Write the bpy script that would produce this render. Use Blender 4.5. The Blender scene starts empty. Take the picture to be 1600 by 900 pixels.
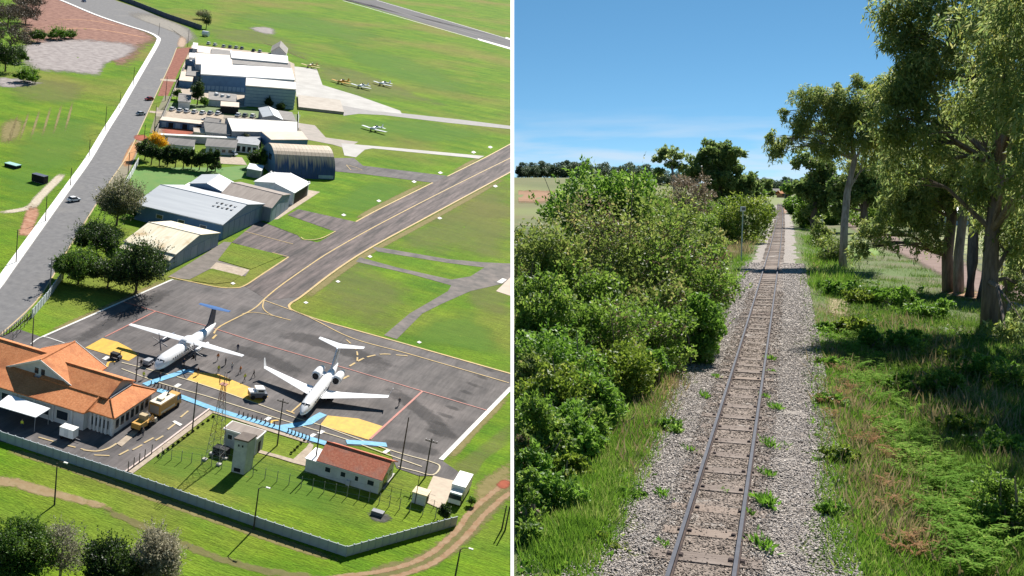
import bpy, bmesh, math, random
import numpy as np
from mathutils import Vector, Matrix

# ---------------------------------------------------------------- camera
SC = bpy.context.scene
F = 1900.0                      # focal length in photograph pixels (1600 wide)
PXC, PYC = 400.0, 450.0         # principal point
PITCH = math.atan(160.0 / F)    # the horizon of the railway side lies at row 290
CAMZ = 7.0                      # camera above the rails
cam_d = bpy.data.cameras.new('camera')
cam_d.sensor_width = 36.0
cam_d.lens = 36.0 * F / 1600.0
cam_d.shift_x = 0.25
cam_d.clip_start = 0.5
cam_d.clip_end = 20000.0
cam = bpy.data.objects.new('camera', cam_d)
SC.collection.objects.link(cam)
cam.location = (0, 0, CAMZ)
cam.rotation_euler = (math.pi / 2 - PITCH, 0, 0)
SC.camera = cam

# the airfield lies on a slope: its plane in camera axes (right, up, forward)
HL = 98.24                      # camera above the airfield plane
_n = np.array([0.12 * F, F, -(450.0 + 200.0)]); _n /= np.linalg.norm(_n)
def _ray(x, y): return np.array([(x - PXC) / F, -(y - PYC) / F, 1.0])
def _hit(x, y, h=0.0):
    r = _ray(x, y); return r * (-(HL - h) / r.dot(_n))
_a, _b = _hit(0, 690), _hit(540, 870)
_x = (_b - _a) / np.linalg.norm(_b - _a)
_y = np.cross(_n, _x)
if _y[2] < 0: _y = -_y
CB = np.array([[1, 0, 0], [0, math.sin(PITCH), math.cos(PITCH)], [0, math.cos(PITCH), -math.sin(PITCH)]])  # rows right, up, fwd in world
def c2w(v): return CB.T @ v
XW, YW, NW = c2w(_x), c2w(_y), c2w(_n)
OW = np.array([0, 0, CAMZ]) - NW * HL
ML = Matrix(((XW[0], YW[0], NW[0], OW[0]), (XW[1], YW[1], NW[1], OW[1]), (XW[2], YW[2], NW[2], OW[2]), (0, 0, 0, 1)))
def U(x, y, h=0.0):
    "point of the airfield (own axes) seen at a pixel of the photograph, at height h"
    p = _hit(x, y, h); return Vector((p.dot(_x), p.dot(_y), h))
def projL(p):
    c = _x * p[0] + _y * p[1] + _n * (p[2] - HL)
    return PXC + F * c[0] / c[2], PYC - F * c[1] / c[2]
def tall(base, ytop):
    "height of an upright thing on the airfield from its base pixel and the row of its top"
    b = U(*base); lo, hi = 0.0, 60.0
    for _ in range(40):
        m = (lo + hi) / 2
        if projL((b.x, b.y, m))[1] > ytop: lo = m
        else: hi = m
    return lo
def R(x, y, z=0.0):
    "point of the railway side at a pixel of the photograph, at height z"
    d = c2w(_ray(x, y)); t = (z - CAMZ) / d[2]; return Vector((d[0] * t, d[1] * t, z))
def RD(x, y, depth):
    d = c2w(_ray(x, y)) * depth; return Vector((d[0], d[1], d[2] + CAMZ))

# ---------------------------------------------------------------- sun, sky, exposure
_e, _az = math.radians(38), math.radians(90)
SUN = c2w(_x * math.cos(_e) * math.cos(_az) + _y * math.cos(_e) * math.sin(_az) + _n * math.sin(_e))
SUN_EL = math.asin(SUN[2]); SUN_AZ = math.atan2(SUN[0], SUN[1])
wd = bpy.data.worlds.new('World'); SC.world = wd; wd.use_nodes = True
nt = wd.node_tree; nt.nodes.clear()
def N_(t, **k):
    n = nt.nodes.new(t)
    for a, b in k.items(): setattr(n, a, b)
    return n
out = N_('ShaderNodeOutputWorld'); bg = N_('ShaderNodeBackground'); bg.inputs[1].default_value = 0.062
sky = N_('ShaderNodeTexSky', sky_type='NISHITA'); sky.sun_disc = False
sky.sun_elevation = SUN_EL; sky.sun_rotation = SUN_AZ
sky.altitude = 700; sky.air_density = 1.0; sky.dust_density = 0.0; sky.ozone_density = 3.0
tc = N_('ShaderNodeTexCoord'); mp = N_('ShaderNodeVectorMath', operation='MULTIPLY_ADD'); mp.inputs[1].default_value = (1, 1, 2.6); mp.inputs[2].default_value = (0, 0, .10)
nr = N_('ShaderNodeVectorMath', operation='NORMALIZE')
nt.links.new(tc.outputs['Generated'], mp.inputs[0]); nt.links.new(mp.outputs[0], nr.inputs[0]); nt.links.new(nr.outputs[0], sky.inputs['Vector'])
# thin streaks of cloud low in the sky
cm = N_('ShaderNodeVectorMath', operation='MULTIPLY'); cm.inputs[1].default_value = (11, 11, 95)
cn = N_('ShaderNodeTexNoise'); cn.inputs['Scale'].default_value = 1.0; cn.inputs['Detail'].default_value = 5
cr = N_('ShaderNodeValToRGB'); cr.color_ramp.elements[0].position = 0.41; cr.color_ramp.elements[1].position = 0.66
sx = N_('ShaderNodeSeparateXYZ'); lo = N_('ShaderNodeMapRange'); lo.inputs[1].default_value = 0.0; lo.inputs[2].default_value = 0.062; lo.inputs[3].default_value = 0.9; lo.inputs[4].default_value = 0.0
mu = N_('ShaderNodeMath', operation='MULTIPLY'); ab = N_('ShaderNodeMath', operation='GREATER_THAN'); ab.inputs[1].default_value = 0.0; mu2 = N_('ShaderNodeMath', operation='MULTIPLY')
mxs = N_('ShaderNodeMixRGB'); mxs.inputs[2].default_value = (6.6, 7.2, 8.0, 1)
nt.links.new(tc.outputs['Generated'], cm.inputs[0]); nt.links.new(cm.outputs[0], cn.inputs['Vector']); nt.links.new(cn.outputs[0], cr.inputs[0])
nt.links.new(tc.outputs['Generated'], sx.inputs[0]); nt.links.new(sx.outputs[2], lo.inputs[0])
nt.links.new(cr.outputs[0], mu.inputs[0]); nt.links.new(lo.outputs[0], mu.inputs[1]); nt.links.new(sx.outputs[2], ab.inputs[0]); nt.links.new(mu.outputs[0], mu2.inputs[0]); nt.links.new(ab.outputs[0], mu2.inputs[1]); nt.links.new(mu2.outputs[0], mxs.inputs[0])
hs = N_('ShaderNodeHueSaturation'); hs.inputs['Saturation'].default_value = 1.15; hs.inputs['Hue'].default_value = 0.484
nt.links.new(sky.outputs[0], hs.inputs['Color'])
nt.links.new(hs.outputs[0], mxs.inputs[1]); nt.links.new(mxs.outputs[0], bg.inputs[0]); nt.links.new(bg.outputs[0], out.inputs[0])
sl = bpy.data.lights.new('sun', 'SUN'); sl.energy = 5.0; sl.angle = math.radians(0.5); sl.color = (1.0, 0.955, 0.88)
so = bpy.data.objects.new('sun', sl); SC.collection.objects.link(so)
so.rotation_euler = Vector(SUN).to_track_quat('Z', 'Y').to_euler()
SC.view_settings.view_transform = 'Standard'; SC.view_settings.look = 'None'
SC.view_settings.exposure = 0.9; SC.view_settings.gamma = 1.0; SC.view_settings.use_curve_mapping = False
SC.cycles.max_bounces = 6; SC.cycles.transparent_max_bounces = 12
SC.cycles.diffuse_bounces = 3

# ---------------------------------------------------------------- materials
def srgb(*c):
    return tuple(((v / 255) / 12.92 if v / 255 <= 0.04045 else (((v / 255) + 0.055) / 1.055) ** 2.4) for v in c)
_mats = {}
def mat(name, col, col2=None, scale=1.0, rough=0.8, metal=0.0, bump=0.0, bscale=None, stretch=(1, 1, 1), detail=6, lo=0.35, hi=0.65, third=None, tscale=None, tl=.5, th=.7, spec=0.3, dist=0.05, rot=0.0):
    if name in _mats: return _mats[name]
    m = bpy.data.materials.new(name); m.use_nodes = True; t = m.node_tree; ns = t.nodes; L = t.links
    b = ns['Principled BSDF']; b.inputs['Roughness'].default_value = rough; b.inputs['Metallic'].default_value = metal
    b.inputs['Specular IOR Level'].default_value = spec
    b.inputs['Base Color'].default_value = (*col, 1)
    tc = ns.new('ShaderNodeTexCoord'); mp = ns.new('ShaderNodeMapping'); mp.inputs['Scale'].default_value = stretch; mp.inputs['Rotation'].default_value = (0, 0, rot)
    L.new(tc.outputs['Object'], mp.inputs[0])
    c = None
    if col2 is not None:
        n = ns.new('ShaderNodeTexNoise'); n.inputs['Scale'].default_value = scale; n.inputs['Detail'].default_value = detail; n.inputs['Roughness'].default_value = 0.62
        L.new(mp.outputs[0], n.inputs['Vector'])
        r = ns.new('ShaderNodeValToRGB'); r.color_ramp.elements[0].position = lo; r.color_ramp.elements[1].position = hi
        r.color_ramp.elements[0].color = (*col, 1); r.color_ramp.elements[1].color = (*col2, 1)
        L.new(n.outputs[0], r.inputs[0]); c = r.outputs[0]
        if third is not None:
            n3 = ns.new('ShaderNodeTexNoise'); n3.inputs['Scale'].default_value = tscale or scale * .2; n3.inputs['Detail'].default_value = 4
            L.new(tc.outputs['Object'], n3.inputs['Vector'])
            r3 = ns.new('ShaderNodeMapRange'); r3.inputs[1].default_value = tl; r3.inputs[2].default_value = th
            L.new(n3.outputs[0], r3.inputs[0])
            mx = ns.new('ShaderNodeMixRGB'); L.new(r3.outputs[0], mx.inputs[0]); L.new(c, mx.inputs[1]); mx.inputs[2].default_value = (*third, 1)
            c = mx.outputs[0]
        L.new(c, b.inputs['Base Color'])
    if bump:
        nb = ns.new('ShaderNodeTexNoise'); nb.inputs['Scale'].default_value = bscale or scale * 4; nb.inputs['Detail'].default_value = 5
        L.new(mp.outputs[0], nb.inputs['Vector'])
        bp = ns.new('ShaderNodeBump'); bp.inputs['Strength'].default_value = bump; bp.inputs['Distance'].default_value = dist
        L.new(nb.outputs[0], bp.inputs['Height']); L.new(bp.outputs[0], b.inputs['Normal'])
    _mats[name] = m; return m
def leafmat(name, c1, c2, c3=None, trans=0.35, rough=0.55, spec=0.35, noise=0.35):
    if name in _mats: return _mats[name]
    m = bpy.data.materials.new(name); m.use_nodes = True; t = m.node_tree; ns = t.nodes; L = t.links
    b = ns['Principled BSDF']; b.inputs['Roughness'].default_value = rough; b.inputs['Specular IOR Level'].default_value = spec
    g = ns.new('ShaderNodeNewGeometry'); r = ns.new('ShaderNodeValToRGB')
    r.color_ramp.elements[0].color = (*c1, 1); r.color_ramp.elements[1].color = (*c2, 1); r.color_ramp.elements[0].position = .1; r.color_ramp.elements[1].position = .85
    if c3:
        e = r.color_ramp.elements.new(0.93); e.color = (*c3, 1)
    tc = ns.new('ShaderNodeTexCoord'); n = ns.new('ShaderNodeTexNoise'); n.inputs['Scale'].default_value = noise; n.inputs['Detail'].default_value = 3
    L.new(tc.outputs['Object'], n.inputs['Vector'])
    ma = ns.new('ShaderNodeMath'); ma.operation = 'MULTIPLY_ADD'; ma.inputs[1].default_value = 2.2; ma.inputs[2].default_value = -1.1
    L.new(n.outputs[0], ma.inputs[0])
    ad = ns.new('ShaderNodeMath'); ad.operation = 'ADD'; ad.use_clamp = True; L.new(g.outputs['Random Per Island'], ad.inputs[0]); L.new(ma.outputs[0], ad.inputs[1])
    L.new(ad.outputs[0], r.inputs[0]); L.new(r.outputs[0], b.inputs['Base Color'])
    tr = ns.new('ShaderNodeBsdfTranslucent'); hsv = ns.new('ShaderNodeHueSaturation'); hsv.inputs['Value'].default_value = 1.5; hsv.inputs['Hue'].default_value = .49
    L.new(r.outputs[0], hsv.inputs['Color']); L.new(hsv.outputs[0], tr.inputs[0])
    mx = ns.new('ShaderNodeMixShader'); mx.inputs[0].default_value = trans
    L.new(b.outputs[0], mx.inputs[1]); L.new(tr.outputs[0], mx.inputs[2]); L.new(mx.outputs[0], ns['Material Output'].inputs[0])
    _mats[name] = m; return m
def fademat(name, col=None, col2=None, scale=1, edge=0.5, escale=None, top=1.0):
    "earth whose ragged edge thins out into what lies under it; needs the 'fade' attribute"
    if name in _mats: return _mats[name]
    m = mat(name, col, col2, scale, rough=.95, bump=.5, bscale=scale * 3); t = m.node_tree; ns = t.nodes; L = t.links
    at = ns.new('ShaderNodeAttribute'); at.attribute_name = 'fade'
    tc = ns.new('ShaderNodeTexCoord'); n = ns.new('ShaderNodeTexNoise'); n.inputs['Scale'].default_value = escale or scale * 1.5; n.inputs['Detail'].default_value = 7; n.inputs['Roughness'].default_value = .68
    L.new(tc.outputs['Object'], n.inputs['Vector'])
    a = ns.new('ShaderNodeMath'); a.operation = 'MULTIPLY_ADD'; a.inputs[1].default_value = edge * 3.0; a.inputs[2].default_value = -edge * 1.5
    L.new(n.outputs[0], a.inputs[0])
    s = ns.new('ShaderNodeMath'); s.operation = 'ADD'; L.new(at.outputs['Fac'], s.inputs[0]); L.new(a.outputs[0], s.inputs[1])
    r = ns.new('ShaderNodeMapRange'); r.inputs[1].default_value = .25; r.inputs[2].default_value = .75; r.inputs[4].default_value = top; L.new(s.outputs[0], r.inputs[0])
    tr = ns.new('ShaderNodeBsdfTransparent'); mx = ns.new('ShaderNodeMixShader')
    L.new(r.outputs[0], mx.inputs[0]); L.new(tr.outputs[0], mx.inputs[1]); L.new(ns['Principled BSDF'].outputs[0], mx.inputs[2]); L.new(mx.outputs[0], ns['Material Output'].inputs[0])
    return m

# ---------------------------------------------------------------- helpers
COL = SC.collection
def link(o): COL.objects.link(o); return o
def tag(o, label=None, cat=None, group=None, kind=None):
    if label: o['label'] = label
    if cat: o['category'] = cat
    if group: o['group'] = group
    if kind: o['kind'] = kind
    return o
_o1 = ['first', 'second', 'third', 'fourth', 'fifth', 'sixth', 'seventh', 'eighth', 'ninth', 'tenth', 'eleventh', 'twelfth', 'thirteenth', 'fourteenth', 'fifteenth', 'sixteenth', 'seventeenth', 'eighteenth', 'nineteenth', 'twentieth']
def nth(k): return _o1[k] if k < 20 else ('thirtieth' if k == 29 else {2: 'twenty-', 3: 'thirty-'}[(k + 1) // 10] + _o1[(k + 1) % 10 - 1])
def T(p): return Matrix.Translation(Vector(p))
def RZ(a): return Matrix.Rotation(a, 4, 'Z')
class MB:
    def __init__(s): s.v = []; s.f = []; s.m = []; s.cur = 0
    def face(s, pts):
        i = len(s.v); s.v += [tuple(p) for p in pts]; s.f.append(tuple(range(i, i + len(pts)))); s.m.append(s.cur); return s
    def prism(s, bot, top, cap=True):
        i = len(s.v); n = len(bot); s.v += [tuple(p) for p in bot] + [tuple(p) for p in top]
        for k in range(n): s.f.append((i + k, i + (k + 1) % n, i + n + (k + 1) % n, i + n + k)); s.m.append(s.cur)
        if cap:
            s.f.append(tuple(i + k for k in range(n))[::-1]); s.f.append(tuple(i + n + k for k in range(n))); s.m += [s.cur] * 2
        return s
    def box(s, x0, x1, y0, y1, z0, z1):
        return s.prism([(x0, y0, z0), (x1, y0, z0), (x1, y1, z0), (x0, y1, z0)], [(x0, y0, z1), (x1, y0, z1), (x1, y1, z1), (x0, y1, z1)])
    def rings(s, rings, close=True):
        i = len(s.v); n = len(rings[0])
        for r in rings: s.v += [tuple(p) for p in r]
        for a in range(len(rings) - 1):
            for k in range(n):
                s.f.append((i + a * n + k, i + a * n + (k + 1) % n, i + (a + 1) * n + (k + 1) % n, i + (a + 1) * n + k)); s.m.append(s.cur)
        if close:
            s.f.append(tuple(i + k for k in range(n))[::-1]); s.f.append(tuple(i + (len(rings) - 1) * n + k for k in range(n))); s.m += [s.cur] * 2
        return s
    def tube(s, pts, rad, n=8):
        pts = [Vector(p) for p in pts]
        if not hasattr(rad, '__len__'): rad = [rad] * len(pts)
        rs = []
        for k, p in enumerate(pts):
            d = (pts[min(k + 1, len(pts) - 1)] - pts[max(k - 1, 0)]).normalized()
            a = d.cross(Vector((0, 0, 1)))
            if a.length < 1e-3: a = d.cross(Vector((0, 1, 0)))
            a.normalize(); b = d.cross(a)
            rs.append([p + (a * math.cos(q) + b * math.sin(q)) * rad[k] for q in [2 * math.pi * j / n for j in range(n)]])
        return s.rings(rs)
    def build(s, name, material, parent=None, smooth=False, M=None):
        me = bpy.data.meshes.new(name); me.from_pydata(s.v, [], s.f)
        ms = material if isinstance(material, (list, tuple)) else [material]
        for m in ms: me.materials.append(m)
        if len(ms) > 1: me.polygons.foreach_set('material_index', s.m)
        bm = bmesh.new(); bm.from_mesh(me); bmesh.ops.recalc_face_normals(bm, faces=bm.faces); bm.to_mesh(me); bm.free()
        if smooth: me.polygons.foreach_set('use_smooth', [True] * len(me.polygons))
        o = link(bpy.data.objects.new(name, me))
        if parent: o.parent = parent
        if M is not None: o.matrix_world = M
        return o
def thing(name, label, cat, M, group=None):
    o = link(bpy.data.objects.new(name, None)); o.empty_display_size = .2; o.matrix_world = M
    return tag(o, label, cat, group)
def clone(root, M, label=None, group=None, mats=None):
    "copy of a thing with its parts and sub-parts"
    r = root.copy(); link(r); r.matrix_world = M
    if label: r['label'] = label
    if group: r['group'] = group
    def rec(src, dst):
        for ch in src.children:
            c = ch.copy(); link(c); c.parent = dst
            c.matrix_parent_inverse = ch.matrix_parent_inverse.copy()
            rec(ch, c)
    rec(root, r); return r
def recolor(root, partname, m):
    for c in root.children:
        if c.name.split('.')[0] == partname:
            c.data = c.data.copy(); c.data.materials.clear(); c.data.materials.append(m)
def npmesh(name, verts, faces, material, parent=None, M=None, attr=None):
    me = bpy.data.meshes.new(name); nv = len(verts); nf = len(faces); k = faces.shape[1]
    me.vertices.add(nv); me.vertices.foreach_set('co', np.asarray(verts, dtype=np.float32).ravel())
    me.loops.add(nf * k); me.loops.foreach_set('vertex_index', np.asarray(faces, dtype=np.int32).ravel())
    me.polygons.add(nf); me.polygons.foreach_set('loop_start', np.arange(0, nf * k, k, dtype=np.int32))
    me.update(calc_edges=True); me.validate()
    me.materials.append(material)
    if attr is not None:
        a = me.attributes.new('fade', 'FLOAT', 'POINT'); a.data.foreach_set('value', np.asarray(attr, dtype=np.float32))
    o = link(bpy.data.objects.new(name, me))
    if parent: o.parent = parent
    if M is not None: o.matrix_world = M
    return o
def cat_rom(pts, n=8, closed=False):
    pts = [Vector(p) for p in pts]; out_ = []; m = len(pts)
    for i in range(m if closed else m - 1):
        g = lambda k: pts[k % m] if closed else pts[max(0, min(m - 1, k))]
        p0, p1, p2, p3 = g(i - 1), g(i), g(i + 1), g(i + 2)
        for j in range(n):
            t = j / n
            out_.append(.5 * ((2 * p1) + (p2 - p0) * t + (2 * p0 - 5 * p1 + 4 * p2 - p3) * t * t + (3 * p1 - p0 - 3 * p2 + p3) * t ** 3))
    if not closed: out_.append(pts[-1])
    return out_
def offset_line(pts, w0, w1):
    "two lines left and right of a flat polyline"
    A, B = [], []
    for k, p in enumerate(pts):
        d = pts[min(k + 1, len(pts) - 1)] - pts[max(k - 1, 0)]; d.z = 0; d.normalize(); n = Vector((-d.y, d.x, 0))
        A.append(p + n * w0); B.append(p + n * w1)
    return A, B
def sheet(name, pix, z, m, curve=0, kind='structure', fn=None, M=None, thick=0):
    "flat patch of ground given by pixels of its outline"
    fn = fn or U
    pts = [fn(x, y) for x, y in pix]
    if curve: pts = cat_rom(pts, curve, True)
    mb = MB()
    if thick: mb.prism([(p.x, p.y, z - thick) for p in pts], [(p.x, p.y, z) for p in pts])
    else: mb.face([(p.x, p.y, z) for p in pts])
    o = mb.build(name, m, M=ML if M is None else M)
    return tag(o, kind=kind)
def stroke(name, pix, w, z, m, curve=0, kind='structure', dash=None, thick=0, fn=None, M=None):
    fn = fn or U
    pts = [fn(x, y) for x, y in pix]
    if curve: pts = cat_rom(pts, curve)
    mb = MB()
    def strip(ps):
        A, B = offset_line(ps, w / 2, -w / 2)
        for k in range(len(ps) - 1):
            q = [A[k], A[k + 1], B[k + 1], B[k]]
            if thick: mb.prism([(p.x, p.y, z - thick) for p in q], [(p.x, p.y, z) for p in q])
            else: mb.face([(p.x, p.y, z) for p in q])
    if dash:
        on, off = dash; ps = cat_rom(pts, 12); run = []; acc = 0; draw = True
        run = [ps[0]]
        for a, b in zip(ps, ps[1:]):
            acc += (b - a).length; run.append(b)
            if acc > (on if draw else off):
                if draw: strip(run)
                run = [b]; acc = 0; draw = not draw
    else: strip(pts)
    return tag(mb.build(name, m, M=ML if M is None else M), kind=kind)
def soft_stroke(name, pix, w, z, m, curve=6, fn=None, M=None, core=.35):
    fn = fn or U
    ps = cat_rom([fn(x, y) for x, y in pix], curve); rows = [-1, -core, core, 1]; fd = [0, 1, 1, 0]
    V, Fc, At = [], [], []
    for p_i, p in enumerate(ps):
        ws = w if not hasattr(w, '__len__') else w[0] + (w[1] - w[0]) * p_i / (len(ps) - 1)
        A, _ = offset_line(ps, 1, -1); n = A[p_i] - p
        e = min(1, p_i / 3, (len(ps) - 1 - p_i) / 3)
        for r, f in zip(rows, fd): q = p + n * (r * ws / 2); V.append((q.x, q.y, z)); At.append(f * e)
    for k in range(len(ps) - 1):
        for r in range(3): i = k * 4 + r; Fc.append((i, i + 1, i + 5, i + 4))
    return tag(npmesh(name, np.array(V), np.array(Fc), m, M=ML if M is None else M, attr=At), kind='structure')
def soft_patch(name, pix, z, m, fn=None, M=None, inner=.6):
    fn = fn or U
    ps = cat_rom([fn(x, y) for x, y in pix], 5, True); c = sum(ps, Vector()) / len(ps); n = len(ps)
    V, At, Fc = [], [], []
    for s, f in ((1.18, 0), (inner, 1 if inner > .61 else .75), (.02, 1)):
        for p in ps: q = c + (p - c) * s; V.append((q.x, q.y, z)); At.append(f)
    for r in range(2):
        for k in range(n): Fc.append((r * n + k, r * n + (k + 1) % n, (r + 1) * n + (k + 1) % n, (r + 1) * n + k))
    return tag(npmesh(name, np.array(V), np.array(Fc), m, M=ML if M is None else M, attr=At), kind='structure')
# ---- foliage
def leaf_quads(C, D, S, ln, wd):
    "kite shaped leaves: centres, directions, side vectors"
    n = len(C); ln = ln[:, None]; wd = wd[:, None]
    nrm = np.cross(D, S)
    v = np.stack([C - D * ln * .5, C + S * wd * .5 - D * ln * .08 + nrm * wd * .12, C + D * ln * .5, C - S * wd * .5 - D * ln * .08 + nrm * wd * .12], 1).reshape(-1, 3)
    f = np.arange(n * 4).reshape(n, 4); return v, f
def rand_dirs(rng, n, bias=(0, 0, 0)):
    d = rng.normal(size=(n, 3)) + np.array(bias); return d / np.linalg.norm(d, axis=1, keepdims=True)
def clumps(rng, centre, rad, k, lo=.45, hi=1.0, flat_bottom=.6):
    "centres of leaf clumps in the shell of an ellipsoid"
    d = rand_dirs(rng, k); d[:, 2] = np.where(d[:, 2] < 0, d[:, 2] * flat_bottom, d[:, 2])
    r = rng.uniform(lo ** 2, hi ** 2, size=(k, 1)) ** .5
    return np.array(centre) + d * r * np.array(rad)
def cloud(rng, cen, crad, n, size, aspect=2.0, bias=(0, 0, .2), squash=.7):
    "leaves spread through clumps"
    k = len(cen); rr = np.asarray(crad); idx = rng.choice(k, n, p=rr ** 2 / (rr ** 2).sum()) if rr.ndim else rng.integers(0, k, n)
    rr = rr[idx][:, None] if rr.ndim else np.full((n, 1), float(crad))
    d = rand_dirs(rng, n); r = rng.uniform(.25, 1, (n, 1)) ** .5
    off = d * r * rr; off[:, 2] *= squash
    C = cen[idx] + off
    D = rand_dirs(rng, n, bias) ; D = D + d * .5; D /= np.linalg.norm(D, axis=1, keepdims=True)
    S = np.cross(D, rand_dirs(rng, n)); S /= np.linalg.norm(S, axis=1, keepdims=True) + 1e-9
    ln = size * rng.uniform(.6, 1.3, n); return C, D, S, ln, ln / aspect
PT = 402.9 / F    # the railway side is everything right of x = PT * depth
def strands(rng, cen, crad, n, m, length, size, aspect, down=1.0, spread=.5):
    "hanging or shooting sprays: n strings of m leaves that start in the clumps"
    k = len(cen); rr = np.asarray(crad); idx = rng.choice(k, n, p=rr ** 2 / (rr ** 2).sum()) if rr.ndim else rng.integers(0, k, n); rr = rr[idx] if rr.ndim else np.full(n, float(crad))
    d0 = rand_dirs(rng, n); st = cen[idx] + d0 * (rr * rng.uniform(.5, 1.05, n))[:, None]; L_ = length * rng.uniform(.5, 1.3, n); dr = d0 * spread + np.array([0, 0, -down]); dr /= np.linalg.norm(dr, axis=1, keepdims=True)
    t = np.tile(np.linspace(.05, 1, m), n); i = np.repeat(np.arange(n), m)
    C = st[i] + dr[i] * (L_[i] * t)[:, None] + np.array([0, 0, -.25 * down]) * (L_[i] * t * t)[:, None] + rng.normal(size=(n * m, 3)) * size * .22
    D = dr[i] + rng.normal(size=(n * m, 3)) * .55; D /= np.linalg.norm(D, axis=1, keepdims=True); S = np.cross(D, rand_dirs(rng, n * m)); S /= np.linalg.norm(S, axis=1, keepdims=True) + 1e-9
    ln = size * rng.uniform(.6, 1.2, n * m); return C, D, S, ln, ln / aspect
def join_leaves(*q): return [np.concatenate(a) for a in zip(*q)]
def keep_right(C):
    y = C[:, 1] * math.cos(PITCH) - (C[:, 2] - CAMZ) * math.sin(PITCH)
    return C[:, 0] > y * PT + .06
# ================================================================ THE AIRFIELD: setting
GR1, GR2, GR3 = (.068, .160, .006), (.138, .218, .010), (.175, .172, .034)
m_grass = mat('airfield grass', GR1, GR2, .09, rough=.95, bump=.9, bscale=1.6, third=GR3, tscale=.014, tl=.47, th=.68, dist=.25, spec=.1, stretch=(.6, 1.6, 1), rot=.25)
# second, finer variation and faint mowing streaks
def _enrich(m, amount, scale, stretch, rot=0.):
    t = m.node_tree; ns = t.nodes; L = t.links; b = ns['Principled BSDF']; src = b.inputs['Base Color'].links[0].from_socket
    tc = ns.new('ShaderNodeTexCoord'); mp = ns.new('ShaderNodeMapping'); mp.inputs['Scale'].default_value = stretch; mp.inputs['Rotation'].default_value = (0, 0, rot)
    n = ns.new('ShaderNodeTexNoise'); n.inputs['Scale'].default_value = scale; n.inputs['Detail'].default_value = 7; n.inputs['Roughness'].default_value = .7
    L.new(tc.outputs['Object'], mp.inputs[0]); L.new(mp.outputs[0], n.inputs['Vector'])
    r = ns.new('ShaderNodeMapRange'); r.inputs[1].default_value = .25; r.inputs[2].default_value = .75; r.inputs[3].default_value = 1 - amount; r.inputs[4].default_value = 1 + amount
    L.new(n.outputs[0], r.inputs[0])
    mx = ns.new('ShaderNodeVectorMath'); mx.operation = 'SCALE'; L.new(src, mx.inputs[0]); L.new(r.outputs[0], mx.inputs['Scale']); L.new(mx.outputs[0], b.inputs['Base Color'])
_enrich(m_grass, .38, .8, (.35, 2.2, 1), .15)
_enrich(m_grass, .34, 2.2, (1, 1, 1)); _enrich(m_grass, .22, .05, (1, 1.6, 1)); _enrich(m_grass, .20, 1.0, (.03, 1.1, 1), .04); _enrich(m_grass, .14, 1.0, (.9, .02, 1), .3)
m_asph = mat('worn asphalt', (.056, .051, .052), (.148, .131, .126), .30, rough=.9, bump=.15, bscale=6, stretch=(1, .22, 1), detail=8, lo=.3, hi=.72, third=(.17, .145, .138), tscale=.05, tl=.54, th=.78, rot=-.15)
_enrich(m_asph, .30, 1.1, (1.8, .16, 1), .1); _enrich(m_asph, .28, .16, (.5, 1.6, 1), -.2)
m_taxi = mat('scuffed taxiway asphalt', (.044, .038, .038), (.205, .158, .148), .30, rough=.9, stretch=(2.4, .16, 1), rot=.0, detail=8, lo=.36, hi=.74)
_enrich(m_taxi, .3, 1.2, (1, .3, 1))
m_road = mat('road asphalt', (.125, .122, .126), (.165, .16, .16), .5, rough=.9, third=(.19, .18, .17), tscale=.05, tl=.58, th=.75); _enrich(m_road, .15, 1.0, (1, .3, 1), .4)
m_conc = mat('pale concrete', (.36, .34, .315), (.45, .43, .40), .12, rough=.85); _enrich(m_conc, .12, 1.5, (1, 1, 1))
m_tan = mat('tan concrete', (.34, .27, .20), (.43, .35, .27), .6, rough=.9); _enrich(m_tan, .15, 1.2, (1, 1, 1))
m_dirt = mat('red earth', (.16, .042, .026), (.27, .10, .06), .6, rough=.95, bump=.6, bscale=2)
m_white = mat('white line paint', (.70, .68, .64), (.52, .50, .47), 1.5, rough=.7)
m_yel = mat('yellow line paint', (.54, .35, .10), (.34, .25, .12), .8, rough=.7, detail=9)
m_yelz = mat('yellow zone paint', (.62, .36, .030), (.44, .25, .04), .9, rough=.7, lo=.4, hi=.85, detail=9); _enrich(m_yelz, .2, .5, (2, .4, 1), .3)
m_red = mat('red line paint', (.46, .14, .10), (.30, .13, .11), 1.4, rough=.7)
m_blue = mat('blue path paint', (.15, .42, .62), (.11, .31, .48), .9, rough=.7, detail=9); _enrich(m_blue, .18, 1.2, (1, 1, 1))
d_red = fademat('bare red soil', (.30, .125, .07), (.42, .24, .15), .5, edge=.55)
d_grey = fademat('pale cleared ground', (.20, .17, .165), (.34, .30, .285), .3, edge=.45, escale=.25)
d_brn = fademat('cleared reddish slope', (.15, .062, .044), (.29, .15, .108), .3, edge=.45, escale=.25)
d_dry = fademat('dry worn grass', (.20, .165, .055), (.27, .215, .09), .6, edge=.55, top=.8)
d_olv = fademat('olive dry turf', (.17, .17, .05), (.20, .19, .07), .4, edge=.6, top=.38, escale=.06)
d_lush = fademat('lush bright turf', (.085, .21, .010), (.11, .24, .016), .3, edge=.7, top=.45, escale=.05)
d_tyre = fademat('tyre marks', (.045, .043, .044), (.06, .058, .06), 2, edge=.6, top=.4, escale=.5)

tag(MB().face([(p.x, p.y, 0) for p in (U(801.5, 1060), U(801.5, 700), U(801.5, 400), U(801.5, 150), U(801.5, -45), U(-700, -160), U(-700, 1060))]).build('ground', m_grass, M=ML), kind='structure')
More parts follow.
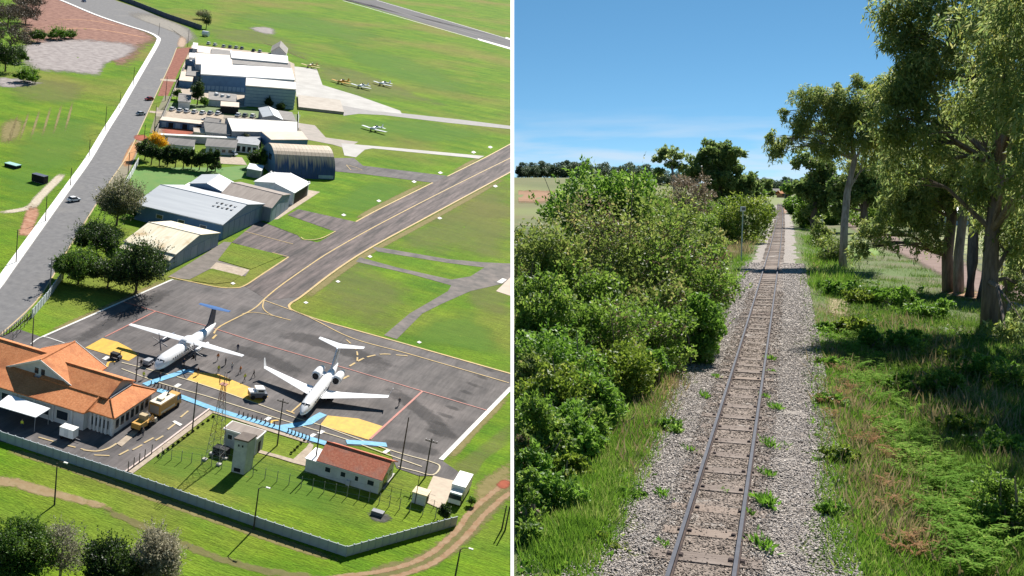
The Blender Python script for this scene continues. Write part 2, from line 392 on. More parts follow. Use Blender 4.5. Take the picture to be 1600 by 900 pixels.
# added white strip that divides the two places, widening with distance to look even
bw = MB()
ys = [1060, 980, 900, 820, 740, 660, 580, 500, 420, 340, 260, 190, 130, 80, 40, 0, -40]
for a, b in zip(ys, ys[1:]):
    q = [U(797.8, a, .25), U(803.2, a, .25), U(803.2, b, .25), U(797.8, b, .25)]
    bw.prism([(p.x, p.y, -.5) for p in q], [(p.x, p.y, .25) for p in q], cap=True)
tag(bw.build('divider_strip', mat('white divider paint', (.80, .80, .80), (.76, .76, .76), .1, rough=.7), M=ML), 'long plain white divider strip added between the airfield and the railway side', 'wall')

# large soft tonal areas of turf
soft_patch('dry_turf', [(600, 390), (690, 330), (797, 280), (797, 400), (720, 400)], .02, d_olv)
soft_patch('dry_turf', [(560, 400), (640, 455), (600, 515), (490, 470), (510, 430)], .02, d_olv)
soft_patch('dry_turf', [(470, 90), (560, 110), (700, 165), (640, 160), (520, 140)], .02, d_olv)
soft_patch('dry_turf', [(330, 40), (430, 50), (520, 110), (440, 75), (330, 60)], .02, d_olv)
soft_patch('dry_turf', [(720, 440), (797, 430), (797, 500), (740, 480)], .02, d_olv)
soft_patch('dry_turf', [(20, 120), (130, 130), (120, 160), (30, 160)], .02, d_olv)
soft_patch('lush_turf', [(500, 60), (640, 90), (780, 150), (700, 150), (560, 105)], .024, d_lush)
soft_patch('lush_turf', [(340, 20), (480, 20), (620, 60), (560, 70), (400, 40)], .024, d_lush)
soft_patch('lush_turf', [(60, 200), (150, 180), (120, 260), (20, 330), (10, 230)], .024, d_lush)
soft_patch('lush_turf', [(220, 720), (330, 680), (480, 730), (560, 790), (430, 800), (300, 760)], .024, d_lush)
soft_patch('lush_turf', [(500, 320), (590, 280), (650, 290), (560, 340)], .024, d_lush)
soft_patch('lush_turf', [(640, 520), (740, 480), (797, 560), (700, 545)], .024, d_lush)
soft_patch('lush_turf', [(490, 200), (600, 185), (740, 200), (770, 225), (600, 220)], .024, d_lush)
# cleared earth beyond the road
soft_patch('bare_slope', [(30, -12), (100, -4), (160, 24), (240, 56), (222, 72), (190, 100), (140, 76), (90, 70), (45, 62)], .035, d_brn, inner=.8)
soft_patch('cleared_ground', [(38, 72), (110, 62), (205, 70), (200, 86), (165, 99), (152, 116), (110, 112), (60, 108), (40, 95)], .05, d_grey, inner=.8)
soft_stroke('bare_soil_edge', [(60, 52), (120, 44), (180, 50), (240, 62)], 5, .06, d_red)
soft_stroke('bare_soil_edge', [(80, 30), (140, 32), (200, 44)], 4, .06, d_red)
soft_patch('bare_soil', [(-10, 120), (40, 124), (70, 130), (30, 137), (-10, 135)], .04, d_grey)
soft_stroke('bare_soil', [(100, 270), (80, 290), (62, 308), (45, 325), (-5, 333)], 4, .05, fademat('stony wash', (.40, .33, .24), (.52, .46, .36), .9, edge=.5))
soft_patch('dry_turf', [(5, 190), (35, 185), (30, 215), (0, 225)], .03, d_dry)
for k in range(6): soft_stroke('mown_line', [(10 + 18 * k, 230 - 4 * k), (30 + 17 * k, 175 - 4 * k)], 1.4, .03, d_dry)
soft_stroke('bare_soil', [(55, 318), (45, 350), (35, 372)], 5, .05, d_red)

# the road with its white pavement
road_l = [(-30, 480), (0, 452), (25, 417), (71, 352), (112, 294), (143, 250), (170, 204), (190, 172), (210, 137), (233, 97), (250, 66), (248, 58), (232, 50), (200, 40), (153, 24), (103, 3), (60, -14)]
road_r = [(140, -14), (187, 3), (220, 14), (257, 30), (296, 45), (300, 60), (292, 68), (277, 74), (267, 100), (245, 147), (230, 180), (200, 243), (173, 284), (153, 317), (110, 386), (76, 445), (51, 479), (28, 503), (0, 527), (-30, 550)]
sheet('road', road_l + road_r, .06, m_road)
pv = cat_rom([U(x, y) for x, y in road_l], 5); A, B = offset_line(pv, 2.3, 0)
mb = MB()
for k in range(len(pv) - 1):
    q = [A[k], A[k + 1], B[k + 1], B[k]]; mb.prism([(p.x, p.y, -.05) for p in q], [(p.x, p.y, .30) for p in q])
tag(mb.build('pavement', mat('white kerb concrete', (.80, .78, .75), (.70, .68, .64), .4, rough=.8), M=ML), kind='structure')
stroke('road_edge_line', [(0, 524), (51, 477), (76, 443), (110, 384), (153, 315), (173, 282), (200, 241), (230, 178), (245, 145), (267, 98), (276, 75)], .35, .085, mat('faded yellow kerb', (.50, .36, .17), (.40, .32, .2), .8), curve=4)
soft_patch('verge_gravel', [(258, 28), (296, 44), (312, 62), (296, 70), (282, 56), (200, 24), (215, 18)], .08, fademat('gravel verge', (.20, .185, .165), (.27, .24, .20), .4, edge=.4))
soft_patch('verge_gravel', [(282, 56), (292, 62), (288, 76), (276, 72)], .085, fademat('sandy verge', (.36, .24, .16), (.42, .30, .22), .4, edge=.5))
sheet('verge', [(153, 317), (173, 284), (200, 243), (214, 218), (222, 222), (205, 262), (185, 300), (165, 330)], .03, mat('verge dust', (.17, .15, .09), (.22, .19, .13), .4))
sheet('verge', [(276, 76), (299, 74), (280, 110), (262, 150), (246, 150), (262, 110)], .05, m_dirt)
soft_patch('bare_soil', [(209, 212), (224, 210), (233, 216), (225, 221), (211, 219)], .09, fademat('brick red soil', (.26, .055, .028), (.34, .085, .04), .5, edge=.3))
soft_patch('bare_soil', [(190, 252), (206, 222), (218, 222), (205, 258), (194, 262)], .07, fademat('orange soil', (.42, .19, .07), (.50, .26, .11), .5, edge=.4))
for (x, y, w) in ((268, 124, 17), (246, 174, 12)):
    sheet('driveway', [(x - w, y - 1), (x + w * .6, y + 1), (x + w * .55, y + 4), (x - w - 1, y + 2)], .07, m_tan)
stroke('garden_strip', [(248, 182), (240, 208)], 3.0, .05, mat('dull verge grass', (.12, .13, .05), (.17, .14, .08), .5))
stroke('garden_strip', [(262, 150), (252, 172)], 3.0, .055, mat('dull verge grass', (.12, .13, .05)))

# apron, taxiway, runway and stubs
apron = [(-25, 535), (30, 515), (65, 527), (270, 437), (300, 441), (340, 450), (366, 451), (383, 448), (452, 402), (527, 421), (472, 463), (455, 474), (451, 481), (462, 488), (497, 500), (550, 515), (640, 540), (799, 586), (799, 606), (689, 719), (714, 736), (735, 752), (714, 753), (677, 744), (655, 744), (620, 732), (606, 700), (480, 692), (420, 672), (335, 645), (328, 641), (200, 738), (100, 712), (0, 690), (-25, 684)]
sheet('apron', apron, .07, m_asph)
taxi = [(383, 448), (452, 402), (466, 385), (500, 378), (524, 363), (556, 347), (593, 327), (676, 286), (699, 276), (761, 245), (800, 224), (800, 268), (674, 336), (582, 386), (527, 421), (472, 463), (420, 470)]
sheet('taxiway', taxi, .10, m_taxi)
sheet('taxiway_stub', [(362, 379), (450, 403), (470, 398), (500, 380), (478, 375), (466, 368), (407, 345), (395, 352)], .06, m_taxi)
sheet('taxiway_stub', [(449, 336), (466, 327), (556, 347), (526, 363)], .06, m_taxi)
sheet('taxiway_stub', [(521, 247), (553, 247), (567, 259), (699, 275), (677, 286), (567, 272), (524, 268)], .06, m_asph)
sheet('hangar_pavement', [(262, 433), (275, 425), (350, 378), (362, 379), (340, 407), (390, 422), (383, 432), (376, 430), (331, 419), (296, 437)], .06, mat('brown stained pavement', (.12, .105, .09), (.19, .16, .14), .4, rough=.9))
sheet('hangar_pavement', [(338, 410), (390, 422), (378, 432), (328, 420)], .075, m_tan)
sheet('hangar_pavement', [(405, 346), (452, 312), (482, 297), (500, 300), (466, 322), (432, 344)], .055, m_tan)
sheet('concrete_path', [(533, 224), (593, 229), (757, 244), (748, 248), (582, 232), (570, 234), (556, 246), (538, 243)], .075, m_conc)
sheet('concrete_apron', [(460, 104), (495, 108), (504, 133), (560, 150), (625, 173), (628, 178), (578, 173), (535, 165), (529, 158), (463, 151)], .065, m_conc)
sheet('grey_path', [(531, 163), (578, 173), (628, 177), (720, 187), (799, 197), (799, 202), (700, 192), (600, 180), (560, 178), (537, 181)], .06, mat('grey path', (.22, .21, .20), (.28, .26, .25), .4))
sheet('concrete_slab', [(465, 152), (531, 160), (537, 179), (466, 171)], 1.2, mat('slab concrete', (.34, .29, .24), (.42, .37, .31), .3), thick=1.3)
sheet('hangar_pavement', [(464, 192), (492, 196), (509, 215), (560, 222), (540, 232), (520, 226), (478, 218)], .06, mat('weathered pavement', (.26, .23, .20), (.34, .29, .25), .3))
sheet('hangar_pavement', [(425, 200), (470, 205), (480, 222), (430, 222)], .05, m_tan)
sheet('parking_ground', [(245, 168), (400, 182), (480, 200), (480, 215), (360, 210), (240, 210)], .05, mat('yard ground', (.22, .19, .15), (.33, .28, .22), .15, rough=.95))
sheet('parking_ground', [(300, 70), (425, 83), (460, 100), (462, 150), (380, 168), (270, 150), (285, 105)], .045, mat('compound ground', (.36, .29, .22), (.46, .38, .30), .15, rough=.95))
sheet('parking_ground', [(262, 160), (385, 168), (470, 180), (466, 190), (350, 180), (250, 172)], .055, mat('dull lawn', (.07, .13, .02), (.12, .16, .05), .2))  # darker, browner green than the yard lawn
sheet('parking_ground', [(264, 170), (350, 178), (348, 188), (258, 184)], .075, m_tan)
sheet('yard_lawn', [(205, 264), (240, 262), (345, 262), (390, 258), (388, 278), (340, 286), (290, 300), (205, 312)], .06, mat('yard lawn', (.055, .175, .012), (.10, .19, .02), .2))
sheet('yard_paving', [(342, 244), (378, 246), (386, 258), (345, 256)], .08, m_tan)
sheet('runway', [(535, 0), (590, 0), (799, 62), (799, 77), (500, -12), (545, -14)], .05, mat('runway asphalt', (.055, .055, .062), (.10, .095, .10), .3, stretch=(.15, 2, 1), rough=.9))
sheet('runway', [(480, -16), (500, -12), (590, 0), (545, -14)], .048, mat('runway asphalt', (.055, .055, .062)))
stroke('runway_edge_line', [(536, 1), (660, 37), (799, 77)], 1.2, .09, m_white)
stroke('runway_edge_line', [(588, 0.5), (700, 33), (799, 62.5)], 1.0, .09, m_white)
soft_stroke('runway_centre_wear', [(566, 2), (660, 30), (799, 70)], 8, .07, fademat('rubber worn centre', (.17, .16, .165), (.2, .19, .19), .5, edge=.4, top=.8))
sheet('runway_marking', [(746, 60), (799, 75), (799, 78), (748, 63)], .12, m_white)
sheet('runway_marking', [(790, 58), (799, 60.5), (799, 63), (790, 60.5)], .12, m_white)
# old crossing paths in the middle field
sheet('old_path', [(582, 386), (600, 388), (700, 405), (755, 410), (799, 412), (799, 440), (770, 447), (735, 455), (690, 475), (660, 490), (620, 530), (600, 524), (640, 490), (700, 455), (705, 446), (640, 428), (556, 409), (562, 402), (620, 418), (705, 437), (735, 432), (757, 418), (700, 411), (590, 393)], .045, mat('old broken asphalt', (.10, .095, .09), (.20, .17, .155), .3, rough=.95))
sheet('concrete_pad', [(776, 441), (785, 435), (792, 437), (784, 443)], .08, m_white)
sheet('concrete_pad', [(775, 455), (799, 432), (799, 463)], .06, mat('pinkish pad', (.44, .34, .27), (.5, .4, .33), .3))
for x, y in ((592, 314), (537, 336), (687, 341), (774, 291), (578, 401), (528, 440), (478, 473), (655, 535), (476, 372), (393, 403), (364, 443), (312, 438), (688, 270), (647, 284), (740, 238), (766, 230)):
    sheet('light_pad', [(x - 4, y), (x, y - 2), (x + 4, y + .5), (x, y + 2.2)], .09, m_white)
# --- apron grass islands and painted lines
for pix in ([(362, 380), (443, 400), (392, 421), (342, 407)], [(331, 420), (376, 431), (362, 441), (335, 444), (300, 439)], [(407, 346), (465, 368), (472, 375), (490, 377), (505, 373), (524, 362), (440, 342)]):
    sheet('grass_island', pix, .115, m_grass)
stroke('apron_line', [(66, 527), (270, 437)], .55, .13, m_white)
stroke('apron_line', [(799, 606), (689, 719)], .9, .13, m_white)
stroke('apron_line', [(48, 538), (66, 527), (90, 533), (112, 541)], .3, .13, m_white, curve=4)
for pix, w in (([(265, 433), (295, 440), (340, 449), (366, 450.5), (382, 447), (410, 429), (451, 402)], .45), ([(451, 402), (425, 395)], .3), ([(470, 371), (478, 375), (501, 373), (524, 362)], .35),
               ([(556, 347), (593, 327), (676, 286)], .55), ([(699, 276), (761, 245), (800, 224)], .55),
               ([(800, 268), (674, 336), (582, 386), (527, 421), (472, 463), (455, 474), (452, 481), (463, 488), (497, 500), (550, 515), (640, 540), (799, 585)], .6),
               ([(413, 470), (480, 495), (550, 529), (640, 554), (795, 599)], .35)):
    stroke('taxi_edge_line', pix, w, .15, m_yel, curve=5)
stroke('taxi_centre_line', [(800, 246), (709, 291), (600, 347), (521, 391), (478, 419), (437, 448), (413, 468), (395, 484), (345, 510), (334, 522)], .40, .15, m_yel, curve=6)
stroke('taxi_centre_line', [(413, 468), (411, 482), (425, 493), (454, 501)], .3, .152, m_yel, curve=6)
stroke('taxi_centre_line', [(378, 491), (400, 489), (440, 497)], .25, .154, m_yel, curve=6)
stroke('stub_line', [(382, 362), (458, 382)], .3, .14, m_yel)
stroke('stub_line', [(541, 258), (556, 262), (566, 266), (548, 266), (541, 258)], .3, .14, m_yel)
stroke('stand_line', [(546, 573), (565, 562), (580, 557), (600, 554), (626, 556), (640, 557)], .45, .155, m_yel, curve=4, dash=(2.6, 1.2))
stroke('stand_line', [(558, 565), (558, 552), (553, 543), (540, 531), (525, 524)], .35, .155, m_yel, curve=4, dash=(2.2, 1.2))
stroke('stand_line', [(474, 628), (455, 645)], .35, .155, m_yel); stroke('stand_line', [(447, 642), (460, 647)], .4, .157, m_yel)
stroke('stand_line', [(533, 594), (545, 588)], .5, .155, m_yel); stroke('stand_line', [(338, 524), (332, 530)], .5, .157, m_yel)
stroke('stand_line', [(193, 472.5), (316, 508), (400, 535), (504, 565.5), (550, 579), (660, 612), (761, 642)], .32, .145, m_red)
stroke('stand_line', [(660, 612), (578, 687)], .45, .147, m_red); stroke('stand_line', [(243, 487), (190, 514), (164, 527)], .35, .147, m_red)
sheet('yellow_stand_zone', [(160, 529), (184, 535), (203, 545), (216, 555), (201, 565), (133, 544)], .135, m_yelz)
sheet('yellow_stand_zone', [(304, 582), (342, 585.5), (366, 596), (390, 606), (419, 620.5), (404, 632), (378, 622), (291, 594)], .135, m_yelz)
sheet('yellow_stand_zone', [(512, 650), (560, 655), (598, 667), (576, 688), (500, 665)], .135, m_yelz)
stroke('walkway', [(226, 602), (255, 592), (292, 580)], 1.5, .17, m_blue)
stroke('walkway', [(292, 580), (303, 581.5)], 1.3, .171, m_blue)
stroke('walkway', [(246, 610), (284, 621), (333, 639.5), (369, 650.5), (436, 669.5), (480, 685), (510, 694)], 1.7, .17, m_blue)
stroke('walkway', [(437, 669), (462, 665), (482, 661.5), (495, 653), (505, 647.5)], 1.7, .175, m_blue)
stroke('walkway', [(541, 691.5), (570, 693), (604, 696)], 1.7, .17, m_blue)
for pix in ([(190, 567), (236, 579), (282, 591), (338, 609), (389, 627), (467, 655.5), (500, 665), (560, 687), (622, 708), (672, 722), (687, 730), (676, 743), (650, 737), (622, 730)], [(190, 577), (253, 600), (320, 619), (369, 634.5), (462, 663.5), (540, 687), (600, 709), (659, 730)]):
    stroke('service_lane_line', pix, .3, .16, mat('cream lane paint', (.58, .48, .30), (.46, .40, .28), 1.0), curve=4)
for x, y in ((277, 603), (418, 655), (488, 681), (501, 676), (603, 706), (165, 560)):
    sheet('lane_marking', [(x - 6, y + 1.5), (x + 1, y - 3), (x + 7, y - 1), (x, y + 3.5)], .165, m_white)
for x, y in ((430, 658), (175, 566)): stroke('lane_marking', [(x - 8, y + 8), (x - 5, y + 1), (x + 5, y)], .5, .165, m_yelz, curve=4)
# service road beside the terminal
for a, b in (((243, 689), (255, 682)), ((262, 672), (275, 662)), ((282, 653), (294, 643)), ((207, 704), (222, 696)), ((186, 712), (201, 704)), ((225, 693), (240, 685)), ((147, 712), (171, 713)), ((60, 684), (88, 692)), ((105, 697), (118, 700)), ((126, 702), (133, 704))):
    stroke('lane_dash', [a, b], .35, .16, mat('ochre dash paint', (.50, .36, .16), (.42, .33, .2), 1.0))
sheet('lane_marking', [(269, 660), (273, 658), (285, 664), (281, 667)], .165, m_white)
stroke('lane_edge', [(130, 704), (150, 706), (168, 702), (182, 694)], .4, .16, mat('ochre dash paint', (.50, .36, .16)), curve=4)
stroke('kerb', [(327, 640), (290, 668), (245, 702), (196, 738)], .35, .26, mat('pink kerb', (.62, .48, .42), (.55, .44, .4), .6), thick=.3)
stroke('footpath', [(331, 643), (294, 671), (249, 705), (204, 739)], 1.0, .12, m_tan)
stroke('footpath', [(331, 643), (370, 655), (420, 672), (480, 691)], 1.1, .12, m_tan)
sheet('footpath', [(404, 703), (433, 711), (458, 718), (478, 700), (484, 692), (490, 696), (482, 720), (478, 729), (455, 723), (430, 715), (404, 708)], .10, m_tan)
sheet('footpath', [(594, 762), (612, 740), (617, 740), (600, 766)], .10, m_conc)
sheet('paved_pad', [(677, 744), (714, 753), (691, 797), (659, 783)], .11, mat('beige paving', (.50, .41, .31), (.42, .34, .26), .8))
# wear on the apron
for pix, w in (([(430, 520), (520, 540), (620, 580)], 9), ([(350, 540), (420, 560), (470, 590)], 7), ([(600, 600), (680, 660), (700, 690)], 6), ([(590, 690), (650, 700), (690, 712)], 5), ([(110, 540), (200, 490), (270, 450)], 5)):
    soft_stroke('tyre_wear', pix, w, .125, d_tyre)
for k in range(9): soft_stroke('tyre_wear', [(690 + 11 * k, 680 - 12 * k), (660 + 11 * k, 668 - 12 * k)], 2.2, .127, d_tyre)
# dirt track in front of the wall
soft_stroke('dirt_track', [(-15, 745), (40, 760), (110, 778), (181, 797)], (5.5, 2.0), .04, fademat('ochre track soil', (.30, .20, .10), (.36, .26, .15), .6, edge=.8, top=.8, escale=.5))
soft_stroke('dirt_track', [(150, 790), (240, 830), (330, 868), (420, 893), (520, 905)], 2.6, .04, fademat('faint track', (.18, .15, .06), (.24, .19, .09), .6, edge=.9, top=.6, escale=.5))
soft_stroke('dirt_track', [(500, 903), (590, 894), (660, 872), (708, 835), (735, 800), (770, 770), (800, 745)], 1.5, .045, fademat('rut soil', (.30, .17, .09), (.38, .26, .16), .6, edge=.8, top=.85, escale=.7))
soft_stroke('dirt_track', [(520, 912), (610, 903), (680, 878), (726, 840), (752, 810), (778, 785), (802, 765)], 1.5, .045, fademat('rut soil'))
soft_stroke('dirt_track', [(560, 900), (660, 878), (720, 838), (770, 785), (802, 750)], 5, .035, fademat('faint track'))
soft_patch('bare_soil', [(774, 757), (785, 749), (797, 752), (796, 762), (782, 765)], .06, fademat('brick red soil', (.26, .055, .028)))
for pix in ([(472, 470), (530, 426), (584, 391), (676, 341), (799, 273)], [(556, 343), (593, 322), (674, 282)], [(700, 272), (760, 241)], [(500, 508), (600, 535), (700, 563), (797, 590)], [(70, 522), (160, 484), (268, 434)], [(0, 700), (100, 728), (200, 764), (400, 834), (540, 880)], [(695, 722), (740, 672), (797, 613)]): soft_stroke('worn_edge', pix, 3.0, .028, d_dry)
soft_patch('dirt_track', [(740, 760), (770, 735), (800, 720), (800, 760), (760, 790), (738, 800)], .038, d_dry)
soft_patch('bare_soil', [(575, 800), (590, 798), (612, 806), (612, 815), (595, 818), (578, 812)], .05, fademat('burnt ground', (.05, .05, .045), (.10, .095, .085), .8, edge=.5))
soft_patch('bare_soil', [(388, 44), (405, 41), (428, 44), (430, 54), (410, 53)], .05, d_grey)
soft_patch('rough_grass', [(700, 735), (735, 752), (760, 720), (799, 690), (799, 660), (740, 700)], .03, d_olv)
# ================================================================ THE AIRFIELD: buildings
m_wallw = mat('white plaster', (.66, .67, .68), (.55, .56, .57), .8, rough=.85)
m_wallg = mat('grey plaster', (.34, .35, .37), (.26, .27, .29), .5, rough=.85)
m_wallb = mat('blue grey sheet metal', (.25, .31, .37), (.20, .25, .31), .5, rough=.6, stretch=(3, 3, .2))
m_walldb = mat('deep blue sheet metal', (.10, .20, .33), (.08, .16, .27), .5, rough=.6)
m_panel = mat('blue sheet panel', (.27, .38, .47), (.22, .32, .41), .6, rough=.55)
m_glass = mat('dark glass', (.03, .04, .05), rough=.12, spec=.6)
m_dark = mat('dark void', (.02, .02, .022), rough=.9)
m_roofblue = mat('pale blue roof sheets', (.40, .42, .445), (.47, .49, .51), .35, rough=.55, stretch=(.15, 2, 1), bump=.2, bscale=2)
m_roofbeige = mat('weathered cream roof sheets', (.62, .52, .34), (.74, .68, .54), .5, rough=.6, stretch=(2.2, .12, 1), bump=.25, bscale=2.5, third=(.42, .26, .10), tscale=.25, tl=.56, th=.75)
m_roofwhite = mat('white roof sheets', (.78, .77, .75), (.70, .69, .67), .4, rough=.5, stretch=(2, .2, 1))
m_roofgrey = mat('grey fibre roof', (.20, .185, .175), (.28, .26, .24), .4, rough=.9, stretch=(2, .3, 1))
m_roofbrown = mat('brown fibre roof', (.24, .20, .175), (.33, .28, .245), .4, rough=.9, stretch=(2, .3, 1))
m_rooftan = mat('tan roof', (.52, .43, .34), (.60, .51, .42), .3, rough=.8)
def tilemat(name, c1, c2, c3):
    m = mat(name, c1, c2, 2.2, rough=.85, third=c3, tscale=.35, tl=.5, th=.75)
    t = m.node_tree; ns = t.nodes; L = t.links; b = ns['Principled BSDF']
    tc = ns.new('ShaderNodeTexCoord'); br = ns.new('ShaderNodeTexWave'); br.wave_type = 'BANDS'; br.bands_direction = 'Z'; br.inputs['Scale'].default_value = 3.6; br.inputs['Distortion'].default_value = 1.2; br.inputs['Detail Scale'].default_value = 3
    L.new(tc.outputs['Object'], br.inputs['Vector'])
    bp = ns.new('ShaderNodeBump'); bp.inputs['Strength'].default_value = .3; bp.inputs['Distance'].default_value = .08; L.new(br.outputs['Fac'], bp.inputs['Height']); L.new(bp.outputs[0], b.inputs['Normal'])
    _enrich(m, .35, 5, (1, 1, 1)); return m
m_tile = tilemat('orange clay tiles', (.50, .17, .055), (.62, .25, .10), (.40, .13, .045))
m_tiler = tilemat('faded red clay tiles', (.44, .115, .06), (.52, .19, .11), (.40, .20, .15))
m_trim = mat('white trim', (.74, .72, .68), rough=.7)

class Bld:
    def __init__(s, name, label, cat, corners, h, wall_m=None, slab=True, roofh=None):
        s.c = [Vector((p.x, p.y, 0)) for p in corners]; s.o = sum(s.c, Vector()) / 4; s.h = h
        s.c = [p - s.o for p in s.c]
        s.root = thing(name, label, cat, ML @ T(s.o)); s.wall_m = wall_m
    def up(s, z, grow=0.0):
        out_ = []
        for i, p in enumerate(s.c):
            e1 = (s.c[i] - s.c[i - 1]).normalized(); e2 = (s.c[i] - s.c[(i + 1) % 4]).normalized()
            q = p + (e1 + e2) * grow; out_.append(Vector((q.x, q.y, z)))
        return out_
    def walls(s, m=None):
        MB().prism(s.up(0), s.up(s.h)).build('wall', m or s.wall_m, s.root); return s
    def flat(s, m, t=.25, grow=.15, name='roof'):
        MB().prism(s.up(s.h + .01, grow), s.up(s.h + t, grow)).build(name, m, s.root); return s
    def gable(s, m, hr, axis='A', grow=.35, t=.16, wall_m=None, frac=.5):
        a, b, c, d = s.up(s.h, 0)
        A, B, C, D = s.up(s.h, grow)
        if axis == 'A': r0, r1 = a.lerp(d, frac), b.lerp(c, frac); R0, R1 = A.lerp(D, frac), B.lerp(C, frac); sl = [(A, B, R1, R0), (C, D, R0, R1)]; g = [(a, d, r0), (b, c, r1)]
        else: r0, r1 = a.lerp(b, frac), d.lerp(c, frac); R0, R1 = A.lerp(B, frac), D.lerp(C, frac); sl = [(A, R0, R1, D), (B, C, R1, R0)]; g = [(a, b, r0), (d, c, r1)]
        for v in (r0, r1, R0, R1): v.z = hr
        drop = grow * (hr - s.h) / ((a - d).length * .5 if axis == 'A' else (a - b).length * .5)
        for v in (A, B, C, D): v.z -= drop
        up = Vector((0, 0, t)); lift = Vector((0, 0, .02))
        for q in sl: MB().prism([p + lift for p in q], [p + up + lift for p in q]).build('roof_slope', m, s.root)
        for q in g: MB().face(q).build('gable_wall', wall_m or s.wall_m, s.root)
        s.ridge = (R0, R1); MB().tube([R0 + up, R1 + up], .16, 6).build('ridge_cap', m, s.root)
        for e0, e1 in ((sl[0][0], sl[0][1]), (sl[1][0], sl[1][1])) if axis == 'A' else ((sl[0][0], sl[0][3]), (sl[1][0], sl[1][1])): MB().tube([e0 + lift * 2, e1 + lift * 2], .10, 5).build('gutter', m_trim, s.root)
        return s
    def rect(s, edge, t0, t1, z0, z1, name, m, out_=.06, parent=None):
        a, b = s.c[edge], s.c[(edge + 1) % 4]; d = (b - a).normalized(); n = Vector((d.y, -d.x, 0))
        if n.dot(a + b) < 0: n = -n
        p, q = a.lerp(b, t0), a.lerp(b, t1); Z = Vector((0, 0, 1))
        bot = [p + Z * z0 - n * .05, q + Z * z0 - n * .05, q + Z * z0 + n * out_, p + Z * z0 + n * out_]
        return MB().prism(bot, [v + Z * (z1 - z0) for v in bot]).build(name, m, parent or s.root)
    def window(s, edge, t0, t1, z0, z1, frame=m_trim, glass=m_glass):
        w = s.rect(edge, t0, t1, z0, z1, 'window', frame, .05); k = (t1 - t0) * .08; hz = (z1 - z0) * .08
        s.rect(edge, t0 + k, t1 - k, z0 + hz, z1 - hz, 'pane', glass, .09, parent=w); return w
def quad4(fl, fr, br, h, bl=None):
    a, b, c = U(*fl, h), U(*fr, h), U(*br, h); return [a, b, c, U(*bl, h) if bl else a + c - b]
def axq(fl, fr, br, h):
    "footprint squared up to the airfield's axes"
    a, b, c = U(*fl, h), U(*fr, h), U(*br, h); y0 = (a.y + b.y) / 2; x1 = (b.x + c.x) / 2
    return [Vector((a.x, y0, 0)), Vector((x1, y0, 0)), Vector((x1, c.y, 0)), Vector((a.x, c.y, 0))]

# ---- hangars beside the apron
h = 3.7
b = Bld('hangar', 'small hangar with weathered cream roof nearest the apron', 'hangar', axq((194, 378), (281, 398), (337, 363), h), h, m_wallb).walls().gable(m_roofbeige, 6.0, 'A', wall_m=m_wallb)
for k in range(6): b.rect(1, .04 + k * .155, .04 + k * .155 + .145, .05, 3.5, 'door_panel', m_wallb if k % 2 else mat('grey door sheet', (.33, .37, .41), (.28, .32, .36), .5))
a_, b_, c_, d_ = b.c
MB().prism([a_ + Vector((0, -3, 2.55)), b_ + Vector((0, -3, 2.55)), b_ + Vector((0, 0, 3.35)), a_ + Vector((0, 0, 3.35))], [a_ + Vector((0, -3, 2.7)), b_ + Vector((0, -3, 2.7)), b_ + Vector((0, 0, 3.5)), a_ + Vector((0, 0, 3.5))]).build('lean_to_roof', m_roofbeige, b.root)
MB().box(b_.x - .25, b_.x - .05, b_.y - 2.8, b_.y, 0, 2.6).box(a_.x + .1, b_.x - .3, b_.y - 2.75, b_.y - 2.6, 0, 2.5).build('lean_to_wall', m_wallb, b.root)
h = 4.6
b = Bld('hangar', 'large blue grey hangar with pale blue roof behind the cream one', 'hangar', axq((219, 316), (346, 355.5), (411, 318), h), h, m_wallb).walls(m_walldb).gable(m_roofblue, 7.4, 'A', wall_m=m_wallb)
for k in range(8): b.rect(1, .03 + k * .119, .03 + k * .119 + .112, .05, 4.4, 'door_panel', m_wallb)
for k in range(3): b.window(0, .25 + k * .25, .33 + k * .25, 2.0, 3.2)
for k in range(5):
    for j in range(2):
        p = b.ridge[0].lerp(b.ridge[1], .72 + k * .05); q = Vector((p.x, p.y - 3.0 - j * 2.4, 7.4 - (3.0 + j * 2.4) * (7.4 - 4.6) / (abs(b.c[0].y)) + .22)); MB().box(q.x - .3, q.x + .3, q.y - .5, q.y + .5, q.z - .1, q.z + .1).build('roof_vent', m_dark if k % 2 else m_wallg, b.root)
h = 5.0
Bld('shed', 'pale blue roofed shed behind the large blue hangar', 'shed', quad4((297, 287), (348, 300), (366, 286), h), h, m_walldb).walls().gable(m_roofblue, 6.4, 'B')
Bld('shed', 'low white roofed annex between the blue hangar and the blue shed', 'shed', quad4((288, 291), (326, 300), (334, 295), 3.6), 3.6, m_wallg).walls().flat(m_roofwhite)
h = 4.6
b = Bld('hangar', 'hangar with dull brown fibre roof beside the white roofed one', 'hangar', quad4((345, 305), (424, 325), (453, 304), h), h, m_wallb).walls().gable(m_roofbrown, 6.4, 'A', wall_m=m_wallb)
for k in range(4): b.rect(1, .05 + k * .235, .05 + k * .235 + .22, .05, 4.2, 'door_panel', m_wallb)
h = 4.2
b = Bld('hangar', 'open fronted hangar with ribbed white roof and dark doorway', 'hangar', quad4((398, 284), (459, 301), (483, 286), h), h, m_wallw).walls().gable(m_roofwhite, 5.6, 'B')
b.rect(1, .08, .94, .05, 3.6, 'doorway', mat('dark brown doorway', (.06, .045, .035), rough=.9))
for k in range(12):
    p = b.c[3].lerp(b.c[2], k / 11.); MB().box(p.x - .2, p.x + .2, p.y - .6, p.y + .35, 4.2, 4.75).build('roof_rib', m_roofwhite, b.root)

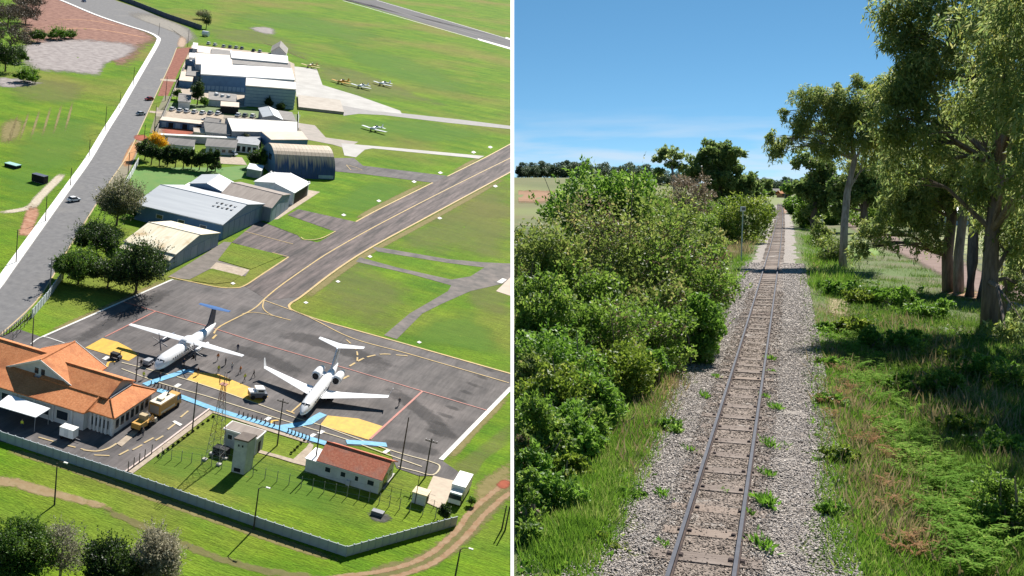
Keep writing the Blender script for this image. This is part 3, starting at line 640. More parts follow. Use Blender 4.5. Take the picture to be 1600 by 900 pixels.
# ---- big barrel vaulted hangar
p0, p1 = U(429, 277), U(523, 281); r = 9.6; Lx = (p1 - p0).length; o = Vector((p0.x, p0.y, 0)); va = math.atan2(p1.y - p0.y, p1.x - p0.x)
root = thing('vault_hangar', 'big barrel vaulted hangar with cream lit crown and dark blue shade painted on its streaked flank', 'hangar', ML @ T(o) @ RZ(va))
m_vault = mat('streaked vault sheets with painted shade', (.54, .42, .30), (.40, .29, .19), .8, rough=.6, stretch=(3, .2, .2))
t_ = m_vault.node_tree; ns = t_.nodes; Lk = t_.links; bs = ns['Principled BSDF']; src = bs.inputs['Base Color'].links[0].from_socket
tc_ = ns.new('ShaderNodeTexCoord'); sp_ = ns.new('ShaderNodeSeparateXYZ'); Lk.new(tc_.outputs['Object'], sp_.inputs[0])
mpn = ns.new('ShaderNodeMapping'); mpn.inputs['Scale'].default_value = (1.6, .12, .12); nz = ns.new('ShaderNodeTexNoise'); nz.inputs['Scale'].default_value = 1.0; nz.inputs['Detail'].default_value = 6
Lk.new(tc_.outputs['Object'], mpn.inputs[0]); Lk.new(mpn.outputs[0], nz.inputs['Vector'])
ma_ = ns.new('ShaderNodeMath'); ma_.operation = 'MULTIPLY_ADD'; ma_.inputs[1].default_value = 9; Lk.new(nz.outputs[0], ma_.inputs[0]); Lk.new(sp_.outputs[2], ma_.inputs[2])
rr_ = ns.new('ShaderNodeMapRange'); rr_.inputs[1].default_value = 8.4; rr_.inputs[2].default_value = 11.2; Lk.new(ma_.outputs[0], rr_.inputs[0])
mx_ = ns.new('ShaderNodeMixRGB'); mx_.inputs[1].default_value = (.035, .065, .16, 1); Lk.new(rr_.outputs[0], mx_.inputs[0]); Lk.new(src, mx_.inputs[2]); Lk.new(mx_.outputs[0], bs.inputs['Base Color'])  # height blend paints the sunlit cream crown and the dark blue shade below
NA = 18; arc = [(r - r * math.cos(math.pi * k / NA), r * math.sin(math.pi * k / NA)) for k in range(NA + 1)]
NX = 16
for j in range(NX):      # one curved sheet after the other
    x0, x1 = Lx * j / NX, Lx * (j + 1) / NX - .05; mb = MB()
    for k in range(NA):
        (ya, za), (yb, zb) = arc[k], arc[k + 1]; mb.face([(x0, ya, za), (x1, ya, za), (x1, yb, zb), (x0, yb, zb)])
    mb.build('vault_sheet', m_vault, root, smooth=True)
for x, nm in ((.06, 'end_wall'), (Lx - .1, 'end_wall')): MB().face([(x, y, z) for y, z in arc]).build(nm, m_walldb, root)
MB().box(Lx - .08, Lx + .05, 3, 16, .1, 6.5).build('hangar_door', mat('door blue', (.13, .2, .3)), root)
MB().box(-.05, .1, 6, 9, 4.5, 6.5).build('window', m_glass, root)
MB().box(Lx * .72, Lx * .97, -.12, .12, .3, 1.5).build('side_sheet', m_panel, root)

# ---- buildings behind the vault
h = 5.0
b = Bld('workshop', 'long workshop with cream white roof behind the vaulted hangar', 'workshop', quad4((364, 205), (463, 207), (462, 193), h, (352, 186)), h, m_wallg).walls().gable(m_rooftan if False else mat('cream white roof', (.70, .64, .56), (.76, .71, .64), .3, rough=.55), 6.6, 'A', frac=.7)
for k in range(6): b.window(0, .05 + .09 * k, .11 + .09 * k, 1.5, 3.2)
Bld('workshop', 'flat tan roofed annex joined to the vaulted hangar', 'workshop', quad4((424, 219), (481, 219), (471, 206), 5.5, (408, 206)), 5.5, m_walldb).walls().flat(m_rooftan)
Bld('shed', 'small pale gable roofed shed behind the cream workshop', 'shed', quad4((412, 183), (441, 187), (433, 173), 4.0), 4.0, m_wallg).walls().gable(m_roofblue, 5.2, 'B')
b = Bld('house', 'house with grey hipped roof beside the red soil yard', 'house', quad4((322, 206), (360, 210), (352, 196), 3.2), 3.2, m_wallg).walls().gable(m_roofgrey, 5.2, 'A')
for k in range(5): b.window(0, .1 + .16 * k, .2 + .16 * k, 1.2, 2.4)
Bld('shed', 'grey shed with sloping roof at the end of the parked cars', 'shed', quad4((318, 194), (338, 197), (346, 187), 3.0), 3.0, m_wallg).walls().gable(m_roofgrey, 4.4, 'A')
b = Bld('house', 'white house with dark striped tile roof and windows behind the dark trees', 'house', quad4((322, 228), (368, 231), (371, 221), 3.0), 3.0, m_wallw).walls().gable(m_roofgrey, 4.6, 'A')
for k in range(4): b.window(0, .1 + .22 * k, .24 + .22 * k, .9, 2.2)
b = Bld('house', 'white house with teal windows behind the yellow flowering tree', 'house', quad4((262, 225), (302, 229), (305, 220), 3.0), 3.0, m_wallw).walls().gable(m_roofgrey, 4.4, 'A')
for k in range(3): b.window(0, .25 + .24 * k, .42 + .24 * k, .6, 2.2, glass=mat('teal glass', (.05, .18, .17), rough=.2))
b = Bld('garden_wall', 'long grey garden wall with white coping beside the red soil yard', 'wall', quad4((244, 211), (369, 217), (369.5, 215.5), 2.4), 2.4, m_wallg).walls().flat(m_trim, t=.3, grow=.3, name='coping')
b = Bld('shed', 'blue walled row of sheds with tan roof below the parked cars', 'shed', quad4((250, 188), (318, 195), (321, 190), 2.6), 2.6, m_walldb).walls().flat(m_rooftan)
for k in range(6): b.rect(0, .04 + .16 * k, .15 + .16 * k, .1, 2.1, 'door', m_dark if k % 2 else m_panel)
soft_patch('bare_soil', [(248, 207), (258, 197), (298, 198), (306, 210), (275, 213)], .09, fademat('brick red soil', (.26, .055, .028)))
Bld('soil_heap_shed', 'small tan roofed hut at the end of the red soil yard', 'hut', quad4((304, 206), (320, 208), (318, 202), 2.2), 2.2, m_rooftan).walls().gable(m_rooftan, 3.0, 'A')
b = Bld('house', 'cluttered white yard building beside the vaulted hangar end wall', 'house', quad4((368, 224), (404, 228), (408, 214), 3.2), 3.2, m_wallw).walls().flat(m_wallg)
for k in range(4): b.rect(0, .08 + .23 * k, .22 + .23 * k, .4, 2.4, 'door', m_dark)
b = Bld('wall_shed', 'small grey lean-to shed in front of the vaulted hangar end', 'shed', quad4((386, 264), (408, 268), (412, 260), 2.6), 2.6, m_wallg).walls().flat(m_wallw)

# ---- the complex far up the road
h = 7.0
b = Bld('factory_hall', 'wide hall with bright white roof in the far complex', 'hall', quad4((314, 117), (460, 126), (455, 108), h, (315, 100)), h, m_walldb).walls(m_walldb).flat(m_roofwhite, t=.5)
for k in range(10): b.rect(0, .03 + .045 * k, .065 + .045 * k, .1, 2.2, 'wall_panel', m_panel)
b = Bld('factory_hall', 'tall blue panelled hall standing in front of the white roofed hall', 'hall', quad4((384, 135), (462, 141), (461, 130), 8.8, (385, 123)), 8.8, m_panel).walls(m_walldb).flat(mat('pale pink roof', (.60, .55, .50), (.66, .62, .58), .3), t=.5)
for k in range(6): b.rect(0, .005, .995, .12 + 1.42 * k, 1.32 + 1.42 * k, 'wall_panel', m_panel, .16)
for k in range(6): b.rect(1, .01, .99, .12 + 1.42 * k, 1.32 + 1.42 * k, 'wall_panel', m_panel, .16)
b.window(0, .09, .17, 4.3, 5.2)
Bld('factory_hall', 'hall with tan roof at the road end of the far complex', 'hall', quad4((306, 101), (363, 102), (361, 87), 6.4, (305, 83)), 6.4, m_wallw).walls().flat(mat('tan white roof', (.62, .54, .46), (.66, .59, .52), .3))
Bld('factory_hall', 'narrow hall with white roof at the back of the far complex', 'hall', quad4((362, 91), (450, 99), (449, 88), 7.0, (360, 80)), 7.0, m_wallw).walls().flat(m_roofwhite)
Bld('factory_hall', 'hall with grey roof between the two white roofed halls', 'hall', quad4((362, 100), (454, 108.5), (453, 99), 6.2, (362, 92)), 6.2, m_wallg).walls().flat(m_roofgrey)
Bld('shed', 'low tan slab roofed block behind the tan roofed hall', 'shed', quad4((309, 82), (362, 88), (362, 79), 3.0, (310, 72)), 3.0, m_wallw).walls().flat(mat('tan white roof', (.62, .54, .46)))
Bld('shed', 'dark roofed open shed among the far white roofs', 'shed', quad4((330, 84), (361, 88), (361, 80), 3.6), 3.6, m_dark).walls().flat(m_roofgrey)
b = Bld('house', 'small white gabled house with dark grey roof behind the far complex', 'house', quad4((424, 80), (447, 84), (449, 75), 4.0), 4.0, m_wallw).walls().gable(m_roofgrey, 7.2, 'B')
p0 = U(289, 106); root = thing('vault_shed', 'small pale vaulted shed at the road edge of the far complex', 'shed', ML @ T(p0))
arc2 = [(2.6 - 2.6 * math.cos(math.pi * k / 10), 2.6 * math.sin(math.pi * k / 10) + 1.6) for k in range(11)]
mb = MB()
for (xa, za), (xb, zb) in zip(arc2, arc2[1:]): mb.face([(xa, 0, za), (xb, 0, zb), (xb, 9, zb), (xa, 9, za)])
mb.build('vault_roof', m_roofwhite, root, smooth=True); MB().box(.1, 5.1, .1, 8.9, 0, 1.6).build('wall', m_wallg, root)
MB().face([(x, .05, z) for x, z in arc2]).build('end_wall', m_walldb, root)
Bld('shed', 'dark boxy shed beside the small vaulted shed', 'shed', quad4((291, 118), (312, 120), (314, 106), 3.4), 3.4, m_wallg).walls().flat(m_roofgrey)
Bld('shed', 'shed with tan roof next to the lone tree in the far compound', 'shed', quad4((280, 126), (300, 128), (303, 114), 3.0), 3.0, m_walldb).walls().flat(m_rooftan)
Bld('house', 'small grey roofed white hut beside the lone compound tree', 'hut', quad4((279, 158), (297, 160), (298, 148), 3.0), 3.0, m_wallw).walls().gable(m_roofgrey, 4.2, 'A')
b = Bld('walled_yard', 'low walled yard with white clutter in front of the white hall', 'yard', quad4((326, 156), (370, 160), (369, 148), 2.6), 2.6, m_wallw).walls().flat(m_roofgrey)
for k, (x, y) in enumerate(((-3, 0), (0, -.5), (2.5, .6), (-4, 1.6))): MB().box(x - .7, x + .7, y - .6, y + .6, 2.8, 3.9).build('roof_unit', m_wallw, b.root)
Bld('shed', 'long tan roofed carport below the walled yard', 'carport', quad4((345, 166), (373, 168), (373, 161), 3.0), 3.0, m_dark).walls().flat(m_rooftan)
Bld('shed', 'red brown walled shed at the foot of the tall blue hall', 'shed', quad4((438, 187), (462, 190), (456, 176), 2.4), 2.4, mat('red brown wall', (.22, .10, .08))).walls().flat(m_roofgrey)
b = Bld('gate_house', 'tiny white gate house on the road corner of the far complex', 'gate house', quad4((301, 76), (308, 77), (309, 68), 3.0), 3.0, m_wallw).walls().flat(m_trim)
b = Bld('gate_house', 'pale low block at the road side above the vaulted shed', 'shed', quad4((296, 90), (309, 91), (309, 84), 3.0), 3.0, m_wallw).walls().flat(m_trim)

# ---- the terminal with its orange roofs
h = 3.7
E1, E2, E3 = U(246.7, 612, h), U(178.7, 656, h), U(120, 643, h)
ox, oy = E2.x, E2.y
root = thing('terminal_building', 'terminal building with orange tiled gable and hip roofs', 'building', ML @ T((ox, oy, 0)))
def tv(x, y, z): p = U(x, y, z); return Vector((p.x - ox, p.y - oy, z))
D1 = tv(246.7, 612, h).y; WL = tv(120, 643, h).x; LL = WL - 26
# wall blocks (the right one set back a little from the left one)
ya = tv(116, 643, h).y
MB().box(WL + .3, -.7, .8, D1 - .6, 0, h).build('wall', m_wallw, root)
MB().box(LL, WL + 1.2, ya + .8, D1 - .6, 0, h).build('wall', m_wallw, root)
G1, G2, G3 = tv(62.7, 564, 8.6), tv(117, 535, 8.6), tv(109, 610, 5.2)
gx = (G1.x + G2.x) / 2; gy0 = G1.y; gy1 = max(G2.y, D1 - 1); gw = abs(G3.x - gx); gz0, gz1 = 5.2, 8.6
# lower skirt roof
sk0 = 5.0
def slab(pts, t, name, m, par=root):
    return MB().prism(pts, [Vector(p) + Vector((0, 0, t)) for p in pts]).build(name, m, par)
u2a, u2b = tv(118.7, 609, 5.3), tv(169, 625, 5.3)     # eave of the cross gable
slab([(WL, 0, h), (0, 0, h), (-3.4, 4.2, sk0), (WL, 4.2, sk0)], .2, 'roof_slope', m_tile)
slab([(0, 0, h), (0, D1, h), (-3.4, D1 - 3.4, sk0), (-3.4, 4.2, sk0)], .2, 'roof_slope', m_tile)
slab([(0, D1, h), (LL, D1, h), (LL, D1 - 3.4, sk0), (-3.4, D1 - 3.4, sk0)], .2, 'roof_slope', m_tile)
slab([(LL, ya, h), (WL + 1.5, ya, h), (WL + 1.5, ya + 5.2, sk0 + .15), (LL, ya + 5.2, sk0 + .15)], .2, 'roof_slope', m_tile)
slab([(WL + 1.5, ya, h), (WL + 1.9, 0.2, h), (WL + 1.9, 4.2, sk0), (WL + 1.5, ya + 5.2, sk0 + .15)], .22, 'roof_slope', m_tile)
for a, c in (((0, 0, h + .25), (-3.4, 4.2, sk0 + .28)), ((WL + 1.6, ya, h + .25), (WL + 1.6, ya + 5, sk0 + .3)), ((0, D1, h + .25), (-3.4, D1 - 3.4, sk0 + .28))):
    MB().tube([a, c], .14, 6).build('hip_tiles', m_tile, root)
# upper storey and main gable
MB().box(gx - gw + .5, gx + gw - .5, gy0 + .4, gy1, h, gz0 + .1).build('upper_wall', m_wallw, root)
MB().box(gx + gw - 1, -3.6, 4.4, D1 - 3.5, h, 5.3).build('upper_wall', m_wallg, root)
gb = MB().prism([(gx - gw + .3, gy0 + .35, gz0), (gx + gw - .3, gy0 + .35, gz0), (gx, gy0 + .35, gz1 - .1)], [(gx - gw + .3, gy0 + .6, gz0), (gx + gw - .3, gy0 + .6, gz0), (gx, gy0 + .6, gz1 - .1)]).build('gable_wall', m_wallw, root)
for dx in (-1.2, .2): MB().box(gx + dx, gx + dx + .75, gy0 + .22, gy0 + .4, gz0 + .6, gz0 + 1.7).build('window', m_glass, root)
slab([(gx, gy0, gz1), (gx, gy1, gz1), (gx + gw, gy1, gz0), (gx + gw, gy0, gz0)], .2, 'roof_slope', m_tile)
slab([(gx, gy1, gz1), (gx, gy0, gz1), (gx - gw, gy0, gz0), (gx - gw, gy1, gz0)], .2, 'roof_slope', m_tile)
MB().tube([(gx, gy0, gz1 + .22), (gx, gy1, gz1 + .22)], .18, 6).build('ridge_tiles', m_tile, root)
for s in (-1, 1):
    for yy in (gy0 - .08, gy1 + .02): MB().prism([(gx, yy, gz1 - .1), (gx + s * gw, yy, gz0 - .1), (gx + s * gw, yy + .1, gz0 - .1), (gx, yy + .1, gz1 - .1)], [(gx, yy, gz1 + .3), (gx + s * gw, yy, gz0 + .3), (gx + s * gw, yy + .1, gz0 + .3), (gx, yy + .1, gz1 + .3)]).build('barge_board', m_trim, root)
# cross gable to the apron end
r0, r1 = tv(109, 569, 7.3), tv(190.7, 595, 7.3); cy = (r0.y + r1.y) / 2; cx1 = r1.x; ce = (u2a.y + u2b.y) / 2; cw = abs(cy - ce)
cx0 = gx + .4
slab([(cx0, cy - cw, 5.3), (cx1, cy - cw, 5.3), (cx1, cy, 7.3), (cx0, cy, 7.3)], .2, 'roof_slope', m_tile)
slab([(cx1, cy + cw, 5.3), (cx0, cy + cw, 5.3), (cx0, cy, 7.3), (cx1, cy, 7.3)], .2, 'roof_slope', m_tile)
MB().tube([(cx0, cy, 7.52), (cx1, cy, 7.52)], .16, 6).build('ridge_tiles', m_tile, root)
MB().prism([(cx1 - .5, cy - cw + .3, 4.6), (cx1 - .5, cy + cw - .3, 4.6), (cx1 - .5, cy + cw - .3, 5.3), (cx1 - .5, cy, 7.2), (cx1 - .5, cy - cw + .3, 5.3)], [(cx1 - .3, cy - cw + .3, 4.6), (cx1 - .3, cy + cw - .3, 4.6), (cx1 - .3, cy + cw - .3, 5.3), (cx1 - .3, cy, 7.2), (cx1 - .3, cy - cw + .3, 5.3)]).build('gable_wall', m_wallg, root)
MB().box(cx0, cx1 - .6, cy - cw + .4, cy + cw - .4, 4.0, 5.3).build('upper_wall', m_wallg, root)
# left wing
l0 = tv(0, 532, 7.6); ly = l0.y; wingx = gx - gw * .15
slab([(LL - 14, ly - 6.5, 4.9), (wingx, ly - 6.5, 4.9), (wingx, ly, 7.6), (LL - 14, ly, 7.6)], .2, 'roof_slope', m_tile)
slab([(wingx, ly + 6.5, 4.9), (LL - 14, ly + 6.5, 4.9), (LL - 14, ly, 7.6), (wingx, ly, 7.6)], .2, 'roof_slope', m_tile)
MB().tube([(LL - 14, ly, 7.82), (wingx, ly, 7.82)], .18, 6).build('ridge_tiles', m_tile, root)
MB().box(LL - 14, wingx - 1, ly - 6, ly + 6, 0, 4.9).build('wall', m_wallw, root)
# windows, pillars
for k in range(5): 
    x = WL + 2.2 + k * (abs(WL) - 3) / 5; w = MB().box(x, x + (abs(WL) - 3) / 5 - .7, .66, .85, .95, 2.9).build('window', m_trim, root); MB().box(x + .12, x + (abs(WL) - 3) / 5 - .82, .6, .75, 1.1, 2.75).build('pane', m_glass, w)
    MB().box(x - .5, x - .1, .5, .84, 0, h - .05).build('pillar', m_wallw, root)
MB().box(-1.0, -.5, .5, 1.0, 0, h - .05).build('pillar', m_wallw, root)
ny = 7
for k in range(ny):
    y = 1.6 + k * (D1 - 3) / ny; w = MB().box(-.78, -.6, y, y + (D1 - 3) / ny - .5, 1.0, 2.9).build('window', m_trim, root); MB().box(-.72, -.54, y + .12, y + (D1 - 3) / ny - .62, 1.12, 2.78).build('pane', m_glass, w)
for k in range(6): x = LL + 1.5 + k * 4; w = MB().box(x, x + 2.6, ya + .66, ya + .85, .9, 2.8).build('window', m_trim, root); MB().box(x + .15, x + 2.45, ya + .6, ya + .75, 1.05, 2.65).build('pane', m_glass, w); MB().box(x + 3.1, x + 3.5, ya + .5, ya + .84, 0, h - .05).build('pillar', m_wallw, root)
sheet('terminal_footpath', [(182, 694), (241, 646), (246, 650), (190, 699)], .16, m_tan)

# white canopy by the terminal
q = [U(14.7, 617, 3.2), U(-8, 634, 2.8), U(56, 653, 2.8), U(78.7, 639, 3.2)]; c0 = sum(q, Vector()) / 4
root = thing('canopy', 'white sloping canopy in front of the terminal', 'canopy', ML @ T((c0.x, c0.y, 0)))
q = [p - Vector((c0.x, c0.y, 0)) for p in q]
MB().prism(q, [p + Vector((0, 0, .12)) for p in q]).build('canopy_sheet', mat('white canopy', (.80, .80, .80), rough=.5), root)
for p in q: MB().tube([(p.x * .95, p.y * .95, 0), (p.x * .95, p.y * .95, p.z)], .06, 6).build('post', m_wallg, root)

# ---- red roofed house and the tower block in the front yard
h = 3.0
b = Bld('house', 'white house with faded red tiled roof in the front yard', 'house', axq((500, 719), (594, 748), (617, 721), h), h, m_wallw).walls().gable(m_tiler, 4.7, 'A', grow=.5)
for t0, t1 in ((.10, .20), (.36, .45), (.60, .66), (.80, .92)): b.window(0, t0, t1, 1.2, 2.2)
b.rect(0, .70, .76, .05, 2.1, 'door', mat('white door', (.6, .62, .65))); b.rect(0, .48, .54, .1, 1.0, 'air_conditioner', m_wallw, .5)
b.rect(1, .3, .55, .05, 2.3, 'door', m_glass); b.window(1, .66, .86, 1.2, 2.2)
MB().tube([b.ridge[0] + Vector((0, 0, .2)), b.ridge[1] + Vector((0, 0, .2))], .15, 6).build('ridge_tiles', mat('bright red ridge', (.50, .10, .05)), b.root)
a_, b_, c_, d_ = b.c
MB().box(a_.x - 2.6, a_.x - .02, a_.y + .2, a_.y + 5, 0, 2.4).build('annex', m_wallw, b.root); MB().box(a_.x - 2.8, a_.x, a_.y, a_.y + 5.2, 2.41, 2.55).build('annex_roof', mat('white canopy', (.80, .80, .80)), b.root)
h = 3.2
b = Bld('equipment_building', 'low grey equipment building with brown flat roof behind the tower', 'building', axq((352, 671), (401, 687), (413, 676), h), h, mat('stained white wall', (.50, .52, .54), (.36, .38, .40), .6, rough=.9)).walls()
MB().prism(b.up(h + .01, .3), b.up(h + .35, .3)).build('roof_edge', m_trim, b.root); MB().prism(b.up(h + .36, .05), b.up(h + .40, .05)).build('roof', m_roofbrown, b.root)
for k in range(3): b.window(0, .1 + .25 * k, .26 + .25 * k, 1.6, 2.6)
b.rect(1, .3, .6, .1, 2.2, 'door', m_dark)
ht = tall((372, 740), 692)
tb = [U(361, 737), U(381, 742), U(394, 732)]
b = Bld('water_tower', 'square pale concrete tower with brown top in the front yard', 'tower', [tb[0], tb[1], tb[2], tb[0] + tb[2] - tb[1]], 6.2, mat('stained white wall', (.50, .52, .54))).walls(); 
MB().prism(b.up(6.21, .12), b.up(6.5, .12)).build('roof', mat('dark brown slab', (.10, .075, .065), (.14, .11, .09), .8), b.root)
for k in range(2):
    for j in range(3): b.rect(0, .08 + .46 * k, .48 + .44 * k, .3 + 1.9 * j, 2.1 + 1.9 * j, 'wall_panel', mat('stained white wall', (.50, .52, .54)), .07)
for t0 in (.3, .6): b.rect(0, t0, t0 + .12, 5.1, 5.5, 'vent', m_dark, .1)
b.rect(0, .2, .7, .3, 1.0, 'dark_hatch', m_dark, .12)
# ================================================================ THE AIRFIELD: aircraft
def heading(p, q):
    d = q - p; return math.atan2(d.y, d.x) - math.pi / 2
def ell(y, cz, rx, rz, n=14, e=1.0): return [(rx * math.cos(2 * math.pi * k / n), y, cz + rz * math.sin(2 * math.pi * k / n)) for k in range(n)]
def foil(pts, name, m, par, t=.12):
    "tapered wing surface: list of (x, y_lead, y_trail, z, thick)"
    rs = [[(x, yl, z), (x, yl * .7 + yt * .3, z + th / 2), (x, yt, z), (x, yl * .7 + yt * .3, z - th / 2)] for x, yl, yt, z, th in pts]
    return MB().rings(rs).build(name, m, par)
m_plane = mat('aircraft white', (.80, .80, .81), rough=.28, spec=.5)
m_navy = mat('navy tail paint', (.012, .03, .075), rough=.3, spec=.5)
m_lblue = mat('light blue tail paint', (.07, .15, .34), rough=.3)
m_eng = mat('engine grey', (.10, .11, .14), rough=.4)
m_tyre = mat('tyre rubber', (.02, .02, .02), rough=.9)
m_metal = mat('dull metal', (.3, .3, .32), rough=.4, metal=.6)
def turboprop(M):
    r = thing('turboprop_airliner', 'white high wing twin turboprop airliner with navy tail fin', 'aircraft', M)
    sec = [(13.6, 1.75, .05, .05), (13.3, 1.8, .45, .42), (12.4, 1.95, .95, .9), (11.2, 2.2, 1.3, 1.25), (9.5, 2.3, 1.43, 1.4), (3, 2.3, 1.43, 1.4), (-4, 2.3, 1.43, 1.4), (-8, 2.65, 1.15, 1.1), (-11.5, 3.1, .65, .65), (-13.6, 3.4, .12, .15)]
    MB().rings([ell(*s) for s in sec]).build('fuselage', m_plane, r, smooth=True)
    mb = MB()
    for x in (-1, 1): mb.face([(x * .08, 12.62, 2.62), (x * .82, 12.15, 2.55), (x * .95, 11.55, 2.95), (x * .08, 11.95, 3.25)])
    mb.build('cockpit_window', m_glass, r)
    foil([(-13.5, 1.5, .3, 4.0, .12), (-5, 2.1, -.4, 4.0, .35), (0, 2.1, -.4, 4.0, .42), (5, 2.1, -.4, 4.0, .35), (13.5, 1.5, .3, 4.0, .12)], 'wing', m_plane, r)
    MB().rings([ell(2.4, 3.55, .9, .6), ell(1, 3.65, 1.2, .75), ell(-1, 3.65, 1.1, .7), ell(-2.6, 3.5, .5, .4)]).build('wing_fairing', m_plane, r, smooth=True)
    for s in (-1, 1):
        n = MB().rings([[(s * 4.1 + a, y, z) for a, y, z in ell(*q, n=10)] for q in ((4.3, 3.55, .3, .3), (3.6, 3.5, .5, .52), (1.5, 3.45, .55, .62), (-1.6, 3.5, .3, .35))]).build('engine_nacelle', m_plane if s < 0 else m_eng, r, smooth=True)
        p = MB().rings([[(s * 4.1 + a, y, z) for a, y, z in ell(*q, n=8)] for q in ((4.9, 3.55, .03, .03), (4.3, 3.55, .22, .22))])
        for k in range(6):
            a = k * math.pi / 3 + .3; c, sn = math.cos(a), math.sin(a)
            p.prism([(s * 4.1 + .1 * sn, 4.45, 3.55 - .1 * c), (s * 4.1 - .1 * sn, 4.55, 3.55 + .1 * c), (s * 4.1 - .1 * sn + 1.95 * c, 4.55, 3.55 + .1 * c + 1.95 * sn), (s * 4.1 + .1 * sn + 1.95 * c, 4.45, 3.55 - .1 * c + 1.95 * sn)], [(s * 4.1 + .1 * sn, 4.5, 3.55 - .1 * c), (s * 4.1 - .1 * sn, 4.6, 3.55 + .1 * c), (s * 4.1 - .1 * sn + 1.95 * c, 4.6, 3.55 + .1 * c + 1.95 * sn), (s * 4.1 + .1 * sn + 1.95 * c, 4.5, 3.55 - .1 * c + 1.95 * sn)])
        p.build('propeller', m_eng, n)
    rs = [[(-.12, yl, z), (0, yl + .1, z), (.12, yl, z), (.05, yt, z), (-.05, yt, z)] for yl, yt, z in ((-7.6, -12.6, 3.6), (-9.6, -12.9, 4.6), (-11.0, -13.2, 7.5))]
    MB().rings(rs).build('tail_fin', m_navy, r)
    foil([(-3.7, -11.6, -12.8, 7.55, .12), (0, -11.0, -13.1, 7.55, .2), (3.7, -11.6, -12.8, 7.55, .12)], 'tailplane', m_lblue, r)
    for k in range(14):
        for s in (-1, 1): MB().box(s * 1.44 - .02, s * 1.44 + .02, 8.6 - k * .95, 8.9 - k * .95, 2.45, 2.85).build('cabin_window', m_glass, r)
    MB().box(1.36, 1.47, 9.4, 10.4, 1.3, 3.0).build('door', m_eng, r)
    MB().box(1.43, 1.50, -6.2, -5.2, 2.3, 2.9).build('tail_emblem', mat('emblem green yellow', (.5, .45, .08)), r)
    for x, y in ((0, 10.6), (-1.9, -.3), (1.9, -.3)):
        g = MB().tube([(x, y, .3), (x, y, 1.3)], .1, 6).build('landing_gear', m_metal, r)
        MB().rings([[(x + a, y + b * .38, .38 + c * .38) for b, c in [(math.cos(q), math.sin(q)) for q in [2 * math.pi * k / 10 for k in range(10)]]] for a in (-.3, .3)]).build('wheel', m_tyre, g)
    for s in (-1, 1): MB().rings([ell(2.2, 1.25, .01, .01), ell(1.2, 1.25, .5, .55), ell(-1.6, 1.25, .5, .55), ell(-2.8, 1.35, .01, .01)]).build('gear_fairing', m_plane, r, smooth=True) if s > 0 else None
    return r
n_, t_ = U(241, 576, 1.8), U(338, 507, 3); c = (n_ + t_) / 2
turboprop(ML @ T((c.x, c.y, 0)) @ RZ(heading(t_, n_)))
def bizjet(M):
    r = thing('business_jet', 'white twin engine jet with swept wings, winglets and high tailplane', 'aircraft', M)
    sec = [(13.6, 1.9, .05, .05), (13.0, 1.95, .42, .4), (11.8, 2.1, .85, .82), (10, 2.35, 1.15, 1.15), (6, 2.4, 1.2, 1.25), (-2, 2.4, 1.2, 1.25), (-6, 2.5, 1.05, 1.1), (-10, 2.9, .6, .65), (-12.6, 3.2, .12, .15)]
    MB().rings([ell(*s) for s in sec]).build('fuselage', m_plane, r, smooth=True)
    mb = MB()
    for x in (-1, 1): mb.face([(x * .05, 11.75, 2.92), (x * .75, 11.25, 2.75), (x * .9, 10.6, 3.02), (x * .05, 11.1, 3.38)])
    mb.build('cockpit_window', m_glass, r)
    for s in (-1, 1):
        foil([(s * .6, 3.6, -1.6, 1.55, .5), (s * 4, 1.6, -1.9, 1.7, .32), (s * 13.2, -3.2, -4.6, 2.3, .12)], 'wing', m_plane, r)
        MB().rings([[(s * 13.2, -3.3, 2.3), (s * 13.25, -4.6, 2.3), (s * 13.1, -4.6, 2.3)], [(s * 13.7, -4.3, 3.9), (s * 13.73, -4.9, 3.9), (s * 13.62, -4.9, 3.9)]]).build('winglet', m_plane, r)
        n = MB().rings([[(s * 2.15 + a, y, z) for a, y, z in ell(*q, n=14)] for q in ((-3.2, 3.2, .85, .85), (-4.0, 3.2, 1.0, 1.0), (-6.6, 3.2, .92, .92), (-8.6, 3.2, .55, .55))]).build('engine', m_plane, r, smooth=True)
        MB().face([(s * 2.15 + a, y, z) for a, y, z in ell(-3.18, 3.2, .7, .7)]).build('engine_intake', m_dark, n)
        MB().box(min(s * .9, s * 1.6), max(s * .9, s * 1.6), -6.8, -4.8, 3.0, 3.2).build('pylon', m_plane, r)
        for k in range(7): MB().box(s * 1.2 - .02, s * 1.2 + .02, 8.0 - k * 1.3, 8.5 - k * 1.3, 2.6, 2.95).build('cabin_window', m_glass, r)
    rs = [[(-.14, yl, z), (0, yl + .1, z), (.14, yl, z), (.05, yt, z), (-.05, yt, z)] for yl, yt, z in ((-6.4, -12.0, 3.2), (-9.9, -13.5, 7.45))]
    MB().rings(rs).build('tail_fin', mat('aircraft pale grey', (.55, .60, .68), rough=.3), r)
    for s in (-1, 1): foil([(0, -10.3, -13.2, 7.45, .25), (s * 4.9, -13.0, -14.3, 7.55, .1)], 'tailplane', m_plane, r)
    for x, y in ((0, 10.2), (-1.9, -.6), (1.9, -.6)):
        g = MB().tube([(x, y, .3), (x, y, 1.5)], .09, 6).build('landing_gear', m_metal, r)
        MB().rings([[(x + a, y + b * .36, .36 + c * .36) for b, c in [(math.cos(q), math.sin(q)) for q in [2 * math.pi * k / 10 for k in range(10)]]] for a in (-.25, .25)]).build('wheel', m_tyre, g)
    return r
n_, t_ = U(471, 645, 2.2), U(529, 566, 3.2); c = (n_ + t_) / 2
bizjet(ML @ T((c.x, c.y, 0)) @ RZ(heading(t_, n_)))
m_yplane = mat('yellow aircraft paint', (.62, .33, .05), rough=.35)
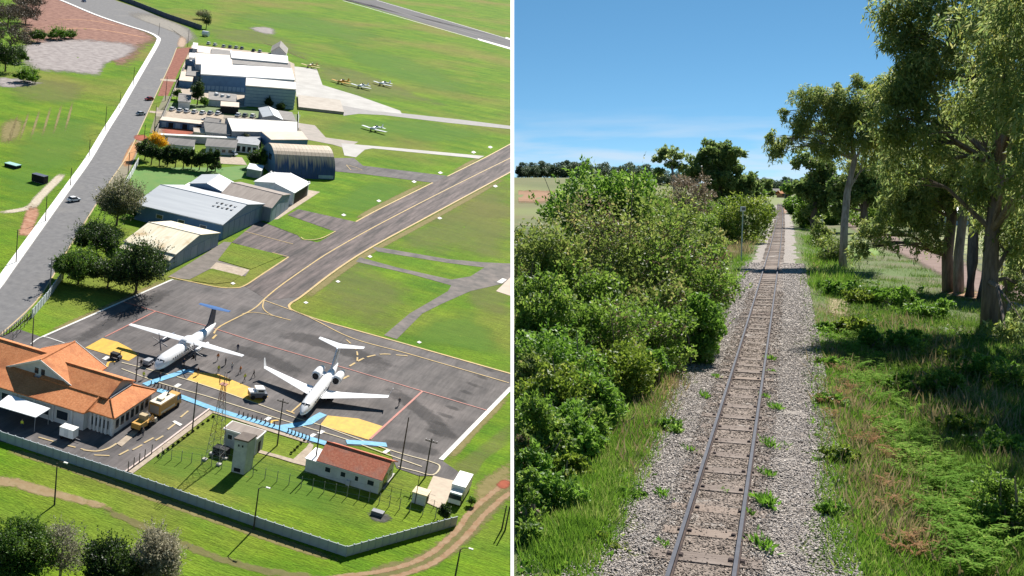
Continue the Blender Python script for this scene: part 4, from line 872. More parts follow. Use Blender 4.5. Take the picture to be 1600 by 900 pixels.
def cropduster(M, label, m, first=None):
    if first: 
        r = clone(first, M, label)
        for p in ('fuselage', 'wing', 'tail_fin', 'tailplane'): recolor(r, p, m)
        return r
    r = thing('light_aircraft', label, 'aircraft', M, 'light aircraft parked on the far grass')
    MB().rings([ell(*s, n=10) for s in ((3.9, 1.35, .1, .1), (3.5, 1.4, .48, .48), (2, 1.4, .55, .62), (.4, 1.6, .55, .8), (-2, 1.35, .35, .45), (-4.6, 1.1, .1, .15))]).build('fuselage', m, r, smooth=True)
    MB().rings([ell(*s, n=8) for s in ((1.0, 2.0, .1, .1), (.6, 2.2, .4, .35), (-.6, 2.2, .38, .3), (-1.4, 1.8, .1, .1))]).build('cockpit_window', m_glass, r, smooth=True)
    foil([(-6.6, 1.9, .4, 1.25, .12), (0, 2.3, .3, 1.0, .3), (6.6, 1.9, .4, 1.25, .12)], 'wing', m, r)
    foil([(-2.0, -3.6, -4.6, 1.3, .08), (0, -3.3, -4.7, 1.3, .12), (2.0, -3.6, -4.6, 1.3, .08)], 'tailplane', m, r)
    MB().rings([[(-.06, -3.3, 1.2), (.06, -3.3, 1.2), (0, -4.8, 1.2)], [(-.04, -4.1, 2.7), (.04, -4.1, 2.7), (0, -4.9, 2.7)]]).build('tail_fin', m, r)
    p = MB()
    for k in range(3):
        a = k * 2.094 + .5; p.tube([(0, 3.95, 1.35), (1.3 * math.cos(a), 3.95, 1.35 + 1.3 * math.sin(a))], [.1, .05], 4)
    p.build('propeller', m_eng, r)
    for x in (-1.2, 1.2):
        g = MB().tube([(x * .5, 1.8, 1.2), (x, 1.9, .35)], .07, 5).build('landing_gear', m_metal, r)
        MB().rings([[(x + a, 1.9 + b * .35, .35 + c * .35) for b, c in [(math.cos(q), math.sin(q)) for q in [2 * math.pi * k / 8 for k in range(8)]]] for a in (-.12, .12)]).build('wheel', m_tyre, g)
    return r
first = None
for x, y, lab, m, rz in ((535, 131, 'yellow light aircraft parked on the grass beside the concrete apron', m_yplane, 2.75), (566, 138, 'white light aircraft in the middle of the three on the far grass', m_plane, 2.8),
                         (600, 134, 'white light aircraft farthest from the halls in the row of three', m_plane, 2.7), (587, 205, 'white light aircraft standing alone on the grass below the concrete strip', m_plane, 2.8), (487, 106, 'pale yellow light aircraft at the back corner of the concrete apron', mat('pale yellow paint', (.70, .52, .26), rough=.35), 2.85)):
    o = cropduster(ML @ T(U(x, y)) @ RZ(rz), lab, m, first); first = first or o

# ================================================================ vehicles
def car_proto(name, label, m):
    r = thing(name, label, 'car', Matrix(), 'cars on the airfield roads and car parks')
    prof = [(-2.1, .35), (-2.15, .75), (-1.9, .95), (2.0, .85), (2.15, .6), (2.1, .35)]
    MB().rings([[(x, y, z) for y, z in prof] for x in (-.85, .85)]).build('body', m, r)
    MB().rings([[(x * w, y, z) for y, z in ((-1.75, .94), (-1.2, 1.45), (.5, 1.45), (1.25, .90))] for x, w in ((-.78, 1), (.78, 1))]).build('cabin_glass', m_glass, r)
    MB().box(-.72, .72, -1.15, .45, 1.455, 1.50).build('roof', m, r)
    for x in (-.8, .8):
        for y in (-1.3, 1.3):
            MB().rings([[(x + a, y + b * .33, .33 + c * .33) for b, c in [(math.cos(q), math.sin(q)) for q in [2 * math.pi * k / 10 for k in range(10)]]] for a in (-.1, .1)]).build('wheel', m_tyre, r)
    for x in (-.6, .6): MB().box(x - .18, x + .18, 2.08, 2.17, .6, .75).build('headlight', m_trim, r)
    return r
paint = {n: mat('car paint ' + n, c, rough=.25, spec=.5) for n, c in dict(white=(.78, .78, .78), silver=(.45, .47, .5), red=(.30, .02, .02), dark=(.03, .035, .045), blue=(.05, .12, .3), grey=(.2, .21, .22)).items()}
proto = None
def car(x, y, rz, colr, label):
    global proto
    M = ML @ T(U(x, y) + Vector((0, 0, .1))) @ RZ(rz)
    if proto is None: proto = car_proto('parked_car', label, paint[colr]); proto.matrix_world = M; o = proto
    else:
        o = clone(proto, M, label)
        for p in ('body', 'roof'): recolor(o, p, paint[colr])
    return o
ordn = ['first', 'second', 'third', 'fourth', 'fifth', 'sixth', 'seventh', 'eighth', 'ninth', 'tenth']
car(115, 315, -.35, 'white', 'white car driving alone past the roadside trees')
car(220, 180, -.35, 'silver', 'silver car on the road near the red soil verge')
car(233, 157, 2.8, 'red', 'dark red car on the road just ahead of the silver one')
car(131, 3, 1.0, 'blue', 'dark blue car on the road in the far corner')
for k, (x, y, cl) in enumerate(((269, 173, 'white'), (281, 175, 'white'), (292, 176, 'white'), (304, 177, 'white'), (316.5, 178.5, 'white'), (328.5, 179, 'silver'), (340.5, 179.5, 'white'))):
    car(x, y, .12, cl, '%s %s car from the road in the upper parking row' % (ordn[k], cl))
for k, (x, y, cl) in enumerate(((372, 182, 'white'), (383, 182.5, 'grey'), (395, 183.5, 'white'))): car(x, y, .12, cl, '%s car, %s, parked right of the dark carport' % (ordn[k], cl))
for k, (x, y, cl) in enumerate(((326, 69.5, 'white'), (336, 71.5, 'white'), (349.5, 74, 'silver'), (359.5, 75, 'grey'), (369, 76, 'silver'), (378, 77, 'grey'), (396, 80.5, 'dark'), (406, 82, 'silver'))):
    car(x, y, .2, cl, '%s car from the road, %s, in the row behind the far complex' % (ordn[k], cl))
car(322, 190, 1.4, 'white', 'white car standing by the grey sloping roofed shed')
car(362, 243, 1.4, 'silver', 'silver van parked beside the white house with striped roof')
def wheelset(r, xs, ys, rad=.45, w=.15):
    for x in xs:
        for y in ys: MB().rings([[(x + a, y + b * rad, rad + c * rad) for b, c in [(math.cos(q), math.sin(q)) for q in [2 * math.pi * k / 12 for k in range(12)]]] for a in (-w, w)]).build('wheel', m_tyre, r)
m_ytruck = mat('fire truck yellow', (.60, .33, .07), (.50, .28, .07), .8, rough=.4); m_cream = mat('cream paint', (.70, .62, .48), rough=.5)
p, q = U(240, 655), U(276, 632); r = thing('fire_truck', 'large yellow and cream fire truck parked beside the terminal', 'truck', ML @ T(U(257, 643) + Vector((0, 0, .1))) @ RZ(heading(p, q)))
MB().box(-1.25, 1.25, -4, 1.9, .8, 2.9).build('body', m_ytruck, r); MB().box(-1.2, 1.2, -3.9, 1.8, 2.91, 3.1).build('deck', m_cream, r)
MB().prism([(-1.2, 2.0, .7), (1.2, 2.0, .7), (1.2, 4.2, .7), (-1.2, 4.2, .7)], [(-1.15, 2.0, 2.8), (1.15, 2.0, 2.8), (1.05, 3.8, 2.8), (-1.05, 3.8, 2.8)]).build('cab', m_ytruck, r)
MB().prism([(-1.22, 2.5, 1.7), (1.22, 2.5, 1.7), (1.22, 4.1, 1.7), (-1.22, 4.1, 1.7)], [(-1.16, 2.5, 2.6), (1.16, 2.5, 2.6), (1.1, 3.9, 2.6), (-1.1, 3.9, 2.6)]).build('windscreen', m_glass, r)
MB().box(-1.0, 1.0, -4.06, -3.98, 1.0, 2.6).build('rear_panel', mat('grey truck panel', (.35, .33, .30)), r); MB().box(1.24, 1.29, -3.6, 1.5, 1.1, 1.5).build('side_stripe', m_cream, r)
MB().tube([(0, .5, 3.1), (0, .9, 3.7), (0, 2.4, 3.9)], .14, 6).build('water_cannon', m_dark, r); MB().box(-.6, .6, -2.5, -1.4, 3.1, 3.5).build('hatch', m_cream, r)
wheelset(r, (-1.05, 1.05), (-2.8, -1.4, 2.9), .55, .2)
r = thing('loader', 'small yellow tractor loader parked behind the fire truck', 'tractor', ML @ T(U(221, 670) + Vector((0, 0, .1))) @ RZ(heading(p, q)))
MB().box(-.9, .9, -2.2, .4, .7, 1.7).build('engine_housing', m_ytruck, r); MB().box(-.8, .8, .4, 2.4, .6, 1.1).build('chassis', m_ytruck, r); MB().box(-.7, .7, -.2, 1.0, 1.7, 2.7).build('cab', mat('tan cab', (.45, .34, .2)), r)
MB().tube([(.6, 1.2, 1.0), (.6, 2.6, 1.9), (.6, 3.3, .9)], .14, 6).build('lift_arm', m_ytruck, r); MB().tube([(-.6, 1.2, 1.0), (-.6, 2.6, 1.9), (-.6, 3.3, .9)], .14, 6).build('lift_arm', m_ytruck, r)
MB().prism([(-1, 3.2, .3), (1, 3.2, .3), (1, 4.1, .3), (-1, 4.1, .3)], [(-1, 3.0, 1.2), (1, 3.0, 1.2), (1, 3.6, 1.2), (-1, 3.6, 1.2)]).build('bucket', m_cream, r); wheelset(r, (-.95, .95), (-1.4, 1.4), .6, .2)
r = thing('baggage_trailer', 'white boxy trailer standing in front of the terminal', 'trailer', ML @ T(U(107, 686) + Vector((0, 0, .1))))
MB().box(-1.4, 1.4, -.9, .9, .6, 2.2).build('body', mat('white canopy', (.80, .80, .80)), r); MB().box(-1.45, 1.45, -.95, .95, 2.21, 2.3).build('roof', m_trim, r); MB().box(-.4, .4, -.95, -.88, .8, 2.0).build('door', m_wallw, r); MB().tube([(1.4, 0, .5), (2.4, 0, .4)], .06, 6).build('drawbar', m_metal, r); wheelset(r, (-1.0, 1.0), (-.8, .8), .3, .1)
r = thing('ground_power_unit', 'black ground power unit standing on the yellow zone near the turboprop', 'equipment', ML @ T(U(181, 561) + Vector((0, 0, .14))))
MB().box(-1.1, .6, -.6, .6, .4, 1.2).build('body', m_dark, r); MB().box(.65, 1.2, -.5, .5, .4, .8).build('hood', m_eng, r); MB().tube([(1.0, 0, .8), (1.0, 0, 1.9), (1.4, 0, 2.1)], .08, 6).build('mast', m_dark, r); wheelset(r, (-.9, .9), (-.6, .6), .3, .1)
r = thing('refuel_tractor', 'white and black tow tractor standing at the end of the yellow zone', 'tractor', ML @ T(U(402, 622) + Vector((0, 0, .14))) @ RZ(-.9))
MB().box(-1.1, 1.1, -1.8, 1.7, .4, 1.3).build('body', m_eng, r); MB().box(-.95, .95, -.6, 1.2, 1.3, 2.2).build('cab', m_plane, r); MB().box(-.97, .97, -.2, .9, 1.55, 2.0).build('cab_window', m_glass, r); MB().box(-1, 1, -1.9, -.7, 1.3, 1.6).build('hood', m_plane, r); wheelset(r, (-1.0, 1.0), (-1.2, 1.1), .45, .18)
r = thing('box_truck', 'white box truck parked beside the paved pad at the yard corner', 'truck', ML @ T(U(718, 774)) @ RZ(heading(U(707, 793), U(728, 757))))
MB().box(-1.2, 1.2, -2.6, 3.2, .8, 3.1).build('cargo_box', mat('white canopy', (.80, .80, .80)), r); MB().prism([(-1.1, -4.6, .5), (1.1, -4.6, .5), (1.1, -2.7, .5), (-1.1, -2.7, .5)], [(-1.0, -4.2, 2.3), (1.0, -4.2, 2.3), (1.0, -2.7, 2.3), (-1.0, -2.7, 2.3)]).build('cab', m_plane, r)
MB().prism([(-1.12, -4.5, 1.3), (1.12, -4.5, 1.3), (1.12, -3.2, 1.3), (-1.12, -3.2, 1.3)], [(-1.05, -4.3, 2.05), (1.05, -4.3, 2.05), (1.05, -3.2, 2.05), (-1.05, -3.2, 2.05)]).build('windscreen', m_glass, r); wheelset(r, (-1.0, 1.0), (-3.6, 2.0), .48, .18)
r = thing('kiosk', 'small cream roofed white kiosk on the corner of the paved pad', 'kiosk', ML @ T(U(656, 784)))
MB().box(-1.2, 1.2, -1.1, 1.1, 0, 1.9).build('wall', m_wallw, r); MB().box(-1.35, 1.35, -1.25, 1.25, 1.91, 2.1).build('roof', mat('cream kiosk roof', (.72, .60, .40)), r); MB().box(1.18, 1.23, -.4, .4, .1, 1.7).build('door', m_dark, r)
r = thing('dark_container', 'dark box container standing on the grass left of the road', 'container', ML @ T(U(62, 285)) @ RZ(-.1)); MB().box(-2.4, 2.4, -1.1, 1.1, .2, 2.4).build('body', m_dark, r); MB().box(-2.45, 2.45, -1.15, 1.15, 2.41, 2.5).build('lid', m_eng, r); MB().box(-2.3, 2.3, -1, 1, 0, .2).build('skid', m_metal, r)
r = thing('teal_container', 'low teal roofed box standing on the grass beyond the dark container', 'container', ML @ T(U(20, 261)) @ RZ(-.1)); MB().box(-2.4, 2.4, -1.3, 1.3, 0, .9).build('body', m_dark, r); MB().box(-2.5, 2.5, -1.4, 1.4, .91, 1.1).build('roof', mat('teal sheet', (.28, .48, .45)), r)
r = thing('storage_tank', 'white cylindrical tank on the far verge by the wall end', 'tank', ML @ T(U(321, 57))); MB().rings([[(x, 1.6 * math.cos(q), 1.8 + 1.6 * math.sin(q)) for q in [2 * math.pi * k / 14 for k in range(14)]] for x in (-2, 2)]).build('tank', m_plane, r, smooth=False); MB().box(-1.5, -1.2, -1.2, 1.2, 0, 1).build('saddle', m_eng, r); MB().box(1.2, 1.5, -1.2, 1.2, 0, 1).build('saddle', m_eng, r)
r = thing('cargo_cart', 'pale baggage cart at the nose of the turboprop', 'cart', ML @ T(U(231, 571) + Vector((0, 0, .1)))); MB().box(-.8, .8, -1.2, 1.2, .45, .6).build('deck', m_metal, r); MB().box(-.7, .7, -1, 1, .6, 1.3).build('cargo', m_wallg, r); wheelset(r, (-.7, .7), (-.8, .8), .25, .08)

# ================================================================ people on the apron
def figure_mesh(pose):
    P = {'walk': dict(lf=(.12, .32), rf=(-.12, -.30), lh=(.26, -.2), rh=(-.26, .22)), 'stand': dict(lf=(.12, 0), rf=(-.12, .04), lh=(.28, .05), rh=(-.28, .05))}[pose]
    V = [(0, 0, .95), (0, 0, 1.15), (0, .01, 1.42), (0, .02, 1.52), (0, .04, 1.66), (0, .04, 1.77)]; Ed = [(0, 1), (1, 2), (2, 3), (3, 4), (4, 5)]; Rr = [.155, .15, .17, .06, .105, .07]
    for f, h_, s in ((P['lf'], P['lh'], 1), (P['rf'], P['rh'], -1)):
        i = len(V); V += [(s * .09, 0, .88), (f[0], f[1] * .55 + .03, .48), (f[0], f[1] - .04, .09), (f[0], f[1] + .13, .05)]; Ed += [(0, i), (i, i + 1), (i + 1, i + 2), (i + 2, i + 3)]; Rr += [.10, .07, .05, .045]
        i = len(V); V += [(s * .19, .0, 1.42), (s * .25, h_[1] * .35 - .02, 1.15), (h_[0], h_[1] * .8, .92), (h_[0], h_[1], .82)]; Ed += [(2, i), (i, i + 1), (i + 1, i + 2), (i + 2, i + 3)]; Rr += [.07, .05, .04, .035]
    me = bpy.data.meshes.new('skeleton'); me.from_pydata(V, Ed, []); o = link(bpy.data.objects.new('skeleton', me))
    md = o.modifiers.new('s', 'SKIN'); md.use_smooth_shade = True
    for k, r_ in enumerate(Rr): me.skin_vertices[0].data[k].radius = (r_, r_)
    me.skin_vertices[0].data[0].use_root = True
    o.modifiers.new('u', 'SUBSURF').levels = 1
    dg = bpy.context.evaluated_depsgraph_get(); ev = o.evaluated_get(dg); res = bpy.data.meshes.new_from_object(ev); bpy.data.objects.remove(o)
    return res
fm = {p: figure_mesh(p) for p in ('walk', 'stand')}
cl = {n: mat('cloth ' + n, c, rough=.9) for n, c in dict(navy=(.02, .03, .07), black=(.02, .02, .02), vest=(.55, .62, .06), grey=(.12, .12, .13), white=(.6, .6, .6), orange=(.6, .2, .04), jeans=(.05, .08, .16)).items()}
m_skin = mat('skin', (.38, .22, .15), rough=.6)
def person(x, y, rz, pose, top, bottom, label, z=.1):
    me = fm[pose].copy(); me.materials.clear()
    for m in (cl[bottom], cl[top], m_skin): me.materials.append(m)
    idx = []
    for p in me.polygons: c = p.center; idx.append(2 if c.z > 1.5 else (1 if c.z > .98 or (abs(c.x) > .2 and c.z > .9) else (0 if not (abs(c.x) > .22 and c.z > .75) else 2)))
    me.polygons.foreach_set('material_index', idx); me.polygons.foreach_set('use_smooth', [True] * len(me.polygons))
    o = link(bpy.data.objects.new('person', me)); o.matrix_world = ML @ T(U(x, y) + Vector((0, 0, z))) @ RZ(rz)
    return tag(o, label, 'person', 'people on the apron')
for a in ((341, 583, .4, 'stand', 'vest', 'navy', 'person in a bright vest standing near the turboprop wing'), (382, 596, 1.2, 'walk', 'vest', 'black', 'person in a yellow vest walking between the two aircraft'),
          (396, 590, 2.0, 'walk', 'black', 'black', 'person in black walking beside the yellow vested one'), (371, 549, .2, 'stand', 'navy', 'jeans', 'person in navy standing behind the turboprop wing tip'),
          (340, 564, 1.0, 'walk', 'orange', 'grey', 'person in orange under the turboprop wing'), (352, 571, 2.4, 'stand', 'grey', 'black', 'person in grey out beyond the turboprop wing'),
          (362, 579, .8, 'stand', 'white', 'jeans', 'person in a white top beyond the turboprop wing'), (375, 584, 1.5, 'walk', 'orange', 'black', 'person in orange and black nearest the jet wing tip'),
          (220, 574, .5, 'stand', 'black', 'black', 'person in black standing left of the turboprop nose'), (250, 596, .9, 'walk', 'navy', 'navy', 'person in navy walking on the blue walkway'),
          (224, 593, .2, 'stand', 'vest', 'grey', 'person in a vest beside the terminal corner'), (287, 573, .2, 'stand', 'navy', 'black', 'person in navy under the turboprop nacelle'),
          (223, 683, 1.0, 'stand', 'grey', 'navy', 'person in grey beside the tractor loader'), (34, 670, .3, 'stand', 'vest', 'navy', 'person in a vest under the white canopy'), (309, 587, .7, 'stand', 'black', 'grey', 'person in black at the end of the blue walkway'),
          (623, 634, .3, 'walk', 'grey', 'grey', 'person in grey standing alone beyond the jet wing tip')):
    person(*a)

# ================================================================ poles, fences, walls
m_pole = mat('dark weathered pole', (.055, .05, .045), (.09, .08, .07), 2, rough=.9); m_polec = mat('grey concrete pole', (.20, .20, .19), (.27, .26, .25), 1, rough=.9)
def pole(base, ytop, label, cross=0, lamp=0, m=m_pole, rad=.15, xfer=0, group='utility and lamp poles around the airfield'):
    h = tall(base, ytop); r = thing('lamp_pole' if lamp else 'utility_pole', label, 'pole', ML @ T(U(*base)), group)
    MB().tube([(0, 0, 0), (0, 0, h)], [rad, rad * .65], 8).build('shaft', m, r)
    for k in range(cross): MB().box(-1.1, 1.1, -.08, .08, h - .7 - k * .8, h - .55 - k * .8).build('crossarm', m, r)
    if cross:
        for x in (-1, -.4, .4, 1): MB().tube([(x, 0, h - .55), (x, 0, h - .3)], .06, 6).build('insulator', m_metal, r)
    if lamp:
        a = MB().tube([(0, 0, h - .1), (.5, 0, h + .4), (1.3, 0, h + .6)], .06, 6).build('lamp_arm', m, r); MB().box(1.2, 1.9, -.16, .16, h + .5, h + .66).build('lamp_head', m_trim, a)
    if xfer: MB().rings([[(-.45 + .3 * math.cos(q), .3 * math.sin(q), z) for q in [2 * math.pi * k / 10 for k in range(10)]] for z in (h - 2.6, h - 1.7)]).build('transformer', m_wallg, r)
    return r
for a in (((85, 789), 724, 'lamp pole leaning over the dirt track in front of the wall', 0, 1), ((396, 828), 763, 'lamp pole standing outside the middle of the panel wall', 0, 1), ((711, 902), 858, 'lamp pole at the bottom by the wheel ruts', 0, 1),
          ((625, 733), 652, 'tall thin pole right of the red roofed house', 0, 0), ((664, 746), 685, 'pole with crossarm beside the paved pad', 1, 0), ((300, 676), 597, 'tall pole beside the service road in the front yard', 0, 0), ((433, 696), 623, 'pole with crossarm beside the brown roofed equipment building', 1, 0),
          ((491, 733), 664, 'thin pole at the left end of the red roofed house', 0, 0), ((78, 453), 402, 'roadside pole with crossarm and grey transformer', 1, 0, m_polec, .17, 1), ((50, 543), 490, 'dark pole behind the terminal roof', 0, 0), ((25, 411), 359, 'pole on the white pavement nearest the viewer', 0, 0), ((71, 347), 306, 'second pole along the white pavement', 0, 0),
          ((110, 291), 262, 'third pole along the white pavement', 0, 0), ((139, 246), 218, 'fourth pole along the white pavement', 0, 0), ((164, 206), 166, 'fifth pole along the white pavement', 0, 0), ((187, 170), 144, 'sixth pole along the white pavement', 0, 0), ((208, 134), 105, 'seventh pole along the white pavement', 0, 0), ((248, 55), 36, 'pole on the inside of the far road bend', 0, 0),
          ((293, 73), 45, 'pole on the outside of the far road bend', 0, 0), ((212, 597), 550, 'dark pole at the apron corner of the terminal', 0, 0), ((241, 205), 165, 'pole on the verge by the red soil', 0, 0), ((200, 272), 238, 'pole on the verge above the big roadside tree', 0, 0), ((258, 158), 120, 'pole on the verge beside the lone compound tree', 0, 0), ((224, 233), 195, 'pole on the verge in front of the yellow tree', 0, 0),
          ((784, 827), 790, 'left post of the pair on the right grass', 0, 0, m_pole, .14), ((789, 829), 791, 'right post of the pair on the right grass', 0, 0, m_pole, .14), ((648, 787), 742, 'thin fence pole between house and kiosk', 0, 0, m_pole, .08)):
    pole(*a)
def panel_wall(label, ps, hgt, n, mats, name='panel_wall', post=True, thick=.14):
    r = thing(name, label, 'wall', ML @ T(ps[0])); base = ps[0]; meshes = {}
    tot = sum((b - a).length for a, b in zip(ps, ps[1:]))
    for a, b in zip(ps, ps[1:]):
        L_ = (b - a).length; k = max(1, round(n * L_ / tot)); w = L_ / k; d = (b - a).normalized(); ang = math.atan2(d.y, d.x)
        key = round(w, 3)
        me = MB().box(.08, w - .08, -thick / 2, thick / 2, 0, hgt); 
        po = MB().box(-.1, .1, -thick, thick, 0, hgt + .12)
        first_p = first_o = None
        for i in range(k):
            p = a + d * (w * i) - base; Mx = T(p) @ RZ(ang)
            if first_p is None:
                first_p = me.build('wall_panel', mats[0], r); first_o = po.build('post', mats[-1], r); o1, o2 = first_p, first_o
            else:
                o1 = link(first_p.copy()); o1.parent = r; o2 = link(first_o.copy()); o2.parent = r
            o1.matrix_local = Mx @ Matrix.Rotation(random.uniform(-.012, .012), 4, 'X'); o2.matrix_local = Mx
        
    return r
random.seed(5)
m_pw = mat('pale wall panel', (.46, .50, .52), (.36, .41, .44), .7, rough=.85); m_pw2 = mat('wall post', (.40, .44, .47), (.33, .37, .40), .7, rough=.85)
m_pw2s = m_pw2
panel_wall('long pale concrete panel wall around the front yard', [U(-40, 674), U(0, 688), U(205, 755), U(400, 823), U(540, 869.5), U(713, 821)], 1.75, 62, (m_pw, m_pw2))
panel_wall('dark panel wall along the far road', [U(165, -8), U(210, 8), U(260, 28), U(315, 47)], 3.0, 16, (mat('dark blue wall panel', (.10, .12, .16), (.14, .15, .18), .5), mat('dark wall post', (.08, .09, .12))), thick=.2)
panel_wall('pale panel wall between road and lawn by the roadside trees', [U(50, 497), U(76, 466), U(97, 436)], 2.0, 12, (m_pw, m_pw2))
panel_wall('white panel wall beside the verge above the big roadside tree', [U(194, 296), U(205, 276), U(216, 256)], 2.2, 6, (m_wallw, m_trim))
panel_wall('grey boundary wall between the verge and the parked cars', [U(242, 212), U(252, 190), U(263, 165), U(275, 136), U(290, 104)], 1.8, 22, (mat('grey block wall', (.34, .32, .29), (.28, .26, .24), .6), mat('grey block wall', (.34, .32, .29))))
panel_wall('low grey retaining wall at the foot of the concrete slab', [U(466, 178), U(466, 204)], 1.0, 3, (m_wallw, m_trim))
def post_fence(label, ps, n, hgt, m, wires=2, rad=.07, tilt=0, name='fence'):
    r = thing(name, label, 'fence', ML @ T(ps[0])); base = ps[0]; tot = sum((b - a).length for a, b in zip(ps, ps[1:])); pm = None; tops = []
    for a, b in zip(ps, ps[1:]):
        k = max(1, round(n * (b - a).length / tot))
        for i in range(k):
            p = a.lerp(b, i / k) - base
            if pm is None: pm = o = MB().tube([(0, 0, 0), (0, 0, hgt)], [rad, rad * .8], 6).build('post', m, r)
            else: o = link(pm.copy()); o.parent = r
            o.matrix_local = T(p) @ Matrix.Rotation(random.uniform(-.05, .05) + tilt, 4, 'X'); tops.append(p)
    for w in range(wires): MB().tube([p + Vector((0, 0, hgt * (.35 + .55 * w))) for p in tops], .018, 4).build('wire', m_metal, r)
    return r
post_fence('leaning post and wire fence crossing the front yard', [U(252, 716), U(330, 729), U(395, 744), U(470, 762), U(560, 780), U(640, 800), U(700, 815)], 26, 2.1, m_polec, 3, .07)
post_fence('dark post fence beside the service road', [U(200, 737), U(226, 718), U(247, 703)], 5, 2.0, m_pole, 2, .1)
post_fence('wooden post fence beside the terminal by the road', [U(-8, 532), U(15, 521), U(45, 497)], 14, 1.4, mat('brown wood', (.14, .09, .055)), 2, .12)
post_fence('dark mesh fence behind the terminal beside the drive', [U(20, 535), U(38, 512), U(52, 494)], 6, 2.2, m_pole, 3, .07)
post_fence('wire fence from the house to the kiosk', [U(596, 768), U(640, 781), U(690, 798)], 7, 1.6, m_pole, 3, .05)
# hedge of low round plants beside the service road
def cone_bollard():
    return MB().rings([[(r_ * math.cos(q), r_ * math.sin(q), z) for q in [2 * math.pi * k / 8 for k in range(8)]] for r_, z in ((.22, 0), (.20, .05), (.12, .08), (.09, .8), (.04, .85))])
bp0 = None; m_bol = mat('dark bollard', (.05, .03, .025), rough=.7)
def bollard(x, y, lab):
    global bp0
    if bp0 is None: bp0 = o = cone_bollard().build('bollard', m_bol)
    else: o = link(bp0.copy())
    o.matrix_world = ML @ T(U(x, y) + Vector((0, 0, .17)))
    tag(o, lab, 'bollard', 'bollards along the blue walkway')
for k in range(9): bollard(236 + k * 5.4, 602 + k * 1.75, '%s small dark bollard from the terminal beside the blue walkway' % nth(k))
for k in range(9): bollard(373 + k * 6.9, 649 + k * 2.2, '%s small dark bollard behind the brown roofed equipment building' % nth(k))
for k in range(7): bollard(450 + k * 5.5, 676 + k * 1.9, '%s small dark bollard towards the red roofed house' % nth(k))
# ---- lattice mast
L4 = [U(320, 719), U(331, 710), U(352, 717), U(342, 727)]; c0 = sum(L4, Vector()) / 4; hm = tall((336, 718), 600)
r = thing('lattice_mast', 'slender red and white lattice mast in the front yard', 'mast', ML @ T(c0)); m_mr = mat('mast red', (.30, .11, .08), rough=.6); m_mw = mat('mast white', (.27, .27, .26), rough=.6)
L4 = [(p - c0) for p in L4]
for p in L4: MB().box(p.x - .4, p.x + .4, p.y - .4, p.y + .4, 0, .35).build('footing', m_conc, r)
nb = 9
def lvl(k): s = 1 - .8 * (k / nb); return [Vector((p.x * s, p.y * s, hm * k / nb)) for p in L4]
for k in range(nb):
    a, b = lvl(k), lvl(k + 1); m = m_mr if k % 4 == 3 or k == nb - 1 else m_mw; mb = MB()
    for i in range(4): mb.tube([a[i], b[i]], .045, 5); mb.tube([a[i], b[(i + 1) % 4]], .022, 4); mb.tube([a[(i + 1) % 4], b[i]], .022, 4); mb.tube([b[i], b[(i + 1) % 4]], .022, 4)
    mb.build('lattice_section', m, r)
MB().box(-.6, .6, -.6, .6, hm - .06, hm + .03).build('platform', m_mr, r)
for x, y in ((-.9, 0), (.9, .2), (0, .9), (.4, -.8), (-.5, -.6)): MB().tube([(x, y, hm), (x, y, hm + 1.6)], .05, 5).build('antenna', m_mr, r)
MB().tube([(0, 0, hm), (0, 0, hm + 2.4)], .05, 5).build('antenna', m_mw, r)
MB().box(-1.3, 1.3, 1.5, 3.3, .1, 1.5).build('equipment_cabinet', m_dark, r)
for k in range(5): MB().rings([[((.5 + .1 * k) * math.cos(q) + .3 * (k % 2), (.5) * math.sin(q), 1.8 + .9 * k + .2 * math.sin(q)) for q in [2 * math.pi * j / 10 for j in range(10)]] for e in (0, 1)]) if False else None

